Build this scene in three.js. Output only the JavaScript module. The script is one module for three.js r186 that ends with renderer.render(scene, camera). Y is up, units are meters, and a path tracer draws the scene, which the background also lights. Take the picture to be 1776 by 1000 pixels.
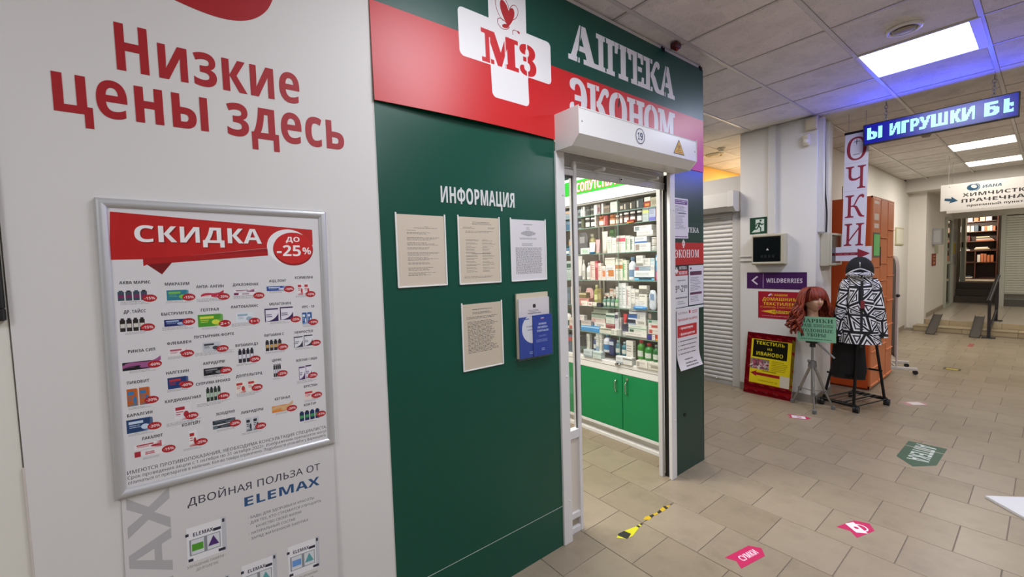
import * as THREE from 'three';
import { RoundedBoxGeometry } from 'three/addons/geometries/RoundedBoxGeometry.js';
import { FontLoader } from 'three/addons/loaders/FontLoader.js';
import { TextGeometry } from 'three/addons/geometries/TextGeometry.js';
import { mergeGeometries } from 'three/addons/utils/BufferGeometryUtils.js';
import { RectAreaLightUniformsLib } from 'three/addons/lights/RectAreaLightUniformsLib.js';

// ---------------------------------------------------------------- camera, light, exposure
const scene = new THREE.Scene();
scene.background = new THREE.Color(0x000000);
const camera = new THREE.PerspectiveCamera(69.09, 1776 / 1000, 0.05, 60);
camera.position.set(0, 1.54, 0);
camera.rotation.order = 'YXZ';
camera.rotation.set(-0.05605, -0.6601, -0.030397);
camera.updateMatrixWorld(true); camera.updateProjectionMatrix();
const renderer = new THREE.WebGLRenderer({ antialias: true });
renderer.toneMapping = THREE.LinearToneMapping;
renderer.toneMappingExposure = 1.85;
renderer.shadowMap.enabled = true;
RectAreaLightUniformsLib.init();
const CEIL = 2.95, WZ = -1.6;
// lamps: [centre x, centre z, width x, width z, colour, strength of the area light, glow of the panel]
const LAMPS = [
  [4.178, -0.615, 0.57, 0.535, 0xdfe6ff, 13, 4.0, 'overbright cool white ceiling light panel beside the round air vent'],
  [8.392, -0.597, 0.57, 0.57, 0xfffaf2, 12.5, 2.0, 'white ceiling light panel, the nearer of the far pair'],
  [10.198, -0.597, 0.57, 0.57, 0xfffaf2, 19, 2.0, 'white ceiling light panel, the farther of the far pair'],
  [1.168, -0.597, 0.57, 0.57, 0xf3f6ff, 11, 2.0, 'ceiling light panel over the shop front'],
  [-1.842, 0.005, 0.57, 0.57, 0xf3f6ff, 17, 2.0, 'ceiling light panel behind the viewer'],
  [1.168, 1.209, 0.57, 0.57, 0xf3f6ff, 15, 2.0, 'ceiling light panel on the far side of the passage'],
  [4.178, 1.209, 0.57, 0.57, 0xf3f6ff, 12, 2.0, 'ceiling light panel across the passage from the bright one'],
  [7.188, 1.209, 0.57, 0.57, 0xfffaf2, 15, 2.0, 'ceiling light panel on the far side of the passage, beyond the lockers'],
  [4.178, -3.005, 0.57, 0.57, 0xfff6ea, 15, 2.0, 'ceiling light panel in the side passage behind the shop'],
];
const KIOSK_LAMPS = [[1.77, -2.403, 25], [0.566, -3.005, 20]];
const BACK_LAMP = [7.188, -2.403, 34];

// ---------------------------------------------------------------- helpers
let seed = 7;
const rnd = () => { seed = (seed * 1664525 + 1013904223) % 4294967296; return seed / 4294967296; };
const rr = (a, b) => a + (b - a) * rnd();
const mats = new Map();
function M(hex, roughness = 0.6, extra) {
  const key = hex + '|' + roughness + '|' + (extra ? JSON.stringify(extra) : '');
  if (!mats.has(key)) mats.set(key, new THREE.MeshStandardMaterial({ color: new THREE.Color(hex), roughness, ...(extra || {}) }));
  return mats.get(key);
}
const taken = new Map();
function numbered(name) { const n = taken.get(name) || 0; taken.set(name, n + 1); return n ? name + '_' + String(n).padStart(3, '0') : name; }
function shade(m) { m.castShadow = true; m.receiveShadow = true; return m; }
function tag(o, label, category, group, kind) {
  if (label) o.userData.label = label;
  if (category) o.userData.category = category;
  if (group) o.userData.group = group;
  if (kind) o.userData.kind = kind;
  return o;
}
const asOne = (g) => Array.isArray(g) ? (g.length > 1 ? mergeGeometries(g.map((q) => { const n = q.index ? q.toNonIndexed() : q.clone(); for (const k of Object.keys(n.attributes)) if (!['position', 'normal', 'uv'].includes(k)) n.deleteAttribute(k); return n; })) : g[0]) : g;
function obj(name, geo, mat, parent = scene) { const m = shade(new THREE.Mesh(asOne(geo), mat)); m.name = numbered(name); parent.add(m); return m; }
function thing(name, label, category, pos = [0, 0, 0], turn = 0, group) {
  const o = new THREE.Group(); o.name = numbered(name); scene.add(o);
  o.position.set(...pos); o.rotation.y = turn;
  return tag(o, label, category, group);
}
function struct(name, geo, mat, label) { const m = obj(name, geo, mat); m.userData.kind = 'structure'; if (label) m.userData.label = label; return m; }
const T = (g, x = 0, y = 0, z = 0) => g.translate(x, y, z);
// a box from two corners
function bx(x0, x1, y0, y1, z0, z1) { return T(new THREE.BoxGeometry(x1 - x0, y1 - y0, z1 - z0), (x0 + x1) / 2, (y0 + y1) / 2, (z0 + z1) / 2); }
function rb(x0, x1, y0, y1, z0, z1, r = 0.004, s = 2) { return T(new RoundedBoxGeometry(x1 - x0, y1 - y0, z1 - z0, s, Math.min(r, (x1 - x0) / 2.01, (y1 - y0) / 2.01, (z1 - z0) / 2.01)), (x0 + x1) / 2, (y0 + y1) / 2, (z0 + z1) / 2); }
// bar between two points
function bar(a, b, r, seg = 8) {
  const A = new THREE.Vector3(...a), B = new THREE.Vector3(...b), d = B.clone().sub(A);
  const g = new THREE.CylinderGeometry(r, r, d.length(), seg);
  g.applyQuaternion(new THREE.Quaternion().setFromUnitVectors(new THREE.Vector3(0, 1, 0), d.normalize()));
  return T(g, (A.x + B.x) / 2, (A.y + B.y) / 2, (A.z + B.z) / 2);
}
function tube(pts, r, seg = 24, rad = 7) { return new THREE.TubeGeometry(new THREE.CatmullRomCurve3(pts.map((p) => new THREE.Vector3(...p))), seg, r, rad); }
// a chamfered plate: top face at +y, 18 triangles
function plate(w, t, d, c) {
  const P = [], N = [], U = [];
  const q = (a, b, cc, dd) => {
    const n = new THREE.Vector3().subVectors(b, a).cross(new THREE.Vector3().subVectors(dd, a)).normalize();
    for (const v of [a, b, cc, a, cc, dd]) { P.push(v.x, v.y, v.z); N.push(n.x, n.y, n.z); U.push(v.x / w + 0.5, v.z / d + 0.5); }
  };
  const V = (x, y, z) => new THREE.Vector3(x, y, z), a = w / 2, b = d / 2, a1 = a - c, b1 = b - c;
  const top = [V(-a1, 0, b1), V(a1, 0, b1), V(a1, 0, -b1), V(-a1, 0, -b1)], mid = [V(-a, -c, b), V(a, -c, b), V(a, -c, -b), V(-a, -c, -b)], low = [V(-a, -t, b), V(a, -t, b), V(a, -t, -b), V(-a, -t, -b)];
  q(...top);
  for (let i = 0; i < 4; i++) { const j = (i + 1) % 4; q(mid[i], mid[j], top[j], top[i]); q(low[i], low[j], mid[j], mid[i]); }
  const g = new THREE.BufferGeometry();
  g.setAttribute('position', new THREE.Float32BufferAttribute(P, 3)); g.setAttribute('normal', new THREE.Float32BufferAttribute(N, 3)); g.setAttribute('uv', new THREE.Float32BufferAttribute(U, 2));
  return g;
}
// ---- canvas prints
function canvas(w, h, draw) {
  const c = document.createElement('canvas'); c.width = Math.round(w); c.height = Math.round(h);
  const x = c.getContext('2d'); draw(x, c.width, c.height);
  const t = new THREE.CanvasTexture(c); t.colorSpace = THREE.SRGBColorSpace; t.magFilter = THREE.LinearFilter; t.anisotropy = 8;
  return t;
}
// text stretched to a box: left, baseline, width, cap height
function put(x, text, left, base, width, cap, font = 'bold', family = 'sans-serif') {
  x.save(); x.font = font + ' 100px ' + family; x.textBaseline = 'alphabetic'; x.textAlign = 'left';
  const m = x.measureText(text), w = m.actualBoundingBoxRight + m.actualBoundingBoxLeft, h = x.measureText('Н').actualBoundingBoxAscent;
  x.translate(left, base); x.scale(width / w, cap / h); x.fillText(text, m.actualBoundingBoxLeft, 0); x.restore();
}
function putc(x, text, cx, base, width, cap, font, family) { put(x, text, cx - width / 2, base, width, cap, font, family); }
// rows of print too small to read
function rows(x, left, top, width, n, step, th, colour, ragged = 0.3, words = true) {
  x.fillStyle = colour;
  for (let i = 0; i < n; i++) {
    let p = left; const end = left + width * (1 - ragged * rnd());
    while (p < end) { const w = Math.min(words ? rr(0.02, 0.1) * width : width, end - p); x.fillRect(p, top + i * step, w, th); p += w + (words ? 0.018 * width : 1e9); }
  }
}
// a sheet with a printed face (+z), edges take the colour of the print's rim
function sheetGeo(w, h, t) {
  const g = new THREE.BoxGeometry(w, h, t), n = g.attributes.normal, u = g.attributes.uv;
  for (let i = 0; i < u.count; i++) if (n.getZ(i) < 0.5) u.setXY(i, 0.002, 0.002);
  return g;
}
function printMat(tex, roughness = 0.6, extra) { return new THREE.MeshStandardMaterial({ map: tex, roughness, ...(extra || {}) }); }
// a shape cut from thin sheet, its face print spanning the outline's bounding box
function cutGeo(shape, t, bevel = 0) {
  const g = new THREE.ExtrudeGeometry(shape, { depth: t, bevelEnabled: bevel > 0, bevelSize: bevel, bevelThickness: bevel, bevelSegments: 2, curveSegments: 24 });
  g.computeBoundingBox(); const b = g.boundingBox, p = g.attributes.position, u = g.attributes.uv;
  for (let i = 0; i < p.count; i++) u.setXY(i, (p.getX(i) - b.min.x) / (b.max.x - b.min.x), (p.getY(i) - b.min.y) / (b.max.y - b.min.y));
  return g;
}
function poly(pts) { const s = new THREE.Shape(); pts.forEach(([a, b], i) => (i ? s.lineTo(a, b) : s.moveTo(a, b))); s.closePath(); return s; }
function roundRect(w, h, r) {
  const s = new THREE.Shape(), a = w / 2, b = h / 2;
  s.moveTo(-a + r, -b); s.lineTo(a - r, -b); s.absarc(a - r, -b + r, r, -Math.PI / 2, 0); s.lineTo(a, b - r); s.absarc(a - r, b - r, r, 0, Math.PI / 2); s.lineTo(-a + r, b); s.absarc(-a + r, b - r, r, Math.PI / 2, Math.PI); s.lineTo(-a, -b + r); s.absarc(-a + r, -b + r, r, Math.PI, 1.5 * Math.PI);
  return s;
}
// noise map (grey), tileable enough for soft mottling
function noiseTex(n, base, amp, grains, speck) {
  return canvas(n, n, (x) => {
    x.fillStyle = base; x.fillRect(0, 0, n, n);
    for (let i = 0; i < grains; i++) {
      const r = Math.pow(rnd(), 3) * n * 0.16 + 0.6, v = rnd() < 0.5 ? 0 : 255;
      x.fillStyle = `rgba(${v},${v},${v},${(amp * rnd()).toFixed(3)})`;
      const px = rnd() * n, py = rnd() * n;
      for (const ox of [-n, 0, n]) for (const oy of [-n, 0, n]) { if (px + ox < -r || px + ox > n + r || py + oy < -r || py + oy > n + r) continue; x.beginPath(); x.arc(px + ox, py + oy, r, 0, 7); x.fill(); }
    }
    if (speck) speck(x, n);
  });
}
// is a point in the photographed view, with a margin (used only to decide which tiles are built singly)
const pv = new THREE.Vector3();
function inView(px, py, pz, margin = 1.12) { pv.set(px, py, pz).applyMatrix4(camera.matrixWorldInverse); if (pv.z > -0.05) return false; pv.applyMatrix4(camera.projectionMatrix); return Math.abs(pv.x) < margin && Math.abs(pv.y) < margin; }

// ---------------------------------------------------------------- base materials
const paint = (hex, rough = 0.75) => new THREE.MeshStandardMaterial({ color: new THREE.Color(hex), roughness: rough });
const wallWhite = paint('#dedbd8', 0.5), wallCream = paint('#e4e0d6', 0.8), wallFar = paint('#e6e1d8', 0.8);
const whiteMetal = M('#dddbda', 0.35), whiteLacquer = M('#e6e5e3', 0.3), chrome = M('#c8c8c8', 0.2, { metalness: 1 }), darkMetal = M('#151516', 0.4, { metalness: 0.4 }), blackPlastic = M('#1a1a1b', 0.45), alu = M('#b9b9ba', 0.32, { metalness: 0.9 });
const glass = new THREE.MeshPhysicalMaterial({ color: 0xffffff, roughness: 0.02, transmission: 1, thickness: 0, ior: 1.45 });
const glassEdge = M('#7fa294', 0.2);

// ---------------------------------------------------------------- floor: square tiles laid in half bond
const TX = 0.3293, TZ = 0.33333, X0 = 2.3687, Z0 = -1.273;
{
  const floor = struct('floor', bx(-3.5, 11.74, -0.12, -0.004, -4.6, 2.4), M('#8a7f72', 0.9), 'beige square tiled passage floor laid in half bond');
  const tex = [0, 1, 2].map(() => noiseTex(256, '#ffffff', 0.016, 420, (x, n) => { for (let i = 0; i < 260; i++) { x.fillStyle = `rgba(70,50,30,${(0.1 * rnd()).toFixed(3)})`; x.fillRect(rnd() * n, rnd() * n, 1.5, 1.5); } }));
  const tones = ['#968872', '#92846e', '#998b76', '#91836d', '#948671', '#988a74'];
  const tm = tones.map((c, i) => new THREE.MeshStandardMaterial({ color: new THREE.Color(c), map: tex[i % 3], roughness: 0.34 }));
  const geo = plate(TX - 0.004, 0.03, TZ - 0.004, 0.0012);
  const all = [];
  for (let k = -18; k < 28; k++) for (let j = -11; j < 12; j++) {
    const cx = X0 + (k + 0.5) * TX, cz = Z0 + (j + 0.5) * TZ + (k & 1 ? TZ / 2 : 0);
    if (cx < -3.4 || cx > 11.3 || cz < -4.5 || cz > 2.3) continue;
    const seen = inView(cx, 0, cz) && !(cz < WZ - 0.15 && (cx < 1.5 || (cx > 2.95 && cx < 3.2))) && !(cx > 5.6 && cz < -1.7);
    all.push([cx, cz, seen, Math.hypot(cx, cz)]);
  }
  const singles = all.filter((a) => a[2]).sort((a, b) => a[3] - b[3]).slice(0, 296), chosen = new Set(singles), rest = [];
  for (const a of all) {
    if (chosen.has(a)) { const m = obj('tile', geo, tm[Math.floor(rnd() * 6)], floor); m.position.set(a[0], 0, a[1]); m.rotation.y = Math.floor(rnd() * 2) * Math.PI; }
    else rest.push(geo.clone().translate(a[0], 0, a[1]));
  }
  tag(obj('tile_field', rest, tm[0], floor), null, null, null, 'stuff');
}
// ---------------------------------------------------------------- ceiling: grid of lay-in panels
{
  const ceiling = struct('ceiling', bx(-3.5, 11.75, CEIL + 0.03, CEIL + 0.14, -4.6, 2.4), M('#9a9894', 0.9), 'suspended ceiling of speckled white mineral panels');
  const speck = (x, n) => { for (let i = 0; i < 700; i++) { const v = 60 + Math.floor(60 * rnd()); x.fillStyle = `rgba(${v},${v - 6},${v - 14},${(0.45 + 0.5 * rnd()).toFixed(2)})`; x.beginPath(); x.ellipse(rnd() * n, rnd() * n, 0.6 + 1.7 * rnd() * rnd(), 0.6 + 1.1 * rnd(), rnd() * 6, 0, 7); x.fill(); } };
  const tex = [0, 1, 2].map(() => noiseTex(512, '#ffffff', 0.03, 300, speck));
  const pm = ['#e2ded9', '#dfdbd6', '#e5e1dc'].map((c, i) => new THREE.MeshStandardMaterial({ color: new THREE.Color(c), map: tex[i], roughness: 0.85 }));
  const barMat = M('#c9c6c2', 0.32), S = 0.602, GX = 2.071, GZ = -1.5, far = [];
  const geo = plate(S - 0.022, 0.02, S - 0.022, 0.005).rotateX(Math.PI);
  const skip = new Set(LAMPS.map((l) => Math.floor((l[0] - GX) / S) + ',' + Math.floor((l[1] - GZ) / S)).concat([...KIOSK_LAMPS, BACK_LAMP].map((l) => Math.floor((l[0] - GX) / S) + ',' + Math.floor((l[1] - GZ) / S))));
  for (let i = -9; i < 16; i++) for (let j = -5; j < 6; j++) {
    const cx = GX + (i + 0.5) * S, cz = GZ + (j + 0.5) * S;
    if (cx > 11.3 || skip.has(i + ',' + j)) continue;
    if (inView(cx, CEIL, cz, 1.3) && cx < 11.3) { const m = obj('ceiling_panel', geo, pm[Math.floor(rnd() * 3)], ceiling); m.position.set(cx, CEIL + 0.004, cz); m.rotation.y = Math.PI / 2 * Math.floor(rnd() * 4); }
    else far.push(geo.clone().translate(cx, CEIL + 0.004, cz));
  }
  tag(obj('panel_field', far, pm[0], ceiling), null, null, null, 'stuff');
  for (let j = -5; j < 7; j++) obj('grid_bar', bx(-3.4, 11.4, CEIL, CEIL + 0.03, GZ + j * S - 0.012, GZ + j * S + 0.012), barMat, ceiling);
  for (let i = -9; i < 16; i++) obj('cross_bar', bx(GX + i * S - 0.005, GX + i * S + 0.005, CEIL + 0.002, CEIL + 0.03, -4.5, 2.3), barMat, ceiling);
}
// ---------------------------------------------------------------- lamps
function lampPanel(x, z, w, d, colour, power, glow, label, top = CEIL) {
  const t = thing('ceiling_light', label, 'light', [x, top, z]);
  const e = 0.014, e2 = d < 0.55 ? 0.05 : e;
  obj('frame', [bx(-w / 2 - e, w / 2 + e, -0.003, 0.02, -d / 2 - e, -d / 2), bx(-w / 2 - e, w / 2 + e, -0.003, 0.02, d / 2, d / 2 + e2), bx(-w / 2 - e, -w / 2, -0.003, 0.02, -d / 2, d / 2), bx(w / 2, w / 2 + e, -0.003, 0.02, -d / 2, d / 2)], whiteMetal, t);
  const m = new THREE.MeshStandardMaterial({ color: 0xf4f4f4, emissive: new THREE.Color(colour), emissiveIntensity: glow, roughness: 0.4 });
  obj('diffuser', bx(-w / 2, w / 2, 0.003, 0.016, -d / 2, d / 2), m, t);
  const L = new THREE.RectAreaLight(colour, power, w, d); L.position.set(x, top - 0.006, z); L.lookAt(x, 0, z); scene.add(L);
}
for (const l of LAMPS) lampPanel(...l);
KIOSK_LAMPS.forEach(([x, z, p], i) => lampPanel(x, z, 0.57, 0.57, 0xfffcf6, p, 3, i ? 'ceiling light panel deep inside the shop' : 'ceiling light panel inside the shop near its door'));
lampPanel(BACK_LAMP[0], BACK_LAMP[1], 0.57, 0.57, 0xffefd6, BACK_LAMP[2], 3, 'warm ceiling light panel in the side room behind the shutter');
{ // ceiling fittings
  const v = thing('air_vent', 'round white ceiling air vent with a raised disc beside the bright panel', 'vent', [3.655, CEIL, -0.605]);
  obj('flange', T(new THREE.TorusGeometry(0.078, 0.012, 10, 40).rotateX(Math.PI / 2), 0, -0.002, 0), whiteMetal, v);
  obj('collar', T(new THREE.CylinderGeometry(0.07, 0.07, 0.012, 32, 1, true), 0, 0.002, 0), M('#4a463f', 0.8), v);
  const d = obj('disc', T(new THREE.LatheGeometry([[0, -0.022], [0.045, -0.02], [0.056, -0.012], [0.05, -0.006], [0, -0.004]].map((p) => new THREE.Vector2(...p)), 32), 0, 0, 0), M('#a39a8c', 0.7), v); d.rotation.z = 0.05;
  const s = thing('round_vent', 'round cream ceiling fitting in the side passage near the smoke detector', 'vent', [5.76, CEIL, -2.84]);
  obj('flange', T(new THREE.TorusGeometry(0.1, 0.014, 10, 32).rotateX(Math.PI / 2), 0, -0.004, 0), M('#d8cdb4', 0.5), s);
  obj('disc', T(new THREE.CylinderGeometry(0.07, 0.06, 0.02, 28), 0, -0.012, 0), M('#d8cdb4', 0.5), s);
  const k = thing('smoke_detector', 'small white smoke detector on the side passage ceiling', 'detector', [5.51, CEIL, -2.63]);
  obj('base', T(new THREE.CylinderGeometry(0.05, 0.05, 0.012, 24), 0, -0.006, 0), M('#cfc9bc', 0.5), k);
  obj('sensor_head', T(new THREE.CylinderGeometry(0.045, 0.03, 0.03, 24), 0, -0.027, 0), M('#cfc9bc', 0.5), k);
  const k2 = thing('smoke_detector', 'flat white smoke detector on the ceiling beyond the moving text display', 'detector', [7.05, CEIL, -0.95]);
  obj('base', T(new THREE.CylinderGeometry(0.06, 0.06, 0.012, 24), 0, -0.006, 0), whiteMetal, k2);
  obj('sensor_head', T(new THREE.CylinderGeometry(0.05, 0.034, 0.03, 24), 0, -0.027, 0), M('#9a948a', 0.5), k2);
  const a = thing('alarm_sounder', 'small dark red fire alarm sounder above the shop sign', 'alarm', [2.6, CEIL, -1.535]);
  obj('housing', rb(-0.032, 0.032, -0.042, 0, -0.026, 0.026, 0.015, 3), M('#4a0d12', 0.35), a);
  obj('lens', T(new THREE.SphereGeometry(0.014, 16, 8), 0, -0.042, 0.006), M('#7a1018', 0.2), a);
}
// ---------------------------------------------------------------- walls
struct('wall_front', [bx(-3.5, -0.359, 0, CEIL, WZ - 0.1, WZ - 0.004), bx(-0.359, 1.56, 0, CEIL, WZ - 0.1, WZ - 0.014), bx(1.56, 3.035, 2.21, CEIL, WZ - 0.1, WZ - 0.014), bx(2.664, 3.035, 0, 2.19, WZ - 0.1, WZ - 0.014)], paint('#e2dfd4', 0.7), 'cream wall left of the white wall panel');
struct('wall_panel', bx(-0.355, 0.6, 0, CEIL - 0.002, WZ - 0.012, WZ), wallWhite, 'white wall panel that carries red lettering and posters');
struct('trim_1', bx(-0.3585, -0.3545, 0, 1.06, WZ - 0.012, WZ + 0.001), M('#cfc6bd', 0.6), 'thin joint strip at the edge of the white panel');
struct('wall_side', bx(3.035, 3.065, 0, CEIL - 0.01, -4.5, WZ - 0.012), M('#1d3a31', 0.5), 'outer side wall of the shop');
struct('wall_shop_rear', bx(-3.5, 5.25, 0, CEIL, -4.6, -4.5), wallCream);
struct('wall_rear', bx(-3.6, -3.5, 0, CEIL, -4.6, 2.4), wallCream);
struct('wall_right', bx(-3.5, 17, 0, CEIL + 0.1, 2.4, 2.5), paint('#a8a49e', 0.85));
struct('wall_passage_end', bx(5.25, 11, 0, CEIL, -3.4, -3.28), wallCream, 'pale wall of the side room behind the shutter');
struct('trim_10', bx(5.25, 11, 2.5, CEIL, -3.28, -3.27), M('#d9a548', 0.7), 'orange yellow band high on the wall of the side room');
struct('wall_passage', bx(5.6, 11.72, 0, CEIL, -1.92, -1.8), wallFar, 'long white passage wall behind the orange lockers');
struct('wall_pier', bx(11.7, 11.9, 0, CEIL, -1.85, -1.545), wallFar, 'short white pier where the steps begin');
struct('baseboard_passage', bx(7.1, 11.38, 0, 0.09, -1.8, -1.785), M('#a39684', 0.5));
// the column by the side passage
struct('column', bx(5.1, 5.6, 0, CEIL, -2.22, -1.48), paint('#dcd9d6', 0.7), 'white column carrying meter boxes and shop signs');
struct('baseboard_column', [bx(5.088, 5.1, 0, 0.085, -2.22, -1.468), bx(5.088, 5.6, 0, 0.085, -1.48, -1.468)], M('#8f877d', 0.5));

// ---------------------------------------------------------------- shop front: green boards and sign
const GREEN = '#034b3b', RED = '#c81f22', INK = '#20242a';
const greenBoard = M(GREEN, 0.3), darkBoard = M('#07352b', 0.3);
{
  const a = obj('green_board', [rb(0.603, 1.546, 0.222, 2.2, WZ - 0.013, WZ, 0.0015, 1)], greenBoard); tag(a, 'large glossy green wall board under the shop sign with notices on it', 'wall board');
  tag(obj('green_board', rb(0.603, 1.546, 0.0, 0.2195, WZ - 0.013, WZ, 0.0015, 1), greenBoard), 'low green plinth board at the floor below the large board', 'wall board');
  struct('trim_2', bx(0.603, 1.546, 0.2185, 0.223, WZ - 0.013, WZ - 0.001), M('#cfd6d2', 0.5));
  struct('trim_3', bx(0.5995, 0.6032, 0, 2.93, WZ - 0.013, WZ + 0.001), M('#c9c9c4', 0.5));
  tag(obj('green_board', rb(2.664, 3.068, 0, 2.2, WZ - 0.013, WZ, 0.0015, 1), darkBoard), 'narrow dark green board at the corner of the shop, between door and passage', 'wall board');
}
function butterfly(x, s) { // the heart shaped butterfly emblem, in units of s, origin at its body
  x.save(); x.scale(s, s); x.fillStyle = '#b3232b'; x.strokeStyle = '#8e2a33'; x.lineWidth = 0.035;
  x.beginPath(); x.moveTo(0.0, 1.0); x.bezierCurveTo(-0.35, 0.55, -0.65, 0.1, -0.55, -0.3); x.bezierCurveTo(-0.45, -0.6, -0.1, -0.45, 0.08, 0.05); x.bezierCurveTo(0.2, -0.25, 0.5, -0.35, 0.52, 0.0); x.bezierCurveTo(0.52, 0.4, 0.2, 0.75, 0.0, 1.0); x.fill();
  x.beginPath(); x.moveTo(-0.35, 0.75); x.bezierCurveTo(-1.0, 0.4, -1.0, -0.5, -0.75, -0.8); x.bezierCurveTo(-0.4, -0.9, 0.0, -0.5, 0.1, -0.1); x.stroke();
  x.beginPath(); x.moveTo(0.15, 0.55); x.bezierCurveTo(0.75, 0.4, 0.95, -0.2, 0.7, -0.42); x.bezierCurveTo(0.45, -0.55, 0.25, -0.3, 0.1, 0.0); x.stroke();
  x.beginPath(); x.moveTo(-0.05, 0.85); x.bezierCurveTo(-0.5, 0.5, -0.95, 0.7, -0.75, 1.05); x.bezierCurveTo(-0.5, 1.35, -0.05, 1.25, 0.1, 0.95); x.stroke();
  x.beginPath(); x.ellipse(-0.2, 1.0, 0.26, 0.12, -0.3, 0, 7); x.fill();
  x.beginPath(); x.moveTo(0.35, 1.35); x.bezierCurveTo(0.25, 1.0, 0.5, 1.0, 0.72, 1.05); x.stroke(); x.beginPath(); x.ellipse(0.8, 1.07, 0.1, 0.07, 0.4, 0, 7); x.fill();
  x.restore();
}
// a serif capital with its strokes thickened
function heavy(x, ch, l, base, w, cap) {
  put(x, ch, l, base, w, cap, 'bold', 'serif'); x.save(); x.font = 'bold 100px serif'; const m = x.measureText(ch), tw = m.actualBoundingBoxRight + m.actualBoundingBoxLeft, h = x.measureText('Н').actualBoundingBoxAscent;
  x.translate(l, base); x.scale(w / tw, cap / h); x.strokeStyle = x.fillStyle; x.lineWidth = 5; x.lineJoin = 'miter'; x.strokeText(ch, m.actualBoundingBoxLeft, 0); x.restore();
}
// stencil capitals: serif letters stretched tall, bridges cut through them in the ground colour
function stencil(x, letters, base, cap, ground, cuts) {
  for (const [ch, l, w] of letters) heavy(x, ch, l, base, w, cap);
  x.fillStyle = ground;
  for (const [cx, w, y0, y1] of cuts) x.fillRect(cx - w / 2, base - cap * y1, w, cap * (y1 - y0));
}
{
  const W = 2.46, H = 0.735, k = 2048 / W, Y0 = 2.18; // metres to pixels; the board spans x 0.602..3.062, y 2.18..2.915
  const px = (v) => (v - 0.602) * k, py = (v) => (Y0 + H - v) * k;
  const tex = canvas(W * k, H * k, (x, w, h) => {
    x.fillStyle = '#05473a'; x.fillRect(0, 0, w, h);
    x.fillStyle = RED; x.fillRect(0, py(2.552), w, h);
    // white cross
    x.fillStyle = '#e9e7e8';
    const rc = (a, b, c, d) => { x.beginPath(); x.roundRect(px(a), py(d), (b - a) * k, (d - c) * k, 0.024 * k); x.fill(); };
    rc(0.987, 1.533, 2.452, 2.662); rc(1.15, 1.374, 2.308, 2.84);
    x.save(); x.translate(px(1.262), py(2.733)); butterfly(x, 0.078 * k); x.restore();
    x.fillStyle = '#c8232a'; heavy(x, 'М', px(1.108), py(2.464), 0.205 * k, 0.139 * k); heavy(x, '3', px(1.328), py(2.464), 0.1 * k, 0.139 * k);
    x.fillStyle = '#e9e7e8'; x.fillRect(px(1.368), py(2.62), 0.008 * k, 0.175 * k); x.fillRect(px(1.236), py(2.605), 0.006 * k, 0.145 * k); x.fillRect(px(1.148), py(2.575), 0.005 * k, 0.12 * k);
    // shop name
    const white = '#dcd9de';
    x.fillStyle = white;
    const n1 = [['А', 1.668, 0.215], ['П', 1.89, 0.155], ['Т', 2.053, 0.15], ['Е', 2.207, 0.125], ['К', 2.338, 0.17], ['А', 2.508, 0.172]];
    stencil(x, n1.map(([c, l, w2]) => [c, px(l), w2 * k]), py(2.628), 0.186 * k, '#05473a', [[px(1.9675), 0.011 * k, 0.0, 1.01], [px(2.092), 0.008 * k, 0.6, 1.01], [px(2.163), 0.008 * k, 0.6, 1.01], [px(2.268), 0.008 * k, 0, 1.01], [px(2.402), 0.008 * k, 0, 1.01]]);
    x.save(); x.strokeStyle = '#05473a'; x.lineWidth = 0.007 * k;
    for (const [l, w2] of [[1.668, 0.215], [2.508, 0.172]]) { x.beginPath(); x.moveTo(px(l + w2 * 0.46), py(2.825)); x.lineTo(px(l + w2 * 0.3), py(2.622)); x.stroke(); }
    x.restore();
    x.fillStyle = white;
    const n2 = [['Э', 1.668, 0.13], ['К', 1.81, 0.18], ['О', 1.995, 0.16], ['Н', 2.165, 0.165], ['О', 2.335, 0.15], ['М', 2.49, 0.19]];
    stencil(x, n2.map(([c, l, w2]) => [c, px(l), w2 * k]), py(2.335), 0.19 * k, RED, [[px(1.877), 0.008 * k, 0, 1.01], [px(2.075), 0.008 * k, -0.02, 1.02], [px(2.41), 0.008 * k, -0.02, 1.02], [px(2.5), 0.006 * k, 0, 0.9], [px(2.248), 0.012 * k, 0, 0.4], [px(2.248), 0.012 * k, 0.6, 1.01]]);
    x.fillStyle = '#2a1512'; x.beginPath(); x.ellipse(px(2.083), py(2.478), 0.008 * k, 0.03 * k, 0.2, 0, 7); x.fill();
  });
  // the board bows off the wall along its lower left edge
  const g = new THREE.BoxGeometry(W, H, 0.004, 60, 14, 1), p = g.attributes.position, n = g.attributes.normal, u = g.attributes.uv;
  for (let i = 0; i < p.count; i++) {
    const a = (p.getX(i) + W / 2), b = (H / 2 - p.getY(i)) / H;
    const bow = a < 1.0 ? Math.sin(Math.PI * Math.min(1, (a + 0.12) / 1.12)) : 0;
    p.setZ(i, p.getZ(i) + 0.024 * bow * b * b * b);
    if (Math.abs(n.getX(i)) > 0.5 || Math.abs(n.getY(i)) > 0.5) u.setXY(i, 0.3, 0.02);
  }
  g.computeVertexNormals();
  const b = thing('shop_sign', 'long green and red glossy sign board with white cross and pharmacy name', 'sign', [0.602 + W / 2, Y0 + H / 2, WZ + 0.003]);
  obj('sign_board', g, printMat(tex, 0.4), b);
  for (const cx of [0.72, 1.2]) obj('clip', [rb(cx - 0.016, cx - 0.006, H / 2 - 0.014, H / 2 + 0.02, -0.006, 0.006, 0.002), rb(cx + 0.004, cx + 0.014, H / 2 - 0.012, H / 2 + 0.016, -0.006, 0.006, 0.002)], darkMetal, b);
}
// notice heading
const sans = await new FontLoader().loadAsync('fonts/droid/droid_sans_bold.typeface.json');
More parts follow.
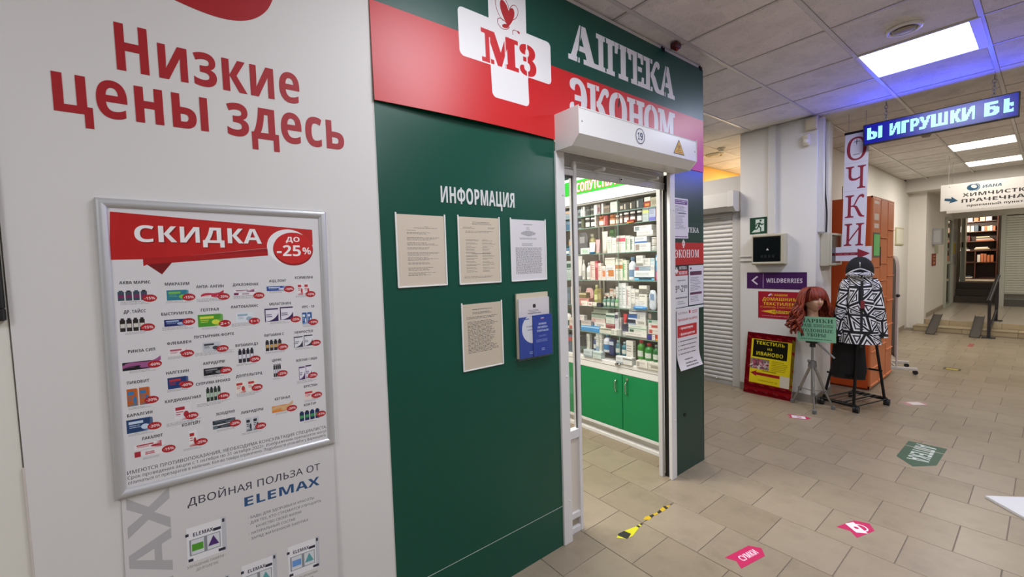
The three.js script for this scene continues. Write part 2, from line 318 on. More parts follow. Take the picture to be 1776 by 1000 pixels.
// flat cut letters on a wall, one mesh per letter: left, baseline, total width, cap height
function letters(root, text, left, base, width, cap, z, depth, mat) {
  const adv = (c) => (sans.data.glyphs[c] || sans.data.glyphs['н']).ha, S = sans.data.resolution, total = [...text].reduce((s, c) => s + adv(c), 0), capH = 0.714 * S * (sans.data.boundingBox ? 1 : 1);
  const sx = width / total, sy = cap / capH; let x = left;
  for (const c of text) {
    if (c !== ' ') { const g = new TextGeometry(c, { font: sans, size: 1, depth: 0.01, curveSegments: 8, bevelEnabled: false }); g.scale(sx * S, sy * S, depth / 0.01); g.translate(x, base, z); obj('letter', g, mat, root); }
    x += adv(c) * sx;
  }
}
{
  const t = thing('wall_lettering', 'white block letters on the green board above the row of notices', 'lettering');
  letters(t, 'ИНФОРМАЦИЯ', 0.868, 1.815, 0.408, 0.05, WZ, 0.003, M('#d8dad9', 0.5));
  const l1 = thing('wall_lettering', 'red vinyl words in two lines on the white wall panel', 'lettering');
  const red = M('#a8141f', 0.45);
  letters(l1, 'Низкие', -0.128, 2.113, 0.478, 0.092, WZ, 0.0012, red);
  letters(l1, 'цены здесь', -0.255, 1.977, 0.745, 0.094, WZ, 0.0012, red);
  // lower part of a round red mark above the words
  const s = new THREE.Shape(); s.moveTo(0.012, 2.348); s.bezierCurveTo(0.09, 2.33, 0.2, 2.305, 0.262, 2.40); s.bezierCurveTo(0.285, 2.44, 0.29, 2.48, 0.285, 2.52); s.bezierCurveTo(0.27, 2.6, 0.1, 2.62, 0.06, 2.5); s.bezierCurveTo(0.05, 2.43, 0.05, 2.38, 0.012, 2.348);
  const d = obj('wall_emblem', cutGeo(s, 0.0012).translate(0, 0, WZ), red); tag(d, 'rounded red speech bubble mark high on the white wall panel', 'wall mark');
}
// ---------------------------------------------------------------- notices on the green board
const paperMat = (tex, r = 0.45) => printMat(tex, r);
function notice(x0, x1, y0, y1, tint, label, draw, tilt = 0) {
  const w = x1 - x0, h = y1 - y0, t = thing('framed_notice', label, 'notice', [(x0 + x1) / 2, (y0 + y1) / 2, WZ + 0.001]);
  t.rotation.z = tilt;
  const tex = canvas(420, 420 * h / w, (x, W, H) => { x.fillStyle = tint; x.fillRect(0, 0, W, H); draw(x, W, H); });
  obj('sheet', T(sheetGeo(w - 0.004, h - 0.002, 0.002), 0, 0, 0.001), paperMat(tex), t);
  const cl = M('#e8e9e6', 0.25);
  for (const s of [-1, 1]) obj('side_rail', rb(s * w / 2 - 0.0035, s * w / 2 + 0.0035, -h / 2 - 0.003, h / 2 + 0.006, 0, 0.006, 0.0015, 1), cl, t);
  obj('bottom_rail', rb(-w / 2, w / 2, -h / 2 - 0.004, -h / 2 + 0.002, 0, 0.006, 0.0015, 1), cl, t);
}
notice(0.667, 0.885, 1.465, 1.757, '#d3c5b3', 'cream typed notice, first of the upper row from the white wall', (x, W, H) => {
  x.fillStyle = '#4a463f'; putc(x, 'ИЗВЕЩЕНИЕ', W * 0.6, H * 0.17, W * 0.1, 6, ''); rows(x, W * 0.34, H * 0.18, W * 0.52, 1, 9, 3, '#4a463f', 0.02);
  rows(x, W * 0.2, H * 0.215, W * 0.26, 1, 9, 3, '#57524a'); for (let i = 0; i < 9; i++) rows(x, W * 0.2, H * (0.245 + i * 0.071), W * 0.68, 2 + (i % 3 ? 1 : 0), 9.5, 3, '#57524a', 0.5);
});
notice(0.951, 1.173, 1.463, 1.76, '#cfc2ae', 'cream notice with a table, middle of the upper row', (x, W, H) => {
  x.fillStyle = '#3f3b35'; rows(x, W * 0.33, H * 0.07, W * 0.5, 3, 9, 3, '#4a463f', 0.3); rows(x, W * 0.1, H * 0.15, W * 0.3, 2, 9, 3, '#57524a'); rows(x, W * 0.72, H * 0.15, W * 0.2, 2, 9, 3, '#57524a'); rows(x, W * 0.16, H * 0.21, W * 0.74, 2, 9, 3, '#57524a');
  for (let i = 0; i < 11; i++) { rows(x, W * 0.16, H * (0.34 + i * 0.047), W * 0.34, 2, 9, 3, '#5d584f', 0.6); rows(x, W * 0.56, H * (0.34 + i * 0.047), W * 0.34, 2, 9, 3, '#5d584f', 0.7); }
  rows(x, W * 0.3, H * 0.55, W * 0.5, 1, 9, 4, '#37342f', 0.1); rows(x, W * 0.1, H * 0.9, W * 0.75, 2, 9, 3, '#5d584f', 0.4);
});
notice(1.241, 1.466, 1.463, 1.761, '#dcd8dc', 'bright white dense notice, the whitest of the upper row', (x, W, H) => {
  rows(x, W * 0.36, H * 0.075, W * 0.3, 1, 9, 4, '#333'); rows(x, W * 0.44, H * 0.12, W * 0.12, 3, 10, 3, '#666');
  for (let i = 0; i < 11; i++) { const f = Math.sin((i + 1) / 12 * Math.PI); rows(x, W * (0.5 - 0.22 * f), H * (0.18 + i * 0.0085), W * 0.44 * f, 1, 9, 2.6, '#555', 0); }
  rows(x, W * 0.24, H * 0.3, W * 0.55, 2, 10, 3, '#333', 0.3); rows(x, W * 0.3, H * 0.39, W * 0.4, 3, 10, 3, '#333', 0.3); rows(x, W * 0.12, H * 0.46, W * 0.78, 30, H * 0.0148, 3.2, '#444', 0.06);
});
notice(0.954, 1.172, 1.073, 1.371, '#cabda9', 'cream typed notice hanging alone in the lower row', (x, W, H) => {
  rows(x, W * 0.25, H * 0.085, W * 0.5, 1, 9, 5, '#2e2b27', 0.1); rows(x, W * 0.25, H * 0.13, W * 0.5, 2, 11, 4, '#37342f', 0.2); rows(x, W * 0.1, H * 0.2, W * 0.8, 2, 12, 4, '#37342f', 0.2);
  for (let i = 0; i < 6; i++) rows(x, W * 0.12, H * (0.27 + i * 0.082), W * 0.8, 4, 12, 4.2, '#3a3731', 0.3);
});
{ // leaflet rack with its leaflets
  const t = thing('leaflet_rack', 'clear plastic wall pocket holding blue booklets at the end of the lower row', 'leaflet rack', [1.357, 1.075, WZ + 0.002]);
  const cl = new THREE.MeshPhysicalMaterial({ color: 0xffffff, roughness: 0.05, transmission: 1, thickness: 0, ior: 1.3 });
  obj('back_plate', rb(-0.112, 0.112, 0, 0.31, 0, 0.003, 0.001, 1), cl, t); obj('front_plate', rb(-0.112, 0.112, 0, 0.235, 0.036, 0.038, 0.001, 1), cl, t);
  for (const s of [-1, 1]) obj('side_plate', bx(s * 0.112 - 0.0015, s * 0.112 + 0.0015, 0, 0.29, 0.003, 0.036), cl, t); obj('bottom_plate', bx(-0.11, 0.11, 0, 0.004, 0.003, 0.036), cl, t);
  const bk = (name, label, x, y, z, w, h, d, draw, base, g) => { const tex = canvas(300, 300 * h / w, (c, W, H) => { c.fillStyle = base; c.fillRect(0, 0, W, H); draw(c, W, H); }); const m = obj(name, T(sheetGeo(w, h, d), 0, h / 2, 0), printMat(tex, 0.4)); m.position.set(x, y, z); tag(m, label, 'leaflet', g); return m; };
  bk('document_stack', 'stack of cream paper sheets standing at the back of the wall pocket', 1.357, 1.081, WZ + 0.011, 0.206, 0.318, 0.01, () => {}, '#cfc4ac');
  bk('booklet', 'white booklet with a dark crest behind the blue booklets in the wall pocket', 1.36, 1.081, WZ + 0.0205, 0.2, 0.292, 0.008, (c, W, H) => {
    c.fillStyle = '#2d2a2a'; c.beginPath(); c.ellipse(W / 2, H * 0.13, W * 0.05, H * 0.03, 0, 0, 7); c.fill(); c.fillRect(W * 0.455, H * 0.13, W * 0.09, H * 0.035); rows(c, W * 0.3, H * 0.2, W * 0.4, 2, 9, 4, '#77737a', 0.2); rows(c, W * 0.28, H * 0.25, W * 0.45, 1, 9, 6, '#44404a', 0.1);
  }, '#d5d0d2');
  bk('booklet', 'blue booklet with a white curved cover panel, tucked behind its neighbour', 1.317, 1.081, WZ + 0.0275, 0.12, 0.202, 0.005, (c, W, H) => {
    c.fillStyle = '#d9dbe2'; c.beginPath(); c.ellipse(W * 0.75, H * 0.3, W * 0.62, H * 0.36, 0.2, 0, 7); c.fill(); c.fillStyle = '#4d5f9c'; c.fillRect(W * 0.12, H * 0.04, W * 0.4, 12); c.fillStyle = '#3c4270'; put(c, 'О ЗАЩИТЕ', W * 0.38, H * 0.26, W * 0.5, 20, 'bold', 'serif'); put(c, 'ПОТРЕБИТЕЛЕЙ', W * 0.42, H * 0.34, W * 0.55, 16, 'bold', 'serif'); c.fillStyle = '#cfd6ea'; rows(c, W * 0.5, H * 0.86, W * 0.3, 2, 20, 8, '#c9d2ea');
  }, '#25459c');
  bk('booklet', 'royal blue booklet with white title in front of the wall pocket', 1.402, 1.081, WZ + 0.0335, 0.126, 0.206, 0.005, (c, W, H) => {
    c.fillStyle = '#dfe4f2'; c.fillRect(W * 0.42, H * 0.07, W * 0.16, 10); c.fillStyle = '#c02a3a'; c.fillRect(W * 0.42, H * 0.095, W * 0.16, 8); c.fillStyle = '#dfe6f6';
    putc(c, 'НОВЫЕ', W * 0.5, H * 0.24, W * 0.42, 22, 'bold', 'serif'); putc(c, 'ПРАВИЛА', W * 0.5, H * 0.325, W * 0.54, 22, 'bold', 'serif'); putc(c, 'ТОРГОВЛИ', W * 0.5, H * 0.41, W * 0.62, 22, 'bold', 'serif');
    rows(c, W * 0.3, H * 0.5, W * 0.4, 2, 10, 3, '#b9c5e4', 0.2); rows(c, W * 0.15, H * 0.6, W * 0.7, 3, 12, 4, '#aebbe0', 0.2); rows(c, W * 0.42, H * 0.82, W * 0.2, 2, 20, 8, '#dfe6f6', 0.5);
  }, '#1d3f9e');
}

// ---------------------------------------------------------------- framed offer poster and the second poster on the white panel
const OFFERS = [
  ['АКВА МАРИС', .090, .271, .121, 'vials', .080, .311, .119, .042, '3d4f5c', '7b2d5a', '-15%', .144, .327],
  ['МИКРАЗИМ', .261, .281, .104, 'box', .261, .317, .094, .044, '2f7f93', '7fc04a', '-15%', .308, .330],
  ['АНТИ- АНГИН', .406, .295, .127, 'wave', .415, .318, .106, .036, 'e8e2e0', 'c2304a', '-20%', .467, .334],
  ['ДИКЛОФЕНАК', .578, .292, .130, 'tubebox', .574, .318, .113, .026, 'ece8ea', '7a2350', '-15%', .642, .337],
  ['АЦЦ ЛОНГ', .746, .281, .094, 'box', .742, .307, .115, .022, '2a4c9c', 'e4e8f0', '-10%', .806, .315],
  ['КСИМЕЛИН', .894, .270, .103, 'pair', .891, .313, .074, .060, 'e8e4e4', 'c2303a', '-10%', .929, .342],
  ['ДР. ТАЙСС', .082, .377, .087, 'vials', .072, .417, .101, .055, '2c2422', 'd8d2c8', '-15%', .129, .434],
  ['БЫСТРУМГЕЛЬ', .255, .394, .136, 'box', .246, .422, .099, .029, '1f2a66', 'a9c0e0', '-20%', .301, .425],
  ['ГЕПТРАЛ', .399, .388, .082, 'box', .400, .423, .116, .055, '4f9c2f', 'd8e04a', '2+1', .466, .443],
  ['ЛАКТОБАЛАНС', .567, .383, .139, 'box', .567, .421, .091, .047, 'dfe5ea', '9ab4c4', '1+1', .612, .443],
  ['МЕЛАТОНИН', .753, .381, .116, 'pairw', .750, .420, .165, .064, 'e6e2ea', '3a2554', '-25%', .836, .450],
  ['ИРС - 19', .912, .402, .071, 'pair', .903, .447, .058, .061, '2a5a9c', 'dfe3ea', '-10%', .938, .469],
  ['РИНЗА СИП', .099, .522, .107, 'wave', .097, .561, .153, .052, '1c1a20', 'a05a8c', '-60%', .148, .574],
  ['ФЛЕБАВЕН', .255, .507, .104, 'box', .251, .535, .089, .035, 'e6e0e0', 'b05060', '-15%', .288, .548],
  ['ПУСТЫРНИК-ФОРТЕ', .414, .492, .186, 'box', .398, .528, .085, .041, 'c8ccd2', '3c4048', '-25%', .448, .544],
  ['ВИТАМИН ДЗ', .568, .543, .114, 'vials', .563, .580, .080, .066, '2a2a34', 'dcdce4', '-25%', .605, .603],
  ['ВИТАМИН С', .714, .513, .105, 'vials', .709, .550, .090, .054, '2c2a30', 'c8a060', '-25%', .757, .566],
  ['НЕФРОСТЕН', .880, .513, .106, 'pairw', .878, .549, .116, .055, 'e2e2e6', '3a3a4a', '-25%', .949, .565],
  ['НАЛГЕЗИН', .240, .619, .097, 'box', .240, .653, .089, .049, '223a72', 'c23a3a', '-60%', .277, .669],
  ['АКРИДЕРМ', .404, .600, .101, 'box', .405, .628, .101, .032, '1c1c20', '8a8a90', '-20%', .459, .634],
  ['ЦИНК', .720, .624, .052, 'vials', .721, .662, .042, .064, '1e1e26', 'd8d8e0', '-25%', .747, .682],
  ['МЕЛАТОНИН + ГЛИЦИН', .889, .639, .123, 'pairw', .880, .691, .078, .066, 'e6e4ea', '4a2a60', '-25%', .921, .711],
  ['ПИКОВИТ', .077, .636, .088, 'pair', .076, .684, .092, .073, 'c0602a', '3a7ab0', '-20%', .126, .706],
  ['СУПРИМА БРОНХО', .396, .678, .160, 'vials', .396, .718, .069, .065, '2a3a30', 'b0c8b0', '-10%', .441, .737],
  ['ДОППЕЛЬГЕРЦ', .572, .670, .134, 'pair', .558, .709, .114, .057, 'e6e2d8', 'c23a3a', '-10%', .609, .725],
  ['КАРДИОМАГНИЛ', .258, .727, .156, 'box', .252, .770, .073, .070, 'e4e0e2', 'b02a3a', '-10%', .291, .794],
  ['БАРАЛГИН', .076, .756, .100, 'box', .073, .790, .104, .056, '25406c', 'c8d8ea', '-20%', .131, .806],
  ['КЕТОНАЛ', .741, .794, .083, 'wave', .739, .823, .117, .050, 'e08a3a', 'd8b080', '-20%', .791, .843],
  ['БРУСТАН', .905, .761, .079, 'box', .903, .794, .079, .049, 'e6d8d0', 'c23040', '-45%', .943, .805],
  ['КОНТУР', .897, .845, .072, 'vials', .895, .886, .124, .051, '1f2f5c', '4a9c60', '-15%', .961, .896],
  ['ЭКЗОДЕРИЛ', .445, .811, .090, 'tubebox', .437, .848, .109, .042, '2c343c', '6a7680', '-20%', .489, .858],
  ['ЛИБРИДЕРМ', .577, .825, .115, 'pair', .577, .872, .069, .065, 'c8ccd0', '2a2c3a', '-20%', .617, .892],
  ['КОЛГЕЙТ', .286, .829, .082, 'box', .291, .881, .036, .071, 'ece8e8', 'b02a2a', '-25%', .326, .905],
  ['ЛАКАЛЮТ', .119, .850, .085, 'tubebox', .106, .886, .123, .057, 'eae4e4', 'b02a3a', '-15%', .183, .904],
];

function disc(x, cx, cy, rx, ry, text) { x.fillStyle = '#b01f26'; x.beginPath(); x.ellipse(cx, cy, rx, ry, 0, 0, 7); x.fill(); x.fillStyle = '#f2dede'; putc(x, text, cx, cy + ry * 0.38, rx * 1.5, ry * 0.76); }
function packPicture(x, kind, cx, cy, w, h, c1, c2) {
  const L = cx - w / 2, Tp = cy - h / 2;
  const box = (l, t, bw, bh, a, b, style) => {
    x.fillStyle = 'rgba(60,60,70,0.25)'; x.fillRect(l + 2, t + bh - 3, bw, 5);
    const gr = x.createLinearGradient(l, t, l + bw * 0.9, t + bh); gr.addColorStop(0, a); gr.addColorStop(0.75, a); gr.addColorStop(1, b); x.fillStyle = gr; x.fillRect(l, t, bw * 0.9, bh); x.fillStyle = 'rgba(0,0,0,0.25)'; x.fillStyle = b;
    if (style === 'w') { x.beginPath(); x.moveTo(l, t + bh); x.bezierCurveTo(l + bw * 0.5, t + bh * 0.95, l + bw * 0.75, t + bh * 0.75, l + bw * 0.9, t + bh * 0.4); x.lineTo(l + bw * 0.9, t + bh); x.fill(); x.fillRect(l, t, bw * 0.9, bh * 0.1); x.fillRect(l, t, bw * 0.06, bh); } else { x.fillRect(l + bw * 0.08, t + bh * 0.16, bw * 0.55, bh * 0.2); x.beginPath(); x.ellipse(l + bw * 0.7, t + bh * 0.66, bw * 0.16, bh * 0.2, 0, 0, 7); x.fill(); }
    x.fillStyle = a; x.save(); x.globalAlpha = 0.75; x.beginPath(); x.moveTo(l + bw * 0.9, t); x.lineTo(l + bw, t + bh * 0.06); x.lineTo(l + bw, t + bh * 0.95); x.lineTo(l + bw * 0.9, t + bh); x.fill(); x.restore();
    rows(x, l + bw * 0.1, t + bh * 0.45, bw * 0.45, 2, bh * 0.14, bh * 0.06, b, 0.4);
  };
  if (kind === 'box') box(L, Tp, w, h, c1, c2);
  else if (kind === 'pair') { box(L, Tp, w * 0.47, h, c1, c2); box(L + w * 0.52, Tp, w * 0.47, h, c1, c2); }
  else if (kind === 'pairw') { box(L, Tp, w * 0.49, h, c1, c2, 'w'); box(L + w * 0.5, Tp - h * 0.05, w * 0.49, h, c1, c2, 'w'); }
  else if (kind === 'tubebox') { box(L, Tp, w, h * 0.45, c1, c2); x.fillStyle = c2; x.fillRect(L, Tp + h * 0.55, w * 0.2, h * 0.4); x.fillStyle = c1; x.beginPath(); x.moveTo(L + w * 0.2, Tp + h * 0.62); x.lineTo(L + w * 0.95, Tp + h * 0.5); x.lineTo(L + w * 0.95, Tp + h); x.lineTo(L + w * 0.2, Tp + h * 0.9); x.fill(); rows(x, L + w * 0.35, Tp + h * 0.68, w * 0.4, 2, h * 0.12, h * 0.08, c2); }
  else if (kind === 'wave') { box(L, Tp + h * 0.35, w * 0.8, h * 0.65, c1, c2); x.fillStyle = c2; x.beginPath(); x.moveTo(L, Tp + h * 0.6); x.bezierCurveTo(L + w * 0.3, Tp, L + w * 0.6, Tp + h * 0.9, L + w, Tp + h * 0.05); x.lineTo(L + w, Tp + h * 0.4); x.bezierCurveTo(L + w * 0.7, Tp + h, L + w * 0.3, Tp + h * 0.4, L, Tp + h * 0.85); x.fill(); }
  else { const n = 4; for (let i = 0; i < n; i++) { const l = L + i * w / n, bw = w / n * 0.82; x.fillStyle = i % 2 ? c1 : (i === 3 ? c2 : c1); x.fillRect(l, Tp + h * 0.12, bw, h * 0.88); x.fillStyle = c2; x.fillRect(l + bw * 0.08, Tp + h * 0.42, bw * 0.84, h * 0.3); x.fillStyle = i % 2 ? '#22242a' : c1; x.fillRect(l + bw * 0.2, Tp, bw * 0.6, h * 0.14); } }
}
{
  const X0p = -0.188, X1 = 0.4, Y0 = 0.913, Y1 = 1.753, w = X1 - X0p, h = Y1 - Y0;
  const t = thing('framed_poster', 'silver framed discount poster with rows of medicine pictures on the white panel', 'poster', [(X0p + X1) / 2, (Y0 + Y1) / 2, WZ]);
  t.rotation.z = -0.012;
  const tex = canvas(1400, 1400 * (h - 0.05) / (w - 0.044), (x, W, H) => {
    x.fillStyle = '#dedcdd'; x.fillRect(0, 0, W, H);
    // banner
    const P = (...p) => { x.beginPath(); p.forEach(([a, b], i) => (i ? x.lineTo(a * W, b * H) : x.moveTo(a * W, b * H))); x.closePath(); x.fill(); };
    x.fillStyle = '#7a1216'; P([0.127, 0.19], [0.245, 0.192], [0.2, 0.236]); x.fillStyle = '#9c171b'; P([0.2, 0.178], [0.7, 0.135], [0.7, 0.166], [0.127, 0.2], [0.127, 0.17]);
    x.fillStyle = '#c0201f'; P([0.012, 0.014], [0.955, 0.052], [0.955, 0.118], [0.7, 0.134], [0.2, 0.178], [0.127, 0.205], [0.127, 0.18], [0.0, 0.182]);
    x.fillStyle = '#ad1b1c'; P([0.127, 0.176], [0.7, 0.15], [0.7, 0.166], [0.245, 0.19], [0.127, 0.2]);
    x.strokeStyle = 'rgba(120,10,14,0.25)'; x.lineWidth = 2; for (let i = 0; i < 26; i++) { x.beginPath(); x.moveTo(W * (0.01 + i * 0.008), H * 0.182); x.lineTo(W * (0.05 + i * 0.008), H * 0.02); x.stroke(); }
    x.fillStyle = '#8f1417'; put(x, 'СКИДКА', W * 0.104, H * 0.121, W * 0.575, H * 0.06); x.fillStyle = '#f1efef'; put(x, 'СКИДКА', W * 0.098, H * 0.117, W * 0.575, H * 0.06);
    // round badge
    x.fillStyle = '#efeded'; x.beginPath(); x.ellipse(W * 0.815, H * 0.128, W * 0.118, H * 0.074, 0, 0, 7); x.fill();
    x.fillStyle = '#8e1519'; x.beginPath(); x.ellipse(W * 0.842, H * 0.139, W * 0.113, H * 0.07, 0, 0, 7); x.fill(); x.fillStyle = '#cb2221'; x.beginPath(); x.ellipse(W * 0.842, H * 0.134, W * 0.11, H * 0.067, 0, 0, 7); x.fill();
    x.fillStyle = '#f4efef'; putc(x, 'ДО', W * 0.84, H * 0.106, W * 0.078, H * 0.021); put(x, '-25', W * 0.748, H * 0.168, W * 0.135, H * 0.047); put(x, '%', W * 0.893, H * 0.16, W * 0.05, H * 0.03);
    for (const [title, tx, ty, tw, kind, cx, cy, pw, ph, c1, c2, off, ox, oy] of OFFERS) {
      const v = 0.983;
      packPicture(x, kind, cx * W, cy * H * v + H * 0.003, pw * W, ph * H * 0.86, '#' + c1, '#' + c2);
      x.fillStyle = '#1d1c20'; putc(x, title, tx * W, ty * H * v + H * 0.0015, tw * W, H * 0.0105);
      rows(x, (tx - tw * 0.5) * W, (cy + ph * 0.5) * H * v + 8, tw * W * 1.05, 2 + (tw > 0.12 ? 1 : 0), 9, 3, '#8a878a', 0.35);
      disc(x, ox * W, oy * H * v, W * 0.029, H * 0.0135, off);
    }
    x.fillStyle = '#2f2d30'; put(x, 'ИМЕЮТСЯ ПРОТИВОПОКАЗАНИЯ, НЕОБХОДИМА КОНСУЛЬТАЦИЯ СПЕЦИАЛИСТА.', W * 0.012, H * 0.952, W * 0.98, H * 0.0135, '');
    x.fillStyle = '#454346'; put(x, 'Срок проведения акции с 1 октября по 31 октября 2022г. Изображения препаратов могут', W * 0.012, H * 0.97, W * 0.978, H * 0.0125, ''); put(x, 'отличаться от препаратов в наличии. Кол-во товара ограничено. Подробности уточняйте у фармацевта.', W * 0.012, H * 0.988, W * 0.975, H * 0.0125, '');
  });
  obj('poster_sheet', T(sheetGeo(w - 0.044, h - 0.05, 0.002), 0, 0, 0.007), printMat(tex, 0.3), t);
  obj('back_plate', bx(-w / 2 + 0.005, w / 2 - 0.005, -h / 2 + 0.005, h / 2 - 0.005, 0, 0.006), whiteMetal, t);
  // mitred rounded rails
  const prof = [[0, 0], [0, 0.011], [0.004, 0.0145], [0.011, 0.0165], [0.019, 0.015], [0.024, 0.011], [0.025, 0.007]];
  const rail = (len) => { const P = [], I = []; prof.forEach(([d, z]) => { P.push(-len / 2 + d, d, z, len / 2 - d, d, z); }); for (let i = 0; i < prof.length - 1; i++) { const a = i * 2; I.push(a, a + 1, a + 3, a, a + 3, a + 2); } const g = new THREE.BufferGeometry(); g.setAttribute('position', new THREE.Float32BufferAttribute(P, 3)); g.setAttribute('uv', new THREE.Float32BufferAttribute(new Float32Array(P.length / 3 * 2), 2)); g.setIndex(I); g.computeVertexNormals(); return g; };
  const silver = M('#cfd0d2', 0.42, { metalness: 0.6, side: 2 });
  for (const [len, d, a] of [[w, -h / 2, 0], [w, -h / 2, Math.PI], [h, -w / 2, Math.PI / 2], [h, -w / 2, -Math.PI / 2]]) obj('frame_rail', rail(len).translate(0, d, 0).rotateZ(a), silver, t);
}
{
  const t = thing('wall_poster', 'unframed supplement poster hanging below the silver framed one', 'poster', [0.104, 0.905, WZ + 0.001]); t.rotation.z = -0.022;
  const w = 0.57, h = 0.8;
  const tex = canvas(1140, 1140 * h / w, (x, W, H) => {
    x.fillStyle = '#d6d3d1'; x.fillRect(0, 0, W, H);
    x.fillStyle = '#b3b1b2'; x.save(); x.translate(W * 0.183, H * 0.0); x.rotate(-Math.PI / 2); put(x, 'ELEMAX', -H * 0.945, 0, H * 0.935, W * 0.168, 'bold'); x.restore();
    x.fillStyle = '#2e2a3c'; put(x, 'ДВОЙНАЯ ПОЛЬЗА ОТ', W * 0.255, H * 0.105, W * 0.66, H * 0.03, '');
    x.fillStyle = '#28507e'; put(x, 'ELEMAX', W * 0.51, H * 0.172, W * 0.4, H * 0.038);
    x.fillStyle = '#55535c'; ['· БАДЫ ДЛЯ ЗДОРОВЬЯ И КРАСОТЫ', '· ДЛЯ ТЕХ, КТО СТРЕМИТСЯ УЛУЧШИТЬ', '  КАЧЕСТВО СВОЕЙ ЖИЗНИ', '· НАТУРАЛЬНЫЙ СОСТАВ', '· ЗАРЯД ЖИЗНЕННОЙ ЭНЕРГИИ'].forEach((s, i) => put(x, s, W * (i === 2 ? 0.55 : 0.525), H * (0.228 + i * 0.0225), W * [0.35, 0.39, 0.25, 0.24, 0.31][i], H * 0.0105, ''));
    const pack = (l, t2, bw, bh, a, b, c1, c2) => {
      x.fillStyle = '#e9e8ea'; x.fillRect(l, t2, bw * 0.88, bh); x.fillStyle = '#c4c4ca'; x.fillRect(l + bw * 0.88, t2 - bh * 0.03, bw * 0.12, bh);
      x.fillStyle = '#25283a'; put(x, 'ELEMAX', l + bw * 0.16, t2 + bh * 0.28, bw * 0.5, bh * 0.11); x.fillRect(l - bw * 0.03, t2 + bh * 0.16, bw * 0.08, bh * 0.08); x.fillRect(l + bw * 0.66, t2 + bh * 0.22, bw * 0.2, bh * 0.08); x.fillRect(l + bw * 0.9, t2 + bh * 0.02, bw * 0.06, bh * 0.1); x.fillRect(l + bw * 0.02, t2 + bh * 0.9, bw * 0.12, bh * 0.08); x.fillRect(l + bw * 0.78, t2 + bh * 0.88, bw * 0.18, bh * 0.08);
      x.fillStyle = '#8b8d92'; x.fillRect(l + bw * 0.06, t2 + bh * 0.36, bw * 0.78, bh * 0.46); x.fillStyle = '#d8dade'; x.fillRect(l + bw * 0.1, t2 + bh * 0.38, bw * 0.32, bh * 0.42); x.fillRect(l + bw * 0.5, t2 + bh * 0.38, bw * 0.32, bh * 0.42);
      x.fillStyle = a; x.fillRect(l + bw * 0.12, t2 + bh * 0.5, bw * 0.28, bh * 0.2); x.fillStyle = b; x.beginPath(); x.moveTo(l + bw * 0.52, t2 + bh * 0.7); x.lineTo(l + bw * 0.66, t2 + bh * 0.42); x.lineTo(l + bw * 0.8, t2 + bh * 0.7); x.fill();
      x.fillStyle = '#77736a'; put(x, c1, l - bw * 0.02, t2 + bh * 1.16, bw * 0.98, bh * 0.075, ''); put(x, c2, l + bw * 0.2, t2 + bh * 1.3, bw * 0.56, bh * 0.075, '');
    };
    pack(W * 0.245, H * 0.19, W * 0.175, H * 0.135, '#4f9c2a', '#4a2a6c', 'УЛУЧШЕНИЕ ПАМЯТИ -', 'ДОЛГОЛЕТИЕ');
    pack(W * 0.72, H * 0.405, W * 0.175, H * 0.135, '#6a9ad8', '#5aa0a4', 'ОЧИЩЕНИЕ ОРГАНИЗМА -', 'ГАРМОНИЯ'); pack(W * 0.485, H * 0.415, W * 0.175, H * 0.135, '#d8683a', '#5fa4a4', 'КРАСОТА -', 'МОЛОДОСТЬ'); pack(W * 0.25, H * 0.43, W * 0.175, H * 0.135, '#c8a03a', '#3a6aa0', 'СИЛА -', 'БОДРОСТЬ');
  });
  // the sheet hangs free: slightly curled towards its lower and upper right edges
  const g = sheetGeo(w, h, 0.0006), g2 = new THREE.BoxGeometry(w, h, 0.0006, 24, 30, 1), n = g2.attributes.normal, u = g2.attributes.uv, p = g2.attributes.position; g.dispose();
  for (let i = 0; i < p.count; i++) { if (n.getZ(i) < 0.5) u.setXY(i, 0.002, 0.002); const a = p.getX(i) / w + 0.5, b = 0.5 - p.getY(i) / h; p.setZ(i, p.getZ(i) + 0.012 * a * a * (0.3 + b) + 0.004 * Math.sin(6 * a + 3 * b) * b + 0.002); }
  g2.computeVertexNormals();
  obj('poster_sheet', T(g2, 0, -h / 2 + 0.012, 0), printMat(tex, 0.5), t);
}
{ // black framed board that just enters the picture beside the white panel
  const t = thing('wall_board', 'black framed board, its edge just in view beside the white panel', 'notice board', [-0.61, 1.72, WZ - 0.004]);
  obj('frame', [rb(-0.25, 0.25, -0.28, -0.25, 0, 0.02, 0.003), rb(-0.25, 0.25, 0.25, 0.28, 0, 0.02, 0.003), rb(-0.25, -0.22, -0.25, 0.25, 0, 0.02, 0.003), rb(0.22, 0.25, -0.25, 0.25, 0, 0.02, 0.003)], blackPlastic, t);
  obj('panel', bx(-0.22, 0.22, -0.25, 0.25, 0.002, 0.01), M('#2a2624', 0.4), t);
}

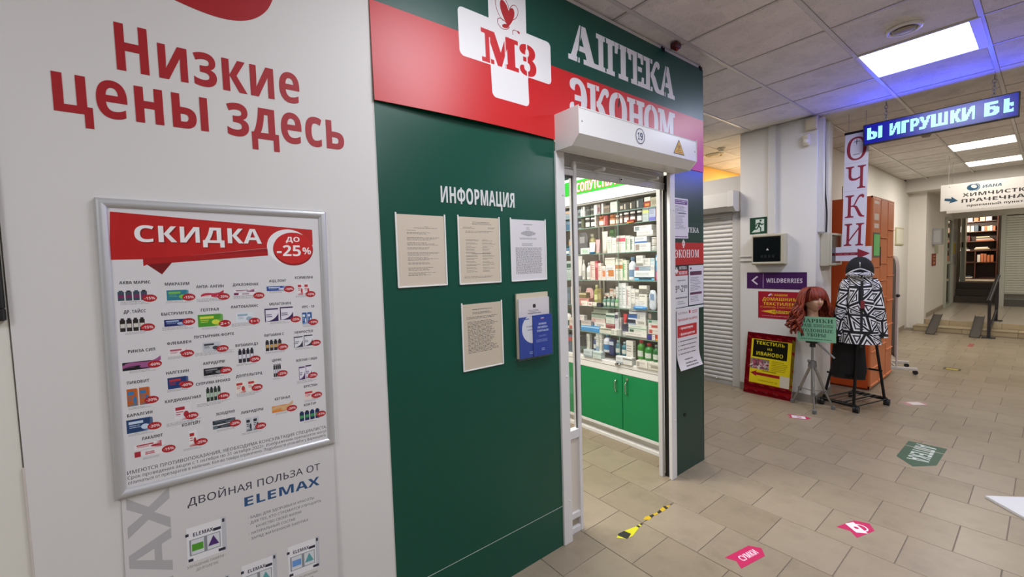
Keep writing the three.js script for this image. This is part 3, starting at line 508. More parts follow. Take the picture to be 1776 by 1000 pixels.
// ---------------------------------------------------------------- door opening: posts, side light, roller shutter in its box
struct('trim_4', rb(1.546, 1.609, 0, 2.125, WZ - 0.05, WZ + 0.012, 0.004), whiteMetal, 'white door post beside the green board');
struct('trim_5', rb(2.604, 2.666, 0, 2.14, WZ - 0.013, WZ + 0.012, 0.004), whiteMetal, 'white door post beside the narrow dark board');
struct('trim_6', [rb(2.598, 2.622, 0, 2.12, -1.69, -1.66, 0.003), bx(2.622, 2.64, 0, 2.12, -1.69, -1.67)], M('#cbc9c7', 0.35), 'aluminium door stile at the inner side of the opening');
struct('trim_7', bx(2.63, 2.662, 0, 2.12, -1.66, -1.6135), M('#1c1b1a', 0.5), 'dark shutter guide slot');
for (const [px, ys] of [[1.577, [0.24, 0.93, 1.9]], [2.635, [0.42, 1.2, 1.88]]]) for (const y of ys) { const s = obj('screw_cap', T(new THREE.SphereGeometry(0.006, 12, 8), px + 0.012, y, WZ + 0.012), whiteMetal); tag(s, 'white screw cap ' + (y < 0.5 ? 'low, near the floor' : y > 1.5 ? 'high up' : 'halfway up') + ' on the door post beside ' + (px < 2 ? 'the large green board' : 'the narrow dark board'), 'screw cap', 'screw caps on the door posts'); }
{
  const t = thing('side_light', 'narrow fixed white framed window beside the door opening', 'side window', [1.666, 0, -1.645]);
  const stile = (a, b) => rb(a, b, 0, 2.1, -0.02, 0.02, 0.003);
  obj('stile', stile(0.05, 0.073), whiteMetal, t); obj('stile', stile(-0.056, -0.042), whiteMetal, t);
  obj('rail', rb(-0.05, 0.05, 0.55, 0.6, -0.018, 0.018, 0.003), whiteMetal, t); obj('rail', rb(-0.05, 0.05, 0.0, 0.035, -0.018, 0.018, 0.003), whiteMetal, t); obj('rail', rb(-0.05, 0.05, 0.085, 0.12, -0.018, 0.018, 0.003), whiteMetal, t); obj('rail', rb(-0.05, 0.05, 2.02, 2.05, -0.018, 0.018, 0.003), whiteMetal, t);
  obj('panel', bx(-0.05, 0.05, 0.12, 0.55, -0.005, 0.005), M('#dad2c8', 0.4), t); obj('kick_panel', bx(-0.05, 0.05, 0.035, 0.085, -0.006, 0.0), M('#a89c8c', 0.5), t);
  obj('pane', bx(-0.05, 0.05, 0.6, 2.02, -0.003, 0.003), glass, t);
  obj('gasket', [bx(0.043, 0.05, 0.6, 2.02, 0.003, 0.008), bx(-0.05, 0.05, 2.008, 2.02, 0.003, 0.008)], M('#4c4c4c', 0.6), t);
}
{
  const t = thing('roller_shutter', 'white roller shutter box above the shop door with number nineteen', 'roller shutter', [0, 0, WZ]);
  const prof = poly([[0.008, 2.126], [0.125, 2.126], [0.172, 2.172], [0.172, 2.296], [0.165, 2.303], [0.008, 2.303]]);
  const g = new THREE.ExtrudeGeometry(prof, { depth: 1.098, bevelEnabled: true, bevelSize: 0.001, bevelThickness: 0.001, bevelSegments: 1 }).rotateY(-Math.PI / 2).translate(2.649, 0, 0); // z of the profile runs out of the wall
  g.scale(1, 1, 1);
  const housing = obj('housing', g, whiteLacquer, t);
  for (const x of [1.548, 2.651]) obj('end_cap', new THREE.ExtrudeGeometry(poly([[0.007, 2.122], [0.127, 2.122], [0.176, 2.17], [0.176, 2.306], [0.007, 2.306]]), { depth: 0.003, bevelEnabled: false }).rotateY(-Math.PI / 2).translate(x + 0.0015, 0, 0), whiteLacquer, t);
  obj('seam', bx(1.552, 2.648, 2.2925, 2.294, 0.172, 0.1738), M('#a9a9a8', 0.5), t);
  const num = canvas(256, 300, (x, W, H) => { x.fillStyle = '#e6e5e3'; x.fillRect(0, 0, W, H); x.strokeStyle = '#1c2f60'; x.lineWidth = 15; x.beginPath(); x.ellipse(W / 2, H / 2, W * 0.44, H * 0.45, 0, 0, 7); x.stroke(); x.fillStyle = '#1c2f60'; heavy(x, '1', W * 0.26, H * 0.71, W * 0.18, H * 0.42); heavy(x, '9', W * 0.5, H * 0.71, W * 0.26, H * 0.42); });
  const ov = new THREE.Shape(); ov.absellipse(0, 0, 0.045, 0.045, 0, Math.PI * 2);
  obj('number_plate', cutGeo(ov, 0.0008).translate(2.045, 2.235, 0.1738), printMat(num, 0.6), t);
  const warn = canvas(256, 256, (x, W, H) => { x.fillStyle = '#2a2618'; x.fillRect(0, 0, W, H); x.fillStyle = '#e6b400'; x.beginPath(); x.moveTo(W / 2, H * 0.08); x.lineTo(W * 0.95, H * 0.96); x.lineTo(W * 0.05, H * 0.96); x.fill(); x.strokeStyle = '#2c2a20'; x.lineWidth = 9; x.beginPath(); x.arc(W / 2, H * 0.5, W * 0.12, 0, 7); x.stroke(); x.beginPath(); x.arc(W / 2, H * 0.5, W * 0.05, 0, 7); x.fillStyle = '#2c2a20'; x.fill(); putc(x, 'ВЕДЁТСЯ', W / 2, H * 0.77, W * 0.4, H * 0.08); x.fillStyle = '#a03018'; putc(x, 'НАБЛЮДЕНИЕ', W / 2, H * 0.9, W * 0.66, H * 0.08); });
  obj('warning_sticker', cutGeo(poly([[2.383, 2.19], [2.505, 2.19], [2.444, 2.278]]), 0.0008).translate(0, 0, 0.1738), printMat(warn, 0.6), t);
  for (const x of [1.572, 2.632]) obj('rivet', T(new THREE.SphereGeometry(0.005, 10, 6), x, 2.232, 0.172), chrome, t);
  // last slats and the bottom bar of the raised curtain
  const sm = M('#bdbbb9', 0.35);
  for (let i = 0; i < 5; i++) obj('slat', rb(1.61, 2.628, 2.2 - 0.032 * (i + 1), 2.2 - 0.032 * i - 0.001, -0.052 - 0.004, -0.052 + 0.006, 0.004), sm, t);
  obj('bottom_bar', [rb(1.61, 2.628, 2.022, 2.066, -0.06, -0.044, 0.004), rb(1.61, 2.628, 2.058, 2.068, -0.062, -0.04, 0.003)], sm, t);
  for (const x of [1.9, 2.43]) { const p = obj('stop_pin', [bar([x, 2.066, -0.044], [x + 0.012, 2.07, 0.02], 0.008, 12), T(new THREE.SphereGeometry(0.012, 14, 10), x + 0.012, 2.07, 0.022)], M('#c9c8c6', 0.3), t); }
  obj('lock', [T(new THREE.CylinderGeometry(0.014, 0.014, 0.008, 20).rotateX(Math.PI / 2), 2.15, 2.045, -0.042)], chrome, t); obj('keyhole', T(new THREE.CylinderGeometry(0.005, 0.005, 0.004, 12).rotateX(Math.PI / 2), 2.15, 2.045, -0.037), darkMetal, t);
}
// ---------------------------------------------------------------- papers on the narrow dark board
function sheet(name, label, x0, x1, y0, y1, z, base, draw, ppm = 1400, rough = 0.5, tilt = 0, cat = 'notice') {
  const w = x1 - x0, h = y1 - y0, tex = canvas(w * ppm, h * ppm, (x, W, H) => { x.fillStyle = base; x.fillRect(0, 0, W, H); draw(x, W, H); });
  const m = obj(name, sheetGeo(w, h, 0.0012), printMat(tex, rough)); m.position.set((x0 + x1) / 2, (y0 + y1) / 2, z); m.rotation.z = tilt; return tag(m, label, cat);
}
sheet('corner_sign', 'small dark green and red shop name plate low on the narrow corner board', 2.666, 3.064, 1.505, 1.8, WZ + 0.0012, '#123a2c', (x, W, H) => {
  x.fillStyle = '#b52226'; x.fillRect(0, H * 0.47, W, H); x.fillStyle = '#dcd9d9'; put(x, 'АПТЕКА', W * 0.2, H * 0.22, W * 0.64, H * 0.12, 'bold', 'serif'); put(x, 'ЭКОНОМ', W * 0.02, H * 0.83, W * 0.82, H * 0.19, 'bold', 'serif');
  x.fillRect(W * 0.26, H * 0.44, W * 0.09, H * 0.1); x.fillRect(W * 0.285, H * 0.4, W * 0.04, H * 0.2); x.fillStyle = '#b52226'; putc(x, 'МЗ', W * 0.305, H * 0.52, W * 0.05, H * 0.05, 'bold', 'serif');
}, 1400, 0.35, 0, 'sign');
sheet('price_notice', 'white notice with purple heading, topmost on the narrow corner board', 2.668, 2.848, 1.69, 1.968, WZ + 0.0026, '#d9d4de', (x, W, H) => {
  x.fillStyle = '#5a2a68'; x.fillRect(W * 0.06, H * 0.04, W * 0.88, H * 0.11); x.fillStyle = '#d8cfe0'; rows(x, W * 0.1, H * 0.06, W * 0.8, 2, H * 0.04, H * 0.02, '#d8cfe0', 0.2); rows(x, W * 0.08, H * 0.19, W * 0.8, 7, H * 0.03, H * 0.012, '#5c5862'); x.fillStyle = '#4c4852'; x.fillRect(W * 0.3, H * 0.36, W * 0.55, H * 0.025); rows(x, W * 0.08, H * 0.42, W * 0.8, 12, H * 0.03, H * 0.011, '#68646e', 0.5); x.fillStyle = '#5a2a68'; x.fillRect(W * 0.06, H * 0.95, W * 0.88, H * 0.02);
});
sheet('hours_notice', 'opening hours notice with red and black heading on the narrow corner board', 2.668, 2.84, 1.206, 1.503, WZ + 0.0026, '#d5d3d6', (x, W, H) => {
  x.fillStyle = '#2a2426'; x.fillRect(0, 0, W, H * 0.12); x.fillStyle = '#a81e24'; x.fillRect(0, H * 0.12, W, H * 0.13); x.fillStyle = '#e6e2e2'; put(x, 'АПТЕКА', W * 0.32, H * 0.1, W * 0.6, H * 0.07, 'bold', 'serif'); put(x, 'ЭКОНОМ', W * 0.28, H * 0.225, W * 0.66, H * 0.08, 'bold', 'serif'); x.fillRect(W * 0.05, H * 0.1, W * 0.2, H * 0.07); x.fillRect(W * 0.11, H * 0.05, W * 0.08, H * 0.16);
  x.fillStyle = '#3a363a'; putc(x, 'РЕЖИМ РАБОТЫ', W * 0.5, H * 0.38, W * 0.6, H * 0.03); put(x, '9', W * 0.05, H * 0.64, W * 0.12, H * 0.16); put(x, '00', W * 0.19, H * 0.56, W * 0.16, H * 0.08); put(x, '-21', W * 0.38, H * 0.64, W * 0.36, H * 0.16); put(x, '00', W * 0.77, H * 0.56, W * 0.17, H * 0.08); rows(x, W * 0.06, H * 0.76, W * 0.88, 1, 9, H * 0.03, '#333', 0, true); rows(x, W * 0.2, H * 0.86, W * 0.6, 2, H * 0.05, H * 0.015, '#777');
});
sheet('price_notice', 'white notice with dark bars beside the opening hours notice', 2.853, 3.058, 1.21, 1.497, WZ + 0.0026, '#d3d0d8', (x, W, H) => {
  x.fillStyle = '#6a2a4a'; x.fillRect(W * 0.08, H * 0.05, W * 0.1, H * 0.05); x.fillStyle = '#5c3048'; x.fillRect(W * 0.08, H * 0.15, W * 0.8, H * 0.1); x.fillRect(W * 0.08, H * 0.68, W * 0.8, H * 0.06); rows(x, W * 0.1, H * 0.3, W * 0.8, 9, H * 0.04, H * 0.013, '#666', 0.4); rows(x, W * 0.1, H * 0.78, W * 0.8, 4, H * 0.04, H * 0.013, '#666', 0.4);
});
{ // pocket with torn tape row
  const t = tag(obj('tape_strip', [bx(2.668, 3.06, 1.182, 1.2, WZ + 0.0005, WZ + 0.0016)], M('#d8dcdc', 0.4)), 'white tape strip under the notices on the corner board', 'tape'); void t;
}
{
  const w = 0.3, h = 0.43, tex = canvas(w * 1400, h * 1400, (x, W, H) => {
    x.fillStyle = '#d8d2d4'; x.fillRect(0, 0, W, H); x.fillStyle = '#4a4448'; put(x, 'АПТЕКА', W * 0.06, H * 0.09, W * 0.42, H * 0.035, ''); x.fillStyle = '#b52a30'; x.fillRect(W * 0.54, H * 0.04, W * 0.07, H * 0.05); rows(x, W * 0.68, H * 0.05, W * 0.26, 2, H * 0.03, H * 0.014, '#a03038', 0.1); x.fillStyle = '#a3323a'; put(x, 'Приглашает на работу', W * 0.05, H * 0.2, W * 0.88, H * 0.045);
    x.fillStyle = '#b8242a'; x.fillRect(W * 0.03, H * 0.27, W * 0.87, H * 0.2); x.fillStyle = '#efe4e4'; put(x, '- провизоров', W * 0.12, H * 0.34, W * 0.6, H * 0.045); put(x, '- фармацевтов', W * 0.12, H * 0.44, W * 0.68, H * 0.045);
    for (let i = 0; i < 4; i++) { x.fillStyle = '#444'; x.beginPath(); x.arc(W * 0.09, H * (0.54 + i * 0.07), 7, 0, 7); x.fill(); rows(x, W * 0.15, H * (0.53 + i * 0.07), W * 0.75, 1, 9, H * 0.016, '#4a464a', 0.1); } rows(x, W * 0.3, H * 0.84, W * 0.4, 1, 9, H * 0.02, '#4a464a'); rows(x, W * 0.3, H * 0.9, W * 0.55, 2, H * 0.045, H * 0.02, '#4a464a', 0.1);
  });
  const g = new THREE.BoxGeometry(w, h, 0.0008, 10, 20, 1), p = g.attributes.position, n = g.attributes.normal, u = g.attributes.uv;
  for (let i = 0; i < p.count; i++) { if (n.getZ(i) < 0.5) u.setXY(i, 0.002, 0.002); const b = Math.max(0, 0.5 - p.getY(i) / h - 0.7) / 0.3; p.setZ(i, p.getZ(i) + 0.03 * b * b); }
  g.computeVertexNormals();
  const m = obj('job_notice', g, printMat(tex, 0.5)); m.position.set(2.838, 0.978, WZ + 0.003); m.rotation.z = 0.0; tag(m, 'long white recruitment notice curling at its foot, lowest on the corner board', 'notice');
  tag(obj('door_knob_hole', T(new THREE.CylinderGeometry(0.014, 0.014, 0.006, 16).rotateX(Math.PI / 2), 2.79, 0.42, WZ + 0.001), M('#060808', 0.6)), 'small black cap low on the narrow dark green corner board', 'cap');
}

// ---------------------------------------------------------------- shop interior: glazed showcase along the side wall with its stock
const STOCK = [
  ['highest glass shelf', 1.957, [
    ['bottle', -2.684, -2.65, 1.957, 2.07, 2.868, '7d8c95', '39444c', 'slate blue bottle'],
    ['bottle', -2.65, -2.627, 1.957, 2.051, 2.868, 'e8e8e2', 'd0d4d0', 'slender white bottle'],
    ['box', -2.616, -2.593, 1.957, 2.056, 2.868, 'e9eae6', 'c9d4cf', 'narrow white carton'],
    ['jar', -2.587, -2.545, 1.957, 2.057, 2.868, '5f6660', '30363a', 'grey jar with dark lid'],
    ['jar', -2.534, -2.491, 1.957, 2.055, 2.868, '8a8a7d', '20302c', 'grey beige jar with blackish green lid'],
    ['box', -2.484, -2.452, 1.957, 2.054, 2.868, 'efece8', 'dddad6', 'tall plain white carton'],
    ['box', -2.449, -2.413, 1.957, 2.049, 2.868, '9b8d8a', '6a3a48', 'taupe carton with plum mark'],
    ['box', -2.4, -2.38, 1.957, 2.053, 2.868, 'f0efe6', 'dcdccf', 'slim ivory carton'],
    ['box', -2.376, -2.309, 1.957, 2.023, 2.868, '6b6155', '8b8073', 'brown framed carton'],
    ['box', -2.304, -2.234, 1.957, 2.051, 2.868, 'd6ddd5', 'c2ccc4', 'broad pale grey green carton'],
    ['box', -2.213, -2.168, 1.957, 2.02, 2.868, '3c3c36', 'b5b09c', 'first dark carton with beige label'],
    ['box', -2.165, -2.114, 1.957, 2.02, 2.868, '3a3a36', 'b9b3a0', 'second dark carton with beige label'],
    ['box', -2.108, -2.051, 1.957, 2.021, 2.868, '35352f', 'bdb8a8', 'third dark carton with beige label'],
    ['box', -2.044, -1.981, 1.957, 2.03, 2.868, '2f3a40', 'a7adaa', 'dark blue carton with grey label'],
    ['box', -1.978, -1.916, 1.957, 2.003, 2.868, '8e2a1f', 'c98a3c', 'red carton with gold print'],
    ['box', -1.97, -1.917, 2.003, 2.035, 2.868, 'd9dcd0', 'c6c9bd', 'pale carton perched above the red one'],
    ['box', -1.914, -1.855, 1.957, 2.026, 2.868, 'a9a48e', '8d8873', 'beige carton'],
    ['box', -1.852, -1.826, 1.957, 2.029, 2.868, '4a4750', '8a8a90', 'charcoal carton at the end'],
  ]],
  ['second glass shelf', 1.85, [
    ['jar', -2.69, -2.637, 1.85, 1.965, 2.868, '8b98a2', '25292b', 'steel blue jar with black lid'],
    ['box', -2.636, -2.606, 1.85, 1.934, 2.868, '4d5237', '6b7050', 'small olive carton'],
    ['jar', -2.602, -2.541, 1.85, 1.955, 2.868, '1d2022', 'd8d9d4', 'black jar with white label next to olive carton'],
    ['jar', -2.535, -2.481, 1.85, 1.943, 2.868, '17191b', 'dadbd8', 'black jar with white label next to white strip'],
    ['box', -2.478, -2.465, 1.85, 1.949, 2.868, 'e8e6e4', 'd8d6d4', 'very thin white carton'],
    ['jar', -2.445, -2.38, 1.85, 1.942, 2.868, 'b5622a', 'e8e2d6', 'orange jar with white label beside red carton'],
    ['box', -2.377, -2.335, 1.85, 1.936, 2.868, '9b3230', 'd99a98', 'narrow red carton between orange jars'],
    ['jar', -2.327, -2.26, 1.85, 1.939, 2.868, 'b8692c', 'ebe3d4', 'orange jar with white label beside brown jar'],
    ['jar', -2.257, -2.219, 1.85, 1.933, 2.868, '7a4a3c', 'e5ddd0', 'reddish brown jar'],
    ['jar', -2.216, -2.184, 1.85, 1.943, 2.868, '8a6a5a', 'ece5dc', 'light brown jar with white label'],
    ['jar', -2.178, -2.121, 1.85, 1.946, 2.868, '6a4436', 'efe8df', 'brown jar with white label'],
    ['jar', -2.116, -2.06, 1.85, 1.948, 2.868, '3b332e', 'e6e4de', 'dark brown jar with white label'],
    ['box', -2.114, -2.05, 1.85, 1.874, 2.838, '8c2b1c', 'd6973f', 'tiny red and gold carton lying in front'],
    ['jar', -2.051, -1.996, 1.85, 1.957, 2.868, '2a2f33', 'e9e9e6', 'black jar with white label at the row end'],
    ['box', -1.99, -1.932, 1.85, 1.958, 2.868, 'b7c4c4', 'c6cf7a', 'pale blue carton with lime motif'],
    ['box', -1.929, -1.871, 1.85, 1.956, 2.868, 'aab6cf', '6f72c4', 'pale blue carton with violet base'],
    ['box', -1.866, -1.825, 1.85, 1.958, 2.868, 'c4483e', 'e8dcd0', 'coral red carton'],
  ]],
  ['third glass shelf', 1.617, [
    ['pouch', -2.693, -2.57, 1.617, 1.815, 2.868, '4c4b4f', '8d8d90', 'dark grey bag'],
    ['bottle', -2.618, -2.542, 1.617, 1.802, 2.918, 'a79f68', 'd8d4c0', 'olive yellow soap bottle with pump'],
    ['box', -2.624, -2.521, 1.617, 1.671, 2.838, 'cfe0d2', '9fc0ab', 'pale mint carton lying low'],
    ['tube', -2.534, -2.464, 1.617, 1.718, 2.838, 'eef0f2', '2c76ae', 'white tube with blue cap'],
    ['tube', -2.487, -2.434, 1.617, 1.741, 2.868, 'e2a9ad', 'dcd5c6', 'pink tube with pale cap'],
    ['tube', -2.413, -2.35, 1.617, 1.805, 2.868, 'dcd8cc', 'cfcabd', 'tall cream tube'],
    ['pouch', -2.407, -2.327, 1.751, 1.832, 2.958, '3f7d3c', '6fae62', 'round green pack behind cartons'],
    ['box', -2.344, -2.297, 1.617, 1.755, 2.868, 'dfe2da', 'bcc8be', 'white carton under the green pack'],
    ['box', -2.295, -2.246, 1.617, 1.743, 2.868, 'e3e4de', 'c9cfc7', 'white carton beside red based cartons'],
    ['box', -2.243, -2.208, 1.617, 1.756, 2.868, 'e9e7de', 'c8566a', 'white carton with red base, first of two'],
    ['box', -2.205, -2.156, 1.617, 1.754, 2.868, 'ebe9e0', 'c94f66', 'white carton with red base, second of two'],
    ['box', -2.154, -2.109, 1.617, 1.75, 2.868, 'dfe3da', '79ac77', 'slim white carton with green plant picture'],
    ['box', -2.107, -2.069, 1.617, 1.74, 2.868, 'dbe6dd', '2f5a46', 'pale green carton with dark green base'],
    ['box', -2.067, -1.92, 1.617, 1.683, 2.868, 'e3e4e2', '9a8f86', 'wide white carton with brown cow picture'],
    ['box', -2.063, -1.951, 1.683, 1.734, 2.868, 'd9dfe6', '3770b4', 'white and blue carton under two long ones'],
    ['box', -2.046, -1.896, 1.734, 1.778, 2.868, 'e6e6e2', 'b9bcb8', 'long white carton second from stack top'],
    ['box', -2.07, -1.908, 1.778, 1.821, 2.868, 'e2e6e6', '8a969b', 'long white carton with grey arc topping stack'],
    ['jar', -1.916, -1.876, 1.671, 1.722, 2.868, 'e4e2dc', 'd3d0c8', 'white pot topping the shorter pot stack'],
    ['jar', -1.916, -1.877, 1.617, 1.671, 2.868, 'dfe1da', 'ccd0c9', 'white pot below in the shorter pot stack'],
    ['jar', -1.869, -1.827, 1.705, 1.736, 2.868, 'ebe9e3', 'd8d6d0', 'top white pot of the tall pot stack'],
    ['jar', -1.869, -1.827, 1.676, 1.705, 2.868, 'e6e4de', 'd0cec8', 'upper middle white pot of the tall pot stack'],
    ['jar', -1.872, -1.831, 1.617, 1.676, 2.868, 'e8e6e0', 'd4d2cc', 'lower middle white pot of the tall pot stack'],
    ['jar', -1.87, -1.828, 1.617, 1.645, 2.868, 'e3e1db', 'cfcdc7', 'bottom white pot of the tall pot stack'],
  ]],
  ['fourth glass shelf', 1.385, [
    ['tube', -2.702, -2.65, 1.385, 1.602, 2.868, 'd4d4d0', '8b8d95', 'grey white tube'],
    ['bottle', -2.648, -2.614, 1.385, 1.569, 2.868, 'dcdcd6', 'b8bab4', 'white bottle behind pump bottle'],
    ['bottle', -2.598, -2.545, 1.385, 1.541, 2.868, 'e6e6e2', 'c4c6c2', 'white pump bottle'],
    ['box', -2.538, -2.485, 1.385, 1.55, 2.868, 'dfcfc4', 'c39a8f', 'beige tube carton'],
    ['box', -2.482, -2.454, 1.385, 1.554, 2.868, 'b23a48', 'd8838c', 'deep pink ribbon carton'],
    ['box', -2.452, -2.413, 1.385, 1.533, 2.868, 'e2d2c8', 'c9a99d', 'beige carton beside pink ribbon'],
    ['box', -2.411, -2.364, 1.385, 1.507, 2.868, 'e6dcd4', 'd67a3f', 'cream carton with orange base'],
    ['box', -2.361, -2.263, 1.385, 1.516, 2.868, 'dfdfe2', 'c47a35', 'wide pastel carton with amber base'],
    ['box', -2.26, -2.186, 1.385, 1.533, 2.868, 'e3e3d6', 'c07836', 'cream carton with amber base beside green one'],
    ['box', -2.373, -2.264, 1.516, 1.575, 2.868, 'e4e2d6', 'b9b6a8', 'white carton resting on the pastel one'],
    ['box', -2.255, -2.184, 1.533, 1.562, 2.868, 'e8e4d2', 'a9a594', 'flat cream carton on top'],
    ['box', -2.182, -2.143, 1.385, 1.551, 2.868, 'dfe6cf', '2fae55', 'green and white slim carton'],
    ['bottle', -2.141, -2.074, 1.385, 1.577, 2.868, 'e1e8ec', '6e8fb0', 'white bottle with flared blue cap'],
    ['box', -2.073, -1.883, 1.385, 1.413, 2.868, 'c8764f', 'd99a78', 'orange carton at stack bottom'],
    ['box', -2.073, -1.887, 1.385, 1.462, 2.868, 'e6ecec', '67b6d8', 'white carton with sky blue end'],
    ['box', -2.072, -1.925, 1.462, 1.5, 2.868, '9fb2c0', 'a05560', 'grey blue carton with red patch'],
    ['box', -1.923, -1.887, 1.462, 1.503, 2.868, 'e6e8e6', 'c4cccc', 'small white cube carton'],
    ['box', -2.053, -1.991, 1.5, 1.584, 2.868, 'e4e4de', '8f8f88', 'upright white carton topping the stack'],
    ['box', -1.989, -1.924, 1.5, 1.561, 2.868, 'dedfd9', 'b4b6b0', 'square white carton on the stack'],
    ['box', -1.922, -1.884, 1.503, 1.56, 2.868, 'd3e2e6', 'a9c8d0', 'pale blue carton on small cube'],
    ['box', -1.875, -1.826, 1.463, 1.582, 2.868, '5aa6cf', 'd5e8ef', 'blue striped carton'],
    ['box', -1.876, -1.828, 1.385, 1.463, 2.868, 'a46a92', 'd872a8', 'purple and pink carton'],
  ]],
  ['fifth glass shelf', 1.152, [
    ['box', -2.689, -2.593, 1.216, 1.267, 2.868, '77693a', 'd9cfae', 'olive brown carton'],
    ['box', -2.691, -2.566, 1.152, 1.216, 2.868, 'c9867f', 'e8d0c8', 'salmon pink carton'],
    ['box', -2.621, -2.554, 1.152, 1.185, 2.838, 'e4ded2', 'c8c2b4', 'low ivory carton, first in front row'],
    ['box', -2.548, -2.499, 1.152, 1.186, 2.838, 'e9dfd8', 'b98f86', 'low ivory carton with pink print'],
    ['box', -2.494, -2.449, 1.152, 1.186, 2.838, 'e2dfd2', 'b8b4a4', 'low ivory carton beside black one'],
    ['box', -2.447, -2.395, 1.152, 1.181, 2.838, '2a2c36', '4a4c58', 'low black carton'],
    ['pouch', -2.662, -2.561, 1.152, 1.308, 2.918, 'dcaea6', 'e6c4bd', 'pale pink pouch'],
    ['bottle', -2.513, -2.463, 1.186, 1.339, 2.868, '8f9440', 'd9dca0', 'olive oil bottle with yellow green label'],
    ['box', -2.462, -2.422, 1.186, 1.31, 2.868, '8d8050', 'a89a6a', 'khaki carton beside oil bottle'],
    ['box', -2.46, -2.376, 1.238, 1.266, 2.918, 'd9d3c6', 'b87a52', 'cream and brown carton'],
    ['bottle', -2.413, -2.374, 1.152, 1.238, 2.868, '5f8f80', 'e6e8e2', 'first teal based dropper bottle'],
    ['bottle', -2.368, -2.33, 1.152, 1.247, 2.868, '5f9080', 'e6e6dc', 'second teal based dropper bottle'],
    ['bottle', -2.324, -2.284, 1.152, 1.242, 2.868, '5a8c7c', 'e4e6e0', 'third teal based dropper bottle'],
    ['bottle', -2.278, -2.241, 1.152, 1.243, 2.868, '5faa6c', 'e2e6de', 'green based dropper bottle'],
    ['box', -2.374, -2.337, 1.24, 1.308, 2.928, 'e6ded0', 'cf8a5a', 'white carton with orange base'],
    ['box', -2.334, -2.308, 1.239, 1.304, 2.928, 'e3dfd6', 'c9a08a', 'smaller white carton with tan base'],
    ['box', -2.284, -2.258, 1.152, 1.327, 2.898, 'dfe4e0', 'c4ccc6', 'narrow white carton, shorter'],
    ['box', -2.234, -2.201, 1.152, 1.359, 2.868, 'e3e8e6', 'c8d0cc', 'tall white carton beside glass edge'],
    ['box', -2.199, -2.157, 1.152, 1.362, 2.868, 'e4e9e8', 'c0ccca', 'tallest white carton'],
    ['box', -2.154, -2.109, 1.152, 1.337, 2.868, 'dfdfda', 'b89a9c', 'white carton with pale red print'],
    ['box', -2.107, -2.07, 1.152, 1.316, 2.868, 'e3e2da', 'a9a8a0', 'white carton with small grey marks, first of two'],
    ['box', -2.068, -2.032, 1.152, 1.31, 2.868, 'e1e0d8', 'a5a49c', 'white carton with small grey marks, second of two'],
    ['box', -2.03, -1.957, 1.152, 1.344, 2.868, 'e7e6da', '77766c', 'big white carton with dark print lines'],
    ['pouch', -2.071, -1.941, 1.152, 1.181, 2.828, '3f88c8', '8fc0e0', 'flat blue wet wipes pack'],
    ['pouch', -1.947, -1.88, 1.152, 1.31, 2.868, 'cfd9e2', '7c98b8', 'leaning blister pack with white header'],
    ['pouch', -1.875, -1.825, 1.152, 1.267, 2.868, 'dedfdc', '2c2c2e', 'white hanging pack with black marks'],
  ]],
  ['sixth glass shelf', 0.917, [
    ['box', -2.696, -2.626, 1.009, 1.055, 2.868, 'dcd6d4', 'b9868c', 'small white carton with pink mark'],
    ['box', -2.664, -2.544, 0.968, 1.009, 2.868, 'b9b2ae', 'd4cdc8', 'flat greyish carton'],
    ['box', -2.665, -2.448, 0.917, 0.968, 2.868, '2f8fcf', 'a8d4ec', 'bright blue carton'],
    ['box', -2.446, -2.317, 0.917, 0.965, 2.868, 'dcdccb', '7d7d70', 'cream carton lying beside the blue one'],
    ['box', -2.537, -2.375, 1.091, 1.135, 2.898, 'a9b8a4', '4e5a50', 'grey green carton topping flat stack'],
    ['box', -2.563, -2.37, 1.04, 1.091, 2.898, 'a6b9a6', '3c4c44', 'grey green carton second in flat stack'],
    ['box', -2.564, -2.403, 0.998, 1.04, 2.898, 'd6c4be', 'c09a94', 'pinkish carton third in flat stack'],
    ['box', -2.521, -2.392, 0.965, 0.998, 2.888, 'dcdcd4', 'b9b0a8', 'white carton lowest in flat stack'],
    ['box', -2.371, -2.278, 1.007, 1.095, 2.868, 'cdd8ce', '3f6b5c', 'white and green carton'],
    ['box', -2.373, -2.279, 0.969, 1.007, 2.868, '8f3f44', 'c48a88', 'dark red carton under white and green one'],
    ['box', -2.273, -2.242, 0.969, 1.108, 2.868, 'd7d6dc', '2e3350', 'slim white and navy upright carton'],
    ['box', -2.298, -2.204, 0.917, 0.969, 2.848, 'dedfd4', 'b2b4a8', 'ivory carton in front of slim uprights'],
    ['box', -2.24, -2.21, 0.969, 1.066, 2.868, 'e0dede', 'c898a8', 'slim white upright carton'],
    ['tube', -2.2, -2.159, 1.016, 1.104, 2.868, 'c8323a', 'e6d6c6', 'red tube with cream label'],
    ['box', -2.201, -2.145, 0.957, 1.016, 2.868, '33344e', '575a78', 'navy carton below red tube'],
    ['box', -2.129, -1.969, 1.11, 1.142, 2.868, 'dadfe2', '6c5c7c', 'white carton crowning the mixed stack'],
    ['box', -2.141, -2.051, 1.064, 1.104, 2.868, '2c5c9c', 'dfe6ee', 'royal blue carton'],
    ['box', -2.142, -2.068, 1.021, 1.064, 2.868, '1f2c44', '9ab0c8', 'blackish blue carton'],
    ['box', -2.049, -1.972, 1.068, 1.11, 2.868, 'dfe1dc', 'a9aca6', 'white carton beside royal blue one'],
    ['box', -2.066, -1.97, 1.021, 1.068, 2.868, 'e0dfd6', 'a4a69e', 'white carton beside blackish blue one'],
    ['box', -2.137, -1.964, 0.986, 1.021, 2.868, 'dbe4d8', '8fb096', 'white carton with mint stripe'],
    ['box', -2.137, -1.964, 0.957, 0.986, 2.868, 'e2e4da', '2f5c48', 'white carton with dark green stripe'],
    ['box', -2.165, -1.964, 0.917, 0.957, 2.868, 'e8e6df', '8f8a80', 'long white carton at front'],
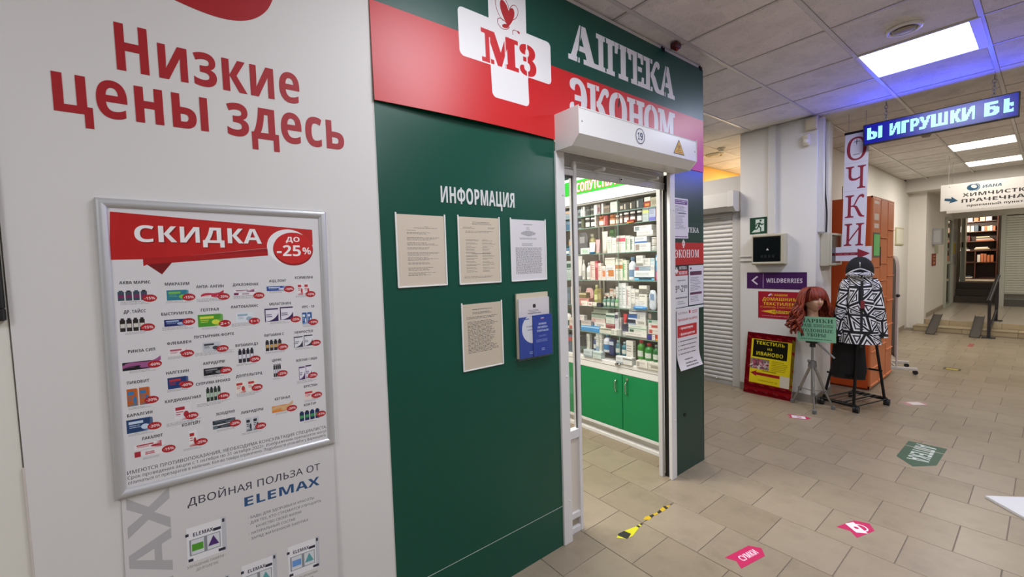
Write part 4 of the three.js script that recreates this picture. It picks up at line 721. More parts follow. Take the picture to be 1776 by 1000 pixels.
    ['box', -2.196, -2.167, 0.917, 0.968, 2.868, 'e1e1da', 'c0c0b8', 'small ivory carton at front'],
    ['box', -1.952, -1.846, 1.075, 1.134, 2.868, '33423e', '9a8f84', 'dark green carton'],
    ['box', -1.952, -1.832, 1.049, 1.075, 2.868, 'bcd0c4', '4c8070', 'flat mint carton'],
    ['box', -1.947, -1.827, 1.005, 1.049, 2.868, 'e4dfd6', 'b5544a', 'white carton with red lettering, upper'],
    ['box', -1.947, -1.828, 0.963, 1.005, 2.868, 'e2ddd4', 'b2504a', 'white carton with red lettering, lower'],
    ['box', -1.959, -1.92, 0.917, 0.953, 2.868, '2a2a86', '5050a4', 'small ultramarine carton'],
    ['box', -1.917, -1.887, 0.917, 0.957, 2.868, 'e0dfe0', 'c0bfc2', 'small white carton beside ultramarine one'],
    ['box', -1.885, -1.825, 0.917, 0.963, 2.868, 'c23a26', 'e4b03a', 'red carton with yellow lettering'],
  ]],
  ['showcase floor', 0.69, [
    ['box', -2.691, -2.605, 0.736, 0.855, 2.868, '1f2426', '4c6460', 'black carton with grey label'],
    ['box', -2.601, -2.565, 0.75, 0.889, 2.868, 'cfd0c4', '9fa298', 'slim pale carton beside the black one'],
    ['bottle', -2.528, -2.494, 0.75, 0.871, 2.868, '3a5286', 'd8dcdc', 'small navy bottle'],
    ['box', -2.491, -2.458, 0.749, 0.901, 2.868, 'd3d8d0', '7f9ab0', 'tall pale carton'],
    ['box', -2.454, -2.425, 0.749, 0.9, 2.868, 'd6d6ce', 'a8aaa2', 'plain pale carton beside the big bottle'],
    ['bottle', -2.423, -2.344, 0.749, 0.911, 2.868, 'd4dade', '2d78b0', 'big white bottle with blue bands'],
    ['box', -2.341, -2.293, 0.734, 0.871, 2.868, '27376a', 'b8c2d2', 'navy carton with white label'],
    ['bottle', -2.285, -2.234, 0.748, 0.871, 2.868, '2f6f80', 'a9ccd0', 'teal mouthwash bottle beside navy carton'],
    ['bottle', -2.219, -2.169, 0.748, 0.864, 2.868, '2f7484', 'a6c8cc', 'teal mouthwash bottle beside white carton'],
    ['box', -2.163, -2.095, 0.69, 0.882, 2.868, 'dedbd2', '9a3a3a', 'white carton with red band'],
    ['bottle', -2.066, -2.003, 0.743, 0.903, 2.868, '3f8a2c', 'c02e38', 'green bottle with big red cap'],
    ['bottle', -1.998, -1.928, 0.743, 0.88, 2.868, '2f8a3c', 'b8323a', 'green bottle with small red stopper'],
    ['bottle', -1.923, -1.863, 0.744, 0.877, 2.868, '23703a', '7a8a80', 'green bottle with grey stopper'],
    ['bottle', -1.858, -1.825, 0.744, 0.873, 2.868, '1f6a36', '68786e', 'green bottle half hidden at the end'],
    ['box', -2.241, -2.169, 0.69, 0.748, 2.828, 'd6dcdc', 'a8b4b8', 'low white carton in front of mouthwash'],
    ['box', -2.167, -2.078, 0.69, 0.749, 2.828, 'dcddd8', '7c7e7a', 'low white carton in front of red banded one'],
    ['box', -2.039, -1.932, 0.69, 0.743, 2.828, 'dbd8cc', 'a8a49a', 'flat cream carton, nearer the middle'],
    ['box', -1.927, -1.815, 0.69, 0.744, 2.828, 'd8d5c8', 'a09c90', 'flat cream carton, nearer the end'],
    ['box', -2.606, -2.502, 0.69, 0.75, 2.828, 'bcc8c8', '90a0a4', 'flat grey blue carton'],
    ['box', -2.495, -2.403, 0.69, 0.749, 2.828, 'c4d2cc', '9cb0a8', 'flat pale green carton'],
  ]],
];

const SHELF_Y = [0.69, 0.917, 1.152, 1.385, 1.617, 1.85, 1.957];
{
  const t = thing('glazed_showcase', 'tall white showcase with green doors, glass shelves and sliding glass panes', 'showcase', [0, 0, 0]);
  const green = M('#008349', 0.4), wh = M('#e4e3df', 0.35);
  const zr = -1.725, zl = -3.35, xf = 2.845, xb = 3.03;
  obj('back_panel', bx(xb - 0.012, xb, 0.6, 2.08, zl, zr), M('#6d665c', 0.25, { metalness: 0.35 }), t);
  obj('carcass', [bx(xf + 0.02, xb, 0.1, 0.6, zl, zr), bx(xf + 0.05, xb, 0.0, 0.1, zl, zr)], M('#cfcbc2', 0.6), t);
  obj('plinth', rb(xf + 0.004, xf + 0.05, 0.0, 0.03, zl, zr, 0.003), wh, t); obj('plinth', rb(xf, xf + 0.05, 0.088, 0.115, zl, zr, 0.003), wh, t);
  obj('counter_rail', rb(xf - 0.004, xb - 0.012, 0.652, 0.69, zl, zr, 0.004), wh, t); obj('counter_rail', rb(xf, xf + 0.03, 0.595, 0.65, zl, zr, 0.004), wh, t);
  for (const [a, b, hs] of [[-2.188, -1.727, -1], [-2.66, -2.194, 1], [-3.13, -2.666, -1]]) {
    const d = obj('door', rb(xf, xf + 0.018, 0.118, 0.592, a, b, 0.002, 1), green, t), hz = hs < 0 ? a + 0.045 : b - 0.055;
    obj('handle', tube([[xf, 0.56 - 0.02, hz], [xf - 0.02, 0.53, hz], [xf - 0.024, 0.49, hz], [xf - 0.02, 0.45, hz], [xf, 0.43, hz]], 0.0055, 16, 8), chrome, d);
    if (a > -2.3) obj('lock', T(new THREE.CylinderGeometry(0.011, 0.011, 0.01, 16).rotateZ(Math.PI / 2), xf - 0.003, 0.563, a + 0.05), chrome, d);
  }
  SHELF_Y.slice(1).forEach((y) => { const s = obj('glass_shelf', bx(xf + 0.012, xb - 0.014, y - 0.007, y - 0.001, zl, zr), glass, t); obj('shelf_edge', bx(xf + 0.009, xf + 0.012, y - 0.007, y - 0.001, zl, zr), glassEdge, s); });
  for (const z of [-2.545, -2.5, -1.79]) obj('upright', bx(xb - 0.028, xb - 0.012, 0.69, 2.07, z - 0.008, z + 0.008), M('#c9c8c2', 0.3, { metalness: 0.5 }), t);
  obj('top_rail', [rb(xf, xb, 2.055, 2.08, zl, zr, 0.003)], M('#a9a8a4', 0.4), t);
  for (const [a, b, x] of [[-2.245, -1.755, 2.85], [-2.7, -2.22, 2.855]]) { const p = obj('sliding_pane', bx(x - 0.002, x + 0.002, 0.69, 2.055, a, b), glass, t); obj('pane_edge', bx(x - 0.002, x + 0.002, 0.69, 2.055, b, b + 0.004), glassEdge, p); }
  obj('pane_stile', rb(2.84, 2.86, 0.69, 2.06, -1.752, -1.73, 0.003), wh, t);
  const lk = obj('pane_lock', [T(new THREE.CylinderGeometry(0.011, 0.011, 0.03, 16).rotateZ(Math.PI / 2), 2.835, 0.676, -2.235), T(new THREE.SphereGeometry(0.011, 12, 8), 2.835, 0.676, -2.21)], chrome, t); void lk;
}
{ // backlit header above the showcase
  const w = 1.62, h = 0.235, k = 1024 / w;
  const tex = canvas(w * k, h * k, (x, W, H) => { x.fillStyle = '#fbfbf8'; x.fillRect(0, 0, W, H); x.fillStyle = '#1f9428'; x.fillRect(0, H * 0.1, W, H * 0.55); const l = (v) => (v + 3.345) * k; x.fillStyle = '#fbf3ec'; x.strokeStyle = '#c01c18'; x.lineWidth = 7; x.lineJoin = 'round';
    x.save(); x.font = 'bold 100px sans-serif'; const s = 'СОПУТСТВУЮЩИЕ', m = x.measureText(s).width; x.translate(l(-2.66), H * 0.545); x.scale(0.68 * k / m, H * 0.33 / 73); x.lineWidth = 12; x.strokeText(s, 0, 0); x.fillText(s, 0, 0); x.restore(); });
  const t = thing('header_sign', 'backlit white header with green band and red edged letters over the showcase', 'sign', [2.85, 2.19, -2.535], -Math.PI / 2);
  obj('sign_face', T(sheetGeo(w, h, 0.01), 0, 0, 0.012), new THREE.MeshStandardMaterial({ map: tex, emissive: 0xffffff, emissiveMap: tex, emissiveIntensity: 0.5, roughness: 0.4 }), t);
  obj('light_box', bx(-w / 2, w / 2, -h / 2, h / 2, -0.06, 0.006), M('#deddd8', 0.5), t);
  const L = new THREE.RectAreaLight(0xfdfff4, 2.5, w, h); L.position.set(2.83, 2.19, -2.535); L.lookAt(0, 2.19, -2.535); scene.add(L);
}
// ---- stock
const textStrip = canvas(128, 128, (x, W, H) => { x.fillStyle = '#ffffff'; x.fillRect(0, 0, W, H); rows(x, 10, 26, 100, 3, 14, 5, 'rgba(40,40,50,0.55)', 0.5); rows(x, 10, 84, 110, 4, 9, 3, 'rgba(60,60,70,0.35)', 0.4); });
const packMats = new Map();
function packMat(hex, print) { const k = hex + print; if (!packMats.has(k)) packMats.set(k, new THREE.MeshStandardMaterial({ color: new THREE.Color('#' + hex), roughness: 0.45, map: print ? textStrip : null })); return packMats.get(k); }
function lathe(pts, seg = 24) { return new THREE.LatheGeometry(pts.map((p) => new THREE.Vector2(...p)), seg); }
// builds one article standing on y = 0, its front on x = 0 and facing -x, z centred
function article(kind, w, h, c, a, root) {
  const main = packMat(c, kind === 'box'), acc = packMat(a), d = kind === 'box' ? Math.min(0.09, Math.max(0.035, w * 0.6)) : w;
  if (kind === 'box') {
    const g = new THREE.BoxGeometry(d, h, w); obj('carton', T(g, d / 2, h / 2, 0), main, root);
    const v = (c.charCodeAt(1) + a.charCodeAt(2)) % 4;
    if (v === 0) obj('label', T(new THREE.BoxGeometry(0.0012, h * 0.26, w * 0.99), 0, h * 0.14, 0), acc, root);
    else if (v === 1) obj('label', T(new THREE.BoxGeometry(0.0012, h * 0.42, w * 0.62), 0, h * 0.45, 0.04 * w), acc, root);
    else if (v === 2) obj('label', T(new THREE.BoxGeometry(0.0012, h * 0.22, w * 0.99), 0, h * 0.76, 0), acc, root);
    else obj('label', T(new THREE.BoxGeometry(0.0012, h * 0.7, w * 0.24), 0, h * 0.5, -0.32 * w), acc, root);
    obj('flap', T(new THREE.BoxGeometry(d * 0.9, 0.0012, w * 0.96), d / 2, h + 0.0002, 0), main, root);
  } else if (kind === 'jar') {
    const r = w / 2, lid = h * 0.3;
    const X = r;
    obj('pot', T(lathe([[0, 0], [r * 0.92, 0], [r, 0.004], [r, h - lid - 0.006], [r * 0.88, h - lid], [0, h - lid]]), X, 0, 0), main, root);
    obj('lid', T(lathe([[0, h - lid], [r * 0.97, h - lid], [r * 0.99, h - 0.004], [r * 0.94, h], [0, h]]), X, 0, 0), kind === 'jar' && c < '9' ? packMat('26282a') : main, root);
    obj('label', T(new THREE.CylinderGeometry(r * 1.01, r * 1.01, (h - lid) * 0.55, 20, 1, true, Math.PI * 1.2, Math.PI * 0.6), X, (h - lid) * 0.45, 0), acc, root);
    if (h > 0.06 && c < '9') obj('lid_label', T(new THREE.CylinderGeometry(r * 1.0, r * 1.0, lid * 0.5, 20, 1, true, Math.PI * 1.2, Math.PI * 0.6), X, h - lid * 0.5, 0), acc, root);
  } else if (kind === 'bottle') {
    const r = w / 2, X = r;
    obj('bottle_body', T(lathe([[0, 0], [r * 0.9, 0], [r, 0.006], [r, h * 0.6], [r * 0.9, h * 0.7], [r * 0.42, h * 0.8], [r * 0.38, h * 0.84], [0, h * 0.84]]), X, 0, 0), main, root);
    obj('cap', T(lathe([[0, h * 0.83], [r * 0.5, h * 0.83], [r * 0.52, h * 0.97], [r * 0.44, h], [0, h]]), X, 0, 0), acc, root);
    obj('label', T(new THREE.CylinderGeometry(r * 1.012, r * 1.012, h * 0.3, 20, 1, true, Math.PI * 1.2, Math.PI * 0.6), X, h * 0.3, 0), packMat(c < '7' ? 'cfd6cc' : a), root);
  } else if (kind === 'tube') {
    const cap = h * 0.16, P = [], I = [], n = 16, m = 6;
    for (let j = 0; j <= m; j++) for (let i = 0; i <= n; i++) { const f = j / m, an = i / n * Math.PI * 2, flat = 1 - 0.9 * f; P.push(0.018 + 0.016 * flat * Math.cos(an), cap + (h - cap) * f, w * (0.36 + 0.14 * f) * Math.sin(an)); }
    for (let j = 0; j < m; j++) for (let i = 0; i < n; i++) { const q = j * (n + 1) + i; I.push(q, q + n + 1, q + 1, q + 1, q + n + 1, q + n + 2); }
    const g = new THREE.BufferGeometry(); g.setAttribute('position', new THREE.Float32BufferAttribute(P, 3)); g.setAttribute('uv', new THREE.Float32BufferAttribute(new Float32Array(P.length / 3 * 2), 2)); g.setIndex(I); g.computeVertexNormals();
    obj('tube_body', g, new THREE.MeshStandardMaterial({ color: new THREE.Color('#' + c), roughness: 0.4, side: 2 }), root);
    const cg = lathe([[0, 0], [w * 0.36, 0], [w * 0.38, cap * 0.9], [w * 0.36, cap], [0, cap]]); cg.scale(0.016 / (w * 0.38), 1, 1); obj('cap', T(cg, 0.018, 0, 0), acc, root);
  } else {
    const g = new THREE.SphereGeometry(0.5, 20, 14), p = g.attributes.position;
    for (let i = 0; i < p.count; i++) { const x = p.getX(i) * 2, y = p.getY(i) * 2, z = p.getZ(i) * 2, k = 1 / Math.pow(Math.pow(Math.abs(y), 4) + Math.pow(Math.abs(z), 4) + Math.pow(Math.abs(x), 2.4), 0.27); p.setXYZ(i, x * k * 0.014 + 0.018 + 0.002 * Math.sin(9 * y + 5 * z), (y * k * 0.5 + 0.5) * h, z * k * 0.5 * w * (0.93 + 0.05 * Math.sin(7 * y))); }
    g.computeVertexNormals(); g.computeBoundingBox(); const bb = g.boundingBox; g.translate(0, -bb.min.y, 0); g.scale(1, h / (bb.max.y - bb.min.y), w / (bb.max.z - bb.min.z));
    obj('bag', g, main, root); obj('label', T(new THREE.BoxGeometry(0.0012, h * 0.3, w * 0.5), 0.003, h * 0.66, 0), acc, root);
  }
}
const CATS = { box: ['carton', 'box'], jar: ['cosmetic_jar', 'jar'], bottle: ['bottle', 'bottle'], tube: ['cream_tube', 'tube'], pouch: ['pouch', 'pouch'] };
for (const [place, base, list] of STOCK) {
  const next = SHELF_Y.find((y) => y > base + 0.01) || 2.055;
  for (const [kind, z0, z1, y0, y1, x, c, a, text] of list) {
    const top = Math.min(y1, next - 0.009), w = z1 - z0 - 0.001, h = top - y0 - 0.0006;
    const words = (text + ' on the ' + place);
    const t = thing(CATS[kind][0], words, CATS[kind][1], [x, y0 + 0.0002, (z0 + z1) / 2], 0, 'articles on the ' + place);
    article(kind, w, h, c, a, t);
  }
}
{ // articles farther along the showcase, glimpsed through the side window
  const kinds = ['box', 'box', 'bottle', 'box'], cols = ['dcdcd4', 'a9b8b4', '8a9aa8', 'e4d8cc', '5f6a74', 'd4c4b4', '3c6a8a'], ac = ['6a7a88', 'b04a4a', '3c5a4c', 'c8a070', 'e0e0da'];
  const cn = ['off-white', 'grey green', 'steel grey', 'pinkish cream', 'charcoal', 'tan', 'deep blue'], an = ['slate', 'red', 'dark green', 'ochre', 'white'];
  const rowsN = ['showcase floor', 'sixth glass shelf', 'fifth glass shelf', 'fourth glass shelf', 'third glass shelf', 'second glass shelf', 'highest glass shelf'];
  SHELF_Y.forEach((y, i) => {
    let z = -2.705; const top = (SHELF_Y[i + 1] || 2.05) - y - 0.02;
    while (z > -3.1) { const w = rr(0.04, 0.09), h = Math.min(top, rr(0.09, 0.19)), k = kinds[Math.floor(rnd() * 4)], ci = Math.floor(rnd() * 7), ai = Math.floor(rnd() * 5); const t = thing(CATS[k][0], (h > 0.14 ? 'tall ' : h > 0.115 ? 'medium ' : 'low ') + cn[ci] + ' ' + (k === 'box' ? 'carton' : 'bottle') + ' with ' + an[ai] + ' mark, past the side window, ' + rowsN[i], CATS[k][1], [2.87, y + 0.0002, z - w / 2], 0, 'articles seen through the side window on the ' + rowsN[i]); article(k, w, h, cols[ci], ac[ai], t); z -= w + 0.006; }
  });
}

// ---------------------------------------------------------------- side passage: roller shutter closing a stall, wall above it
{
  struct('wall_stall', [bx(5.15, 5.25, 2.31, 2.5, -4.5, -2.22)], M('#b9b6b3', 0.6), 'grey panel over the side passage shutter');
  struct('trim_8', rb(5.13, 5.19, 0, 2.1, -2.325, -2.225, 0.004), M('#c4c1be', 0.4), 'grey shutter guide post beside the column');
  const t = thing('roller_shutter', 'closed grey roller shutter in the side passage beside the column', 'roller shutter', [5.15, 0, 0]);
  const prof = poly([[0, 2.09], [-0.13, 2.09], [-0.18, 2.14], [-0.18, 2.3], [0, 2.3]]);
  obj('housing', new THREE.ExtrudeGeometry(prof, { depth: 1.9, bevelEnabled: false }).translate(0, 0, -4.2), M('#cfccc9', 0.4), t);
  obj('end_cap', new THREE.ExtrudeGeometry(poly([[0.0, 2.085], [-0.135, 2.085], [-0.187, 2.135], [-0.187, 2.31], [0.0, 2.31]]), { depth: 0.06, bevelEnabled: true, bevelSize: 0.004, bevelThickness: 0.004 }).translate(0, 0, -2.3), M('#d6d3d0', 0.35), t);
  const ss = new THREE.Shape(); ss.moveTo(0.012, 0); ss.lineTo(0.006, 0.0); ss.quadraticCurveTo(-0.016, 0.012, -0.012, 0.03); ss.quadraticCurveTo(-0.01, 0.045, 0.004, 0.05); ss.lineTo(0.012, 0.05); ss.closePath();
  const sg = new THREE.ExtrudeGeometry(ss, { depth: 1.875, bevelEnabled: false, curveSegments: 5 }).translate(0, 0, -4.2), sm = M('#cfcdcb', 0.4);
  for (let i = 0; i < 40; i++) { const s = obj('slat', sg, sm, t); s.position.set(0, 0.045 + i * 0.0512, 0); }
  obj('bottom_bar', rb(-0.004, 0.018, 0.0, 0.043, -4.2, -2.325, 0.004), M('#b4b2b0', 0.4), t); obj('latch', T(new THREE.SphereGeometry(0.014, 12, 8), -0.006, 0.055, -2.52), chrome, t);
}
// ---------------------------------------------------------------- fittings and signs on the column, which faces down the passage
const CX = 5.1;
function facing(name, label, y0, y1, z0, z1, x, base, draw, cat = 'sign', ppm = 900, rough = 0.45, thick = 0.003) {
  const w = z1 - z0, h = y1 - y0, tex = canvas(w * ppm, h * ppm, (c, W, H) => { c.fillStyle = base; c.fillRect(0, 0, W, H); draw(c, W, H); });
  const m = obj(name, T(sheetGeo(w, h, thick), 0, 0, thick / 2), printMat(tex, rough)); m.position.set(x, (y0 + y1) / 2, (z0 + z1) / 2); m.rotation.y = -Math.PI / 2; return tag(m, label, cat);
}
facing('exit_sign', 'green emergency exit plate with a running figure on the column', 1.805, 1.988, -2.115, -1.938, CX, '#12402c', (x, W, H) => {
  x.fillStyle = '#cfdad1'; x.fillRect(W * 0.34, H * 0.12, W * 0.5, H * 0.74); x.beginPath(); x.moveTo(W * 0.1, H * 0.9); x.lineTo(W * 0.34, H * 0.68); x.lineTo(W * 0.34, H * 0.86); x.lineTo(W * 0.6, H * 0.86); x.lineTo(W * 0.6, H * 0.9); x.fill();
  x.fillStyle = x.strokeStyle = '#12402c'; x.lineWidth = W * 0.075; x.lineCap = 'round'; x.lineJoin = 'round';
  const L = (...p) => { x.beginPath(); p.forEach(([a, b], i) => (i ? x.lineTo(a * W, b * H) : x.moveTo(a * W, b * H))); x.stroke(); };
  x.beginPath(); x.arc(W * 0.63, H * 0.21, W * 0.06, 0, 7); x.fill(); x.lineWidth = W * 0.1; L([0.58, 0.36], [0.52, 0.54]); x.lineWidth = W * 0.07;
  L([0.52, 0.54], [0.64, 0.64], [0.64, 0.82]); L([0.52, 0.54], [0.42, 0.7], [0.24, 0.72]); L([0.57, 0.34], [0.43, 0.38], [0.37, 0.52]); L([0.59, 0.34], [0.69, 0.46], [0.79, 0.42]);
}, 'sign', 1100);
facing('direction_sign', 'purple sign with white arrow and word, on the column under the meter box', 1.19, 1.372, -2.146, -1.556, CX, '#431653', (x, W, H) => {
  x.fillStyle = '#b9a9c2'; x.fillRect(W * 0.285, H * 0.06, W * 0.01, H * 0.88); x.strokeStyle = '#d4cbd8'; x.lineWidth = H * 0.09; x.beginPath(); x.moveTo(W * 0.19, H * 0.25); x.lineTo(W * 0.1, H * 0.5); x.lineTo(W * 0.19, H * 0.75); x.stroke(); x.fillStyle = '#d4cbd8'; put(x, 'WILDBERRIES', W * 0.345, H * 0.62, W * 0.59, H * 0.26);
});
facing('direction_sign', 'red sign with yellow words and arrow, on the column behind the wig', 0.862, 1.16, -2.025, -1.597, CX, '#a3152a', (x, W, H) => {
  x.fillStyle = '#e5b928'; putc(x, 'С НАШИМ', W * 0.5, H * 0.16, W * 0.36, H * 0.07); putc(x, 'ДОМАШНИМ', W * 0.5, H * 0.34, W * 0.8, H * 0.12); putc(x, 'ТЕКСТИЛЕМ', W * 0.5, H * 0.51, W * 0.76, H * 0.11); putc(x, 'СТАНЕШЬ СЧАСТЛИВЕЕ', W * 0.5, H * 0.61, W * 0.9, H * 0.065, '');
  x.beginPath(); x.moveTo(W * 0.06, H * 0.745); x.lineTo(W * 0.42, H * 0.66); x.lineTo(W * 0.4, H * 0.7); x.lineTo(W * 0.95, H * 0.7); x.lineTo(W * 0.95, H * 0.8); x.lineTo(W * 0.4, H * 0.8); x.lineTo(W * 0.42, H * 0.84); x.fill(); x.fillStyle = '#5a1a1a'; put(x, 'ПАВИЛЬОН 38', W * 0.34, H * 0.775, W * 0.56, H * 0.06); rows(x, W * 0.1, H * 0.9, W * 0.8, 1, 9, H * 0.02, '#d8a0a0', 0.1); x.fillStyle = '#d8c8d8'; x.save(); x.translate(W * 0.28, H * 0.12); x.rotate(-0.6); x.beginPath(); x.ellipse(0, 0, W * 0.05, H * 0.03, 0, 0, 7); x.fill(); x.restore();
});
{ // leaning poster
  const w = 0.485, h = 0.69, t = thing('leaning_poster', 'yellow and black textile poster edged with red foil, leaning on the column', 'poster', [5.0, 0.002, -1.9], -Math.PI / 2); t.rotation.order = 'YXZ'; t.rotation.x = -0.12; t.rotation.z = -0.02;
  const tex = canvas(w * 1300, h * 1300, (x, W, H) => {
    x.fillStyle = '#7d0d1a'; x.fillRect(0, 0, W, H); const l = W * 0.1, r = W * 0.94, tp = H * 0.1;
    x.fillStyle = '#e3cf1e'; x.fillRect(l, tp, r - l, H * 0.72); x.fillStyle = '#17140c'; x.fillRect(l + W * 0.04, tp + 8, W * 0.72, H * 0.285);
    x.fillStyle = '#d8c81e'; putc(x, 'ТЕКСТИЛЬ', W * 0.5, H * 0.185, W * 0.6, H * 0.055); putc(x, 'ИЗ', W * 0.5, H * 0.265, W * 0.1, H * 0.035); putc(x, 'ИВАНОВО', W * 0.5, H * 0.36, W * 0.56, H * 0.06);
    x.fillStyle = '#8c7a72'; x.fillRect(l + 4, H * 0.42, W * 0.4, H * 0.17); for (let i = 0; i < 60; i++) { x.fillStyle = ['#c8a8a8', '#8a2a4a', '#d8d0cc', '#5a4a4a', '#a85a70'][i % 5]; x.beginPath(); x.ellipse(l + rr(0.02, 0.38) * W, H * rr(0.44, 0.575), W * rr(0.01, 0.05), H * rr(0.005, 0.025), rnd() * 3, 0, 7); x.fill(); }
    rows(x, W * 0.56, H * 0.43, W * 0.34, 6, H * 0.028, H * 0.01, '#8a7a10', 0.3); x.fillStyle = '#a01a28'; x.beginPath(); x.moveTo(l + 8, H * 0.665); x.lineTo(W * 0.26, H * 0.615); x.lineTo(W * 0.24, H * 0.645); x.lineTo(W * 0.74, H * 0.645); x.lineTo(W * 0.74, H * 0.69); x.lineTo(W * 0.24, H * 0.69); x.lineTo(W * 0.26, H * 0.715); x.fill();
    x.fillStyle = '#3a3210'; rows(x, W * 0.36, H * 0.6, W * 0.3, 1, 9, H * 0.014, '#6a5a10', 0); put(x, 'ПАВИЛЬОН 38', W * 0.3, H * 0.78, W * 0.4, H * 0.022, ''); x.fillStyle = '#d8d0c0'; x.fillRect(W * 0.75, H * 0.64, W * 0.19, H * 0.18);
  });
  obj('board', T(rb(-w / 2, w / 2, 0, h, -0.012, 0, 0.002, 1), 0, 0, 0), M('#cfcac6', 0.6), t);
  obj('poster_face', T(sheetGeo(w - 0.004, h - 0.004, 0.001), 0, h / 2, 0.0008), printMat(tex, 0.3), t);
  const foil = new THREE.MeshStandardMaterial({ color: 0xb01526, roughness: 0.2, metalness: 0.75 }), gold = new THREE.MeshStandardMaterial({ color: 0xc9a638, roughness: 0.22, metalness: 0.8 });
  const strip = (x0, x1, y0, y1) => { const g = new THREE.PlaneGeometry(x1 - x0, y1 - y0, 14, 14), p = g.attributes.position; for (let i = 0; i < p.count; i++) p.setZ(i, 0.003 + 0.0022 * Math.sin(p.getX(i) * 60 + p.getY(i) * 37) + 0.0015 * Math.sin(p.getY(i) * 91)); g.computeVertexNormals(); return T(g, (x0 + x1) / 2, (y0 + y1) / 2, 0); };
  foil.side = gold.side = THREE.DoubleSide;
  for (const [a, b, c, d, m] of [[-w / 2, w / 2, 0, 0.115, foil], [-w / 2, w / 2, h - 0.065, h, foil], [-w / 2, -w / 2 + 0.045, 0.115, h - 0.065, foil], [w / 2 - 0.028, w / 2, 0.115, h - 0.03, gold]]) obj(m === gold ? 'gold_edging' : 'foil_edging', strip(a, b, c, d), m, t);
}
function meterBox(label, pos, turn, w, h, d) {
  const t = thing('meter_box', label, 'meter box', pos, turn), beige = M('#b9b29c', 0.5);
  obj('case', rb(-w / 2, w / 2, -h / 2, h / 2, 0, d * 0.8, 0.012, 3), beige, t);
  obj('cover', [rb(-w / 2 + 0.006, w / 2 - 0.006, h / 2 - 0.03, h / 2 - 0.006, d * 0.78, d, 0.008), rb(-w / 2 + 0.006, w / 2 - 0.006, -h / 2 + 0.006, -h / 2 + 0.032, d * 0.78, d, 0.008), rb(-w / 2 + 0.006, -w / 2 + 0.02, -h / 2 + 0.02, h / 2 - 0.02, d * 0.78, d, 0.005), rb(w / 2 - 0.04, w / 2 - 0.006, -h / 2 + 0.02, h / 2 - 0.02, d * 0.78, d, 0.008)], beige, t);
  const wd = obj('smoked_window', rb(-w / 2 + 0.02, w / 2 - 0.042, -h / 2 + 0.034, h / 2 - 0.034, d * 0.7, d * 0.97, 0.004), M('#101214', 0.12), t);
  obj('warning_mark', new THREE.ExtrudeGeometry(poly([[-0.014, -0.01], [0.014, -0.01], [0, 0.014]]), { depth: 0.0006, bevelEnabled: false }).translate(0, 0, d * 0.97), M('#c9c8c0', 0.5), wd);
  for (let i = 0; i < 4; i++) obj('breaker', bx(-0.07 + i * 0.038, -0.045 + i * 0.038, -0.09, -0.06, d * 0.968, d * 0.9715), M('#24272a', 0.3), wd);
}
meterBox('beige meter box with smoked window on the face of the column', [CX, 1.625, -1.9], -Math.PI / 2, 0.335, 0.335, 0.09);
meterBox('beige meter box with smoked window on the corridor side of the column', [5.4, 1.6, -1.48], 0, 0.36, 0.345, 0.1);
{ // cable ducts, sensors and wires on the column
  tag(obj('cable_duct', rb(CX - 0.035, CX, 1.795, CEIL, -1.915, -1.848, 0.004), M('#d4d2cf', 0.5)), 'white cable duct running up the column from the meter box', 'cable duct');
  tag(obj('cable_duct', rb(5.14, 5.2, 1.78, CEIL - 0.02, -1.48, -1.435, 0.004), M('#d0cdc9', 0.5)), 'narrow cable duct nearest the camera on the corridor side of the column', 'cable duct');
  tag(obj('cable_duct', rb(5.32, 5.42, 1.775, CEIL - 0.03, -1.48, -1.44, 0.004), M('#d3d0cc', 0.5)), 'wide cable duct over the second meter box', 'cable duct');
  tag(obj('power_cable', tube([[5.26, 2.9, -1.46], [5.265, 2.5, -1.455], [5.26, 2.2, -1.45], [5.28, 1.98, -1.44], [5.27, 1.78, -1.44]], 0.008, 40, 7), M('#1c1b1b', 0.5)), 'black cable hanging down the column between the ducts', 'cable');
  const d = thing('motion_sensor', 'white motion sensor tilted on the column near the ceiling', 'sensor', [CX - 0.03, 2.72, -1.56]); d.rotation.z = 0.25;
  obj('housing', rb(-0.03, 0.03, -0.06, 0.06, -0.03, 0.03, 0.018, 3), M('#d5cdb8', 0.45), d); obj('lens', T(new THREE.SphereGeometry(0.026, 16, 10), -0.018, -0.012, 0.0), M('#e3ddcd', 0.3), d); obj('bracket', bx(0.02, 0.06, 0.0, 0.02, -0.008, 0.008), M('#bfb7a4', 0.5), d);
  const j = thing('junction_box', 'square cream junction box at the top of the column under the ceiling', 'junction box', [CX - 0.02, 2.87, -1.51]);
  obj('case', rb(-0.03, 0.03, -0.06, 0.06, -0.06, 0.04, 0.008), M('#cbbf9c', 0.5), j); obj('cover', rb(-0.036, -0.029, -0.05, 0.05, -0.05, 0.03, 0.003), M('#d2c7a6', 0.5), j);
  tag(obj('wall_conduit', [rb(CX - 0.012, CX, 1.4975, 1.512, -2.23, -2.08, 0.003), rb(CX - 0.012, CX, 1.5475, 1.562, -2.23, -2.08, 0.003)], M('#c9c6c2', 0.5)), 'pair of thin white conduits running to the meter box from the shutter guide', 'conduit');
}
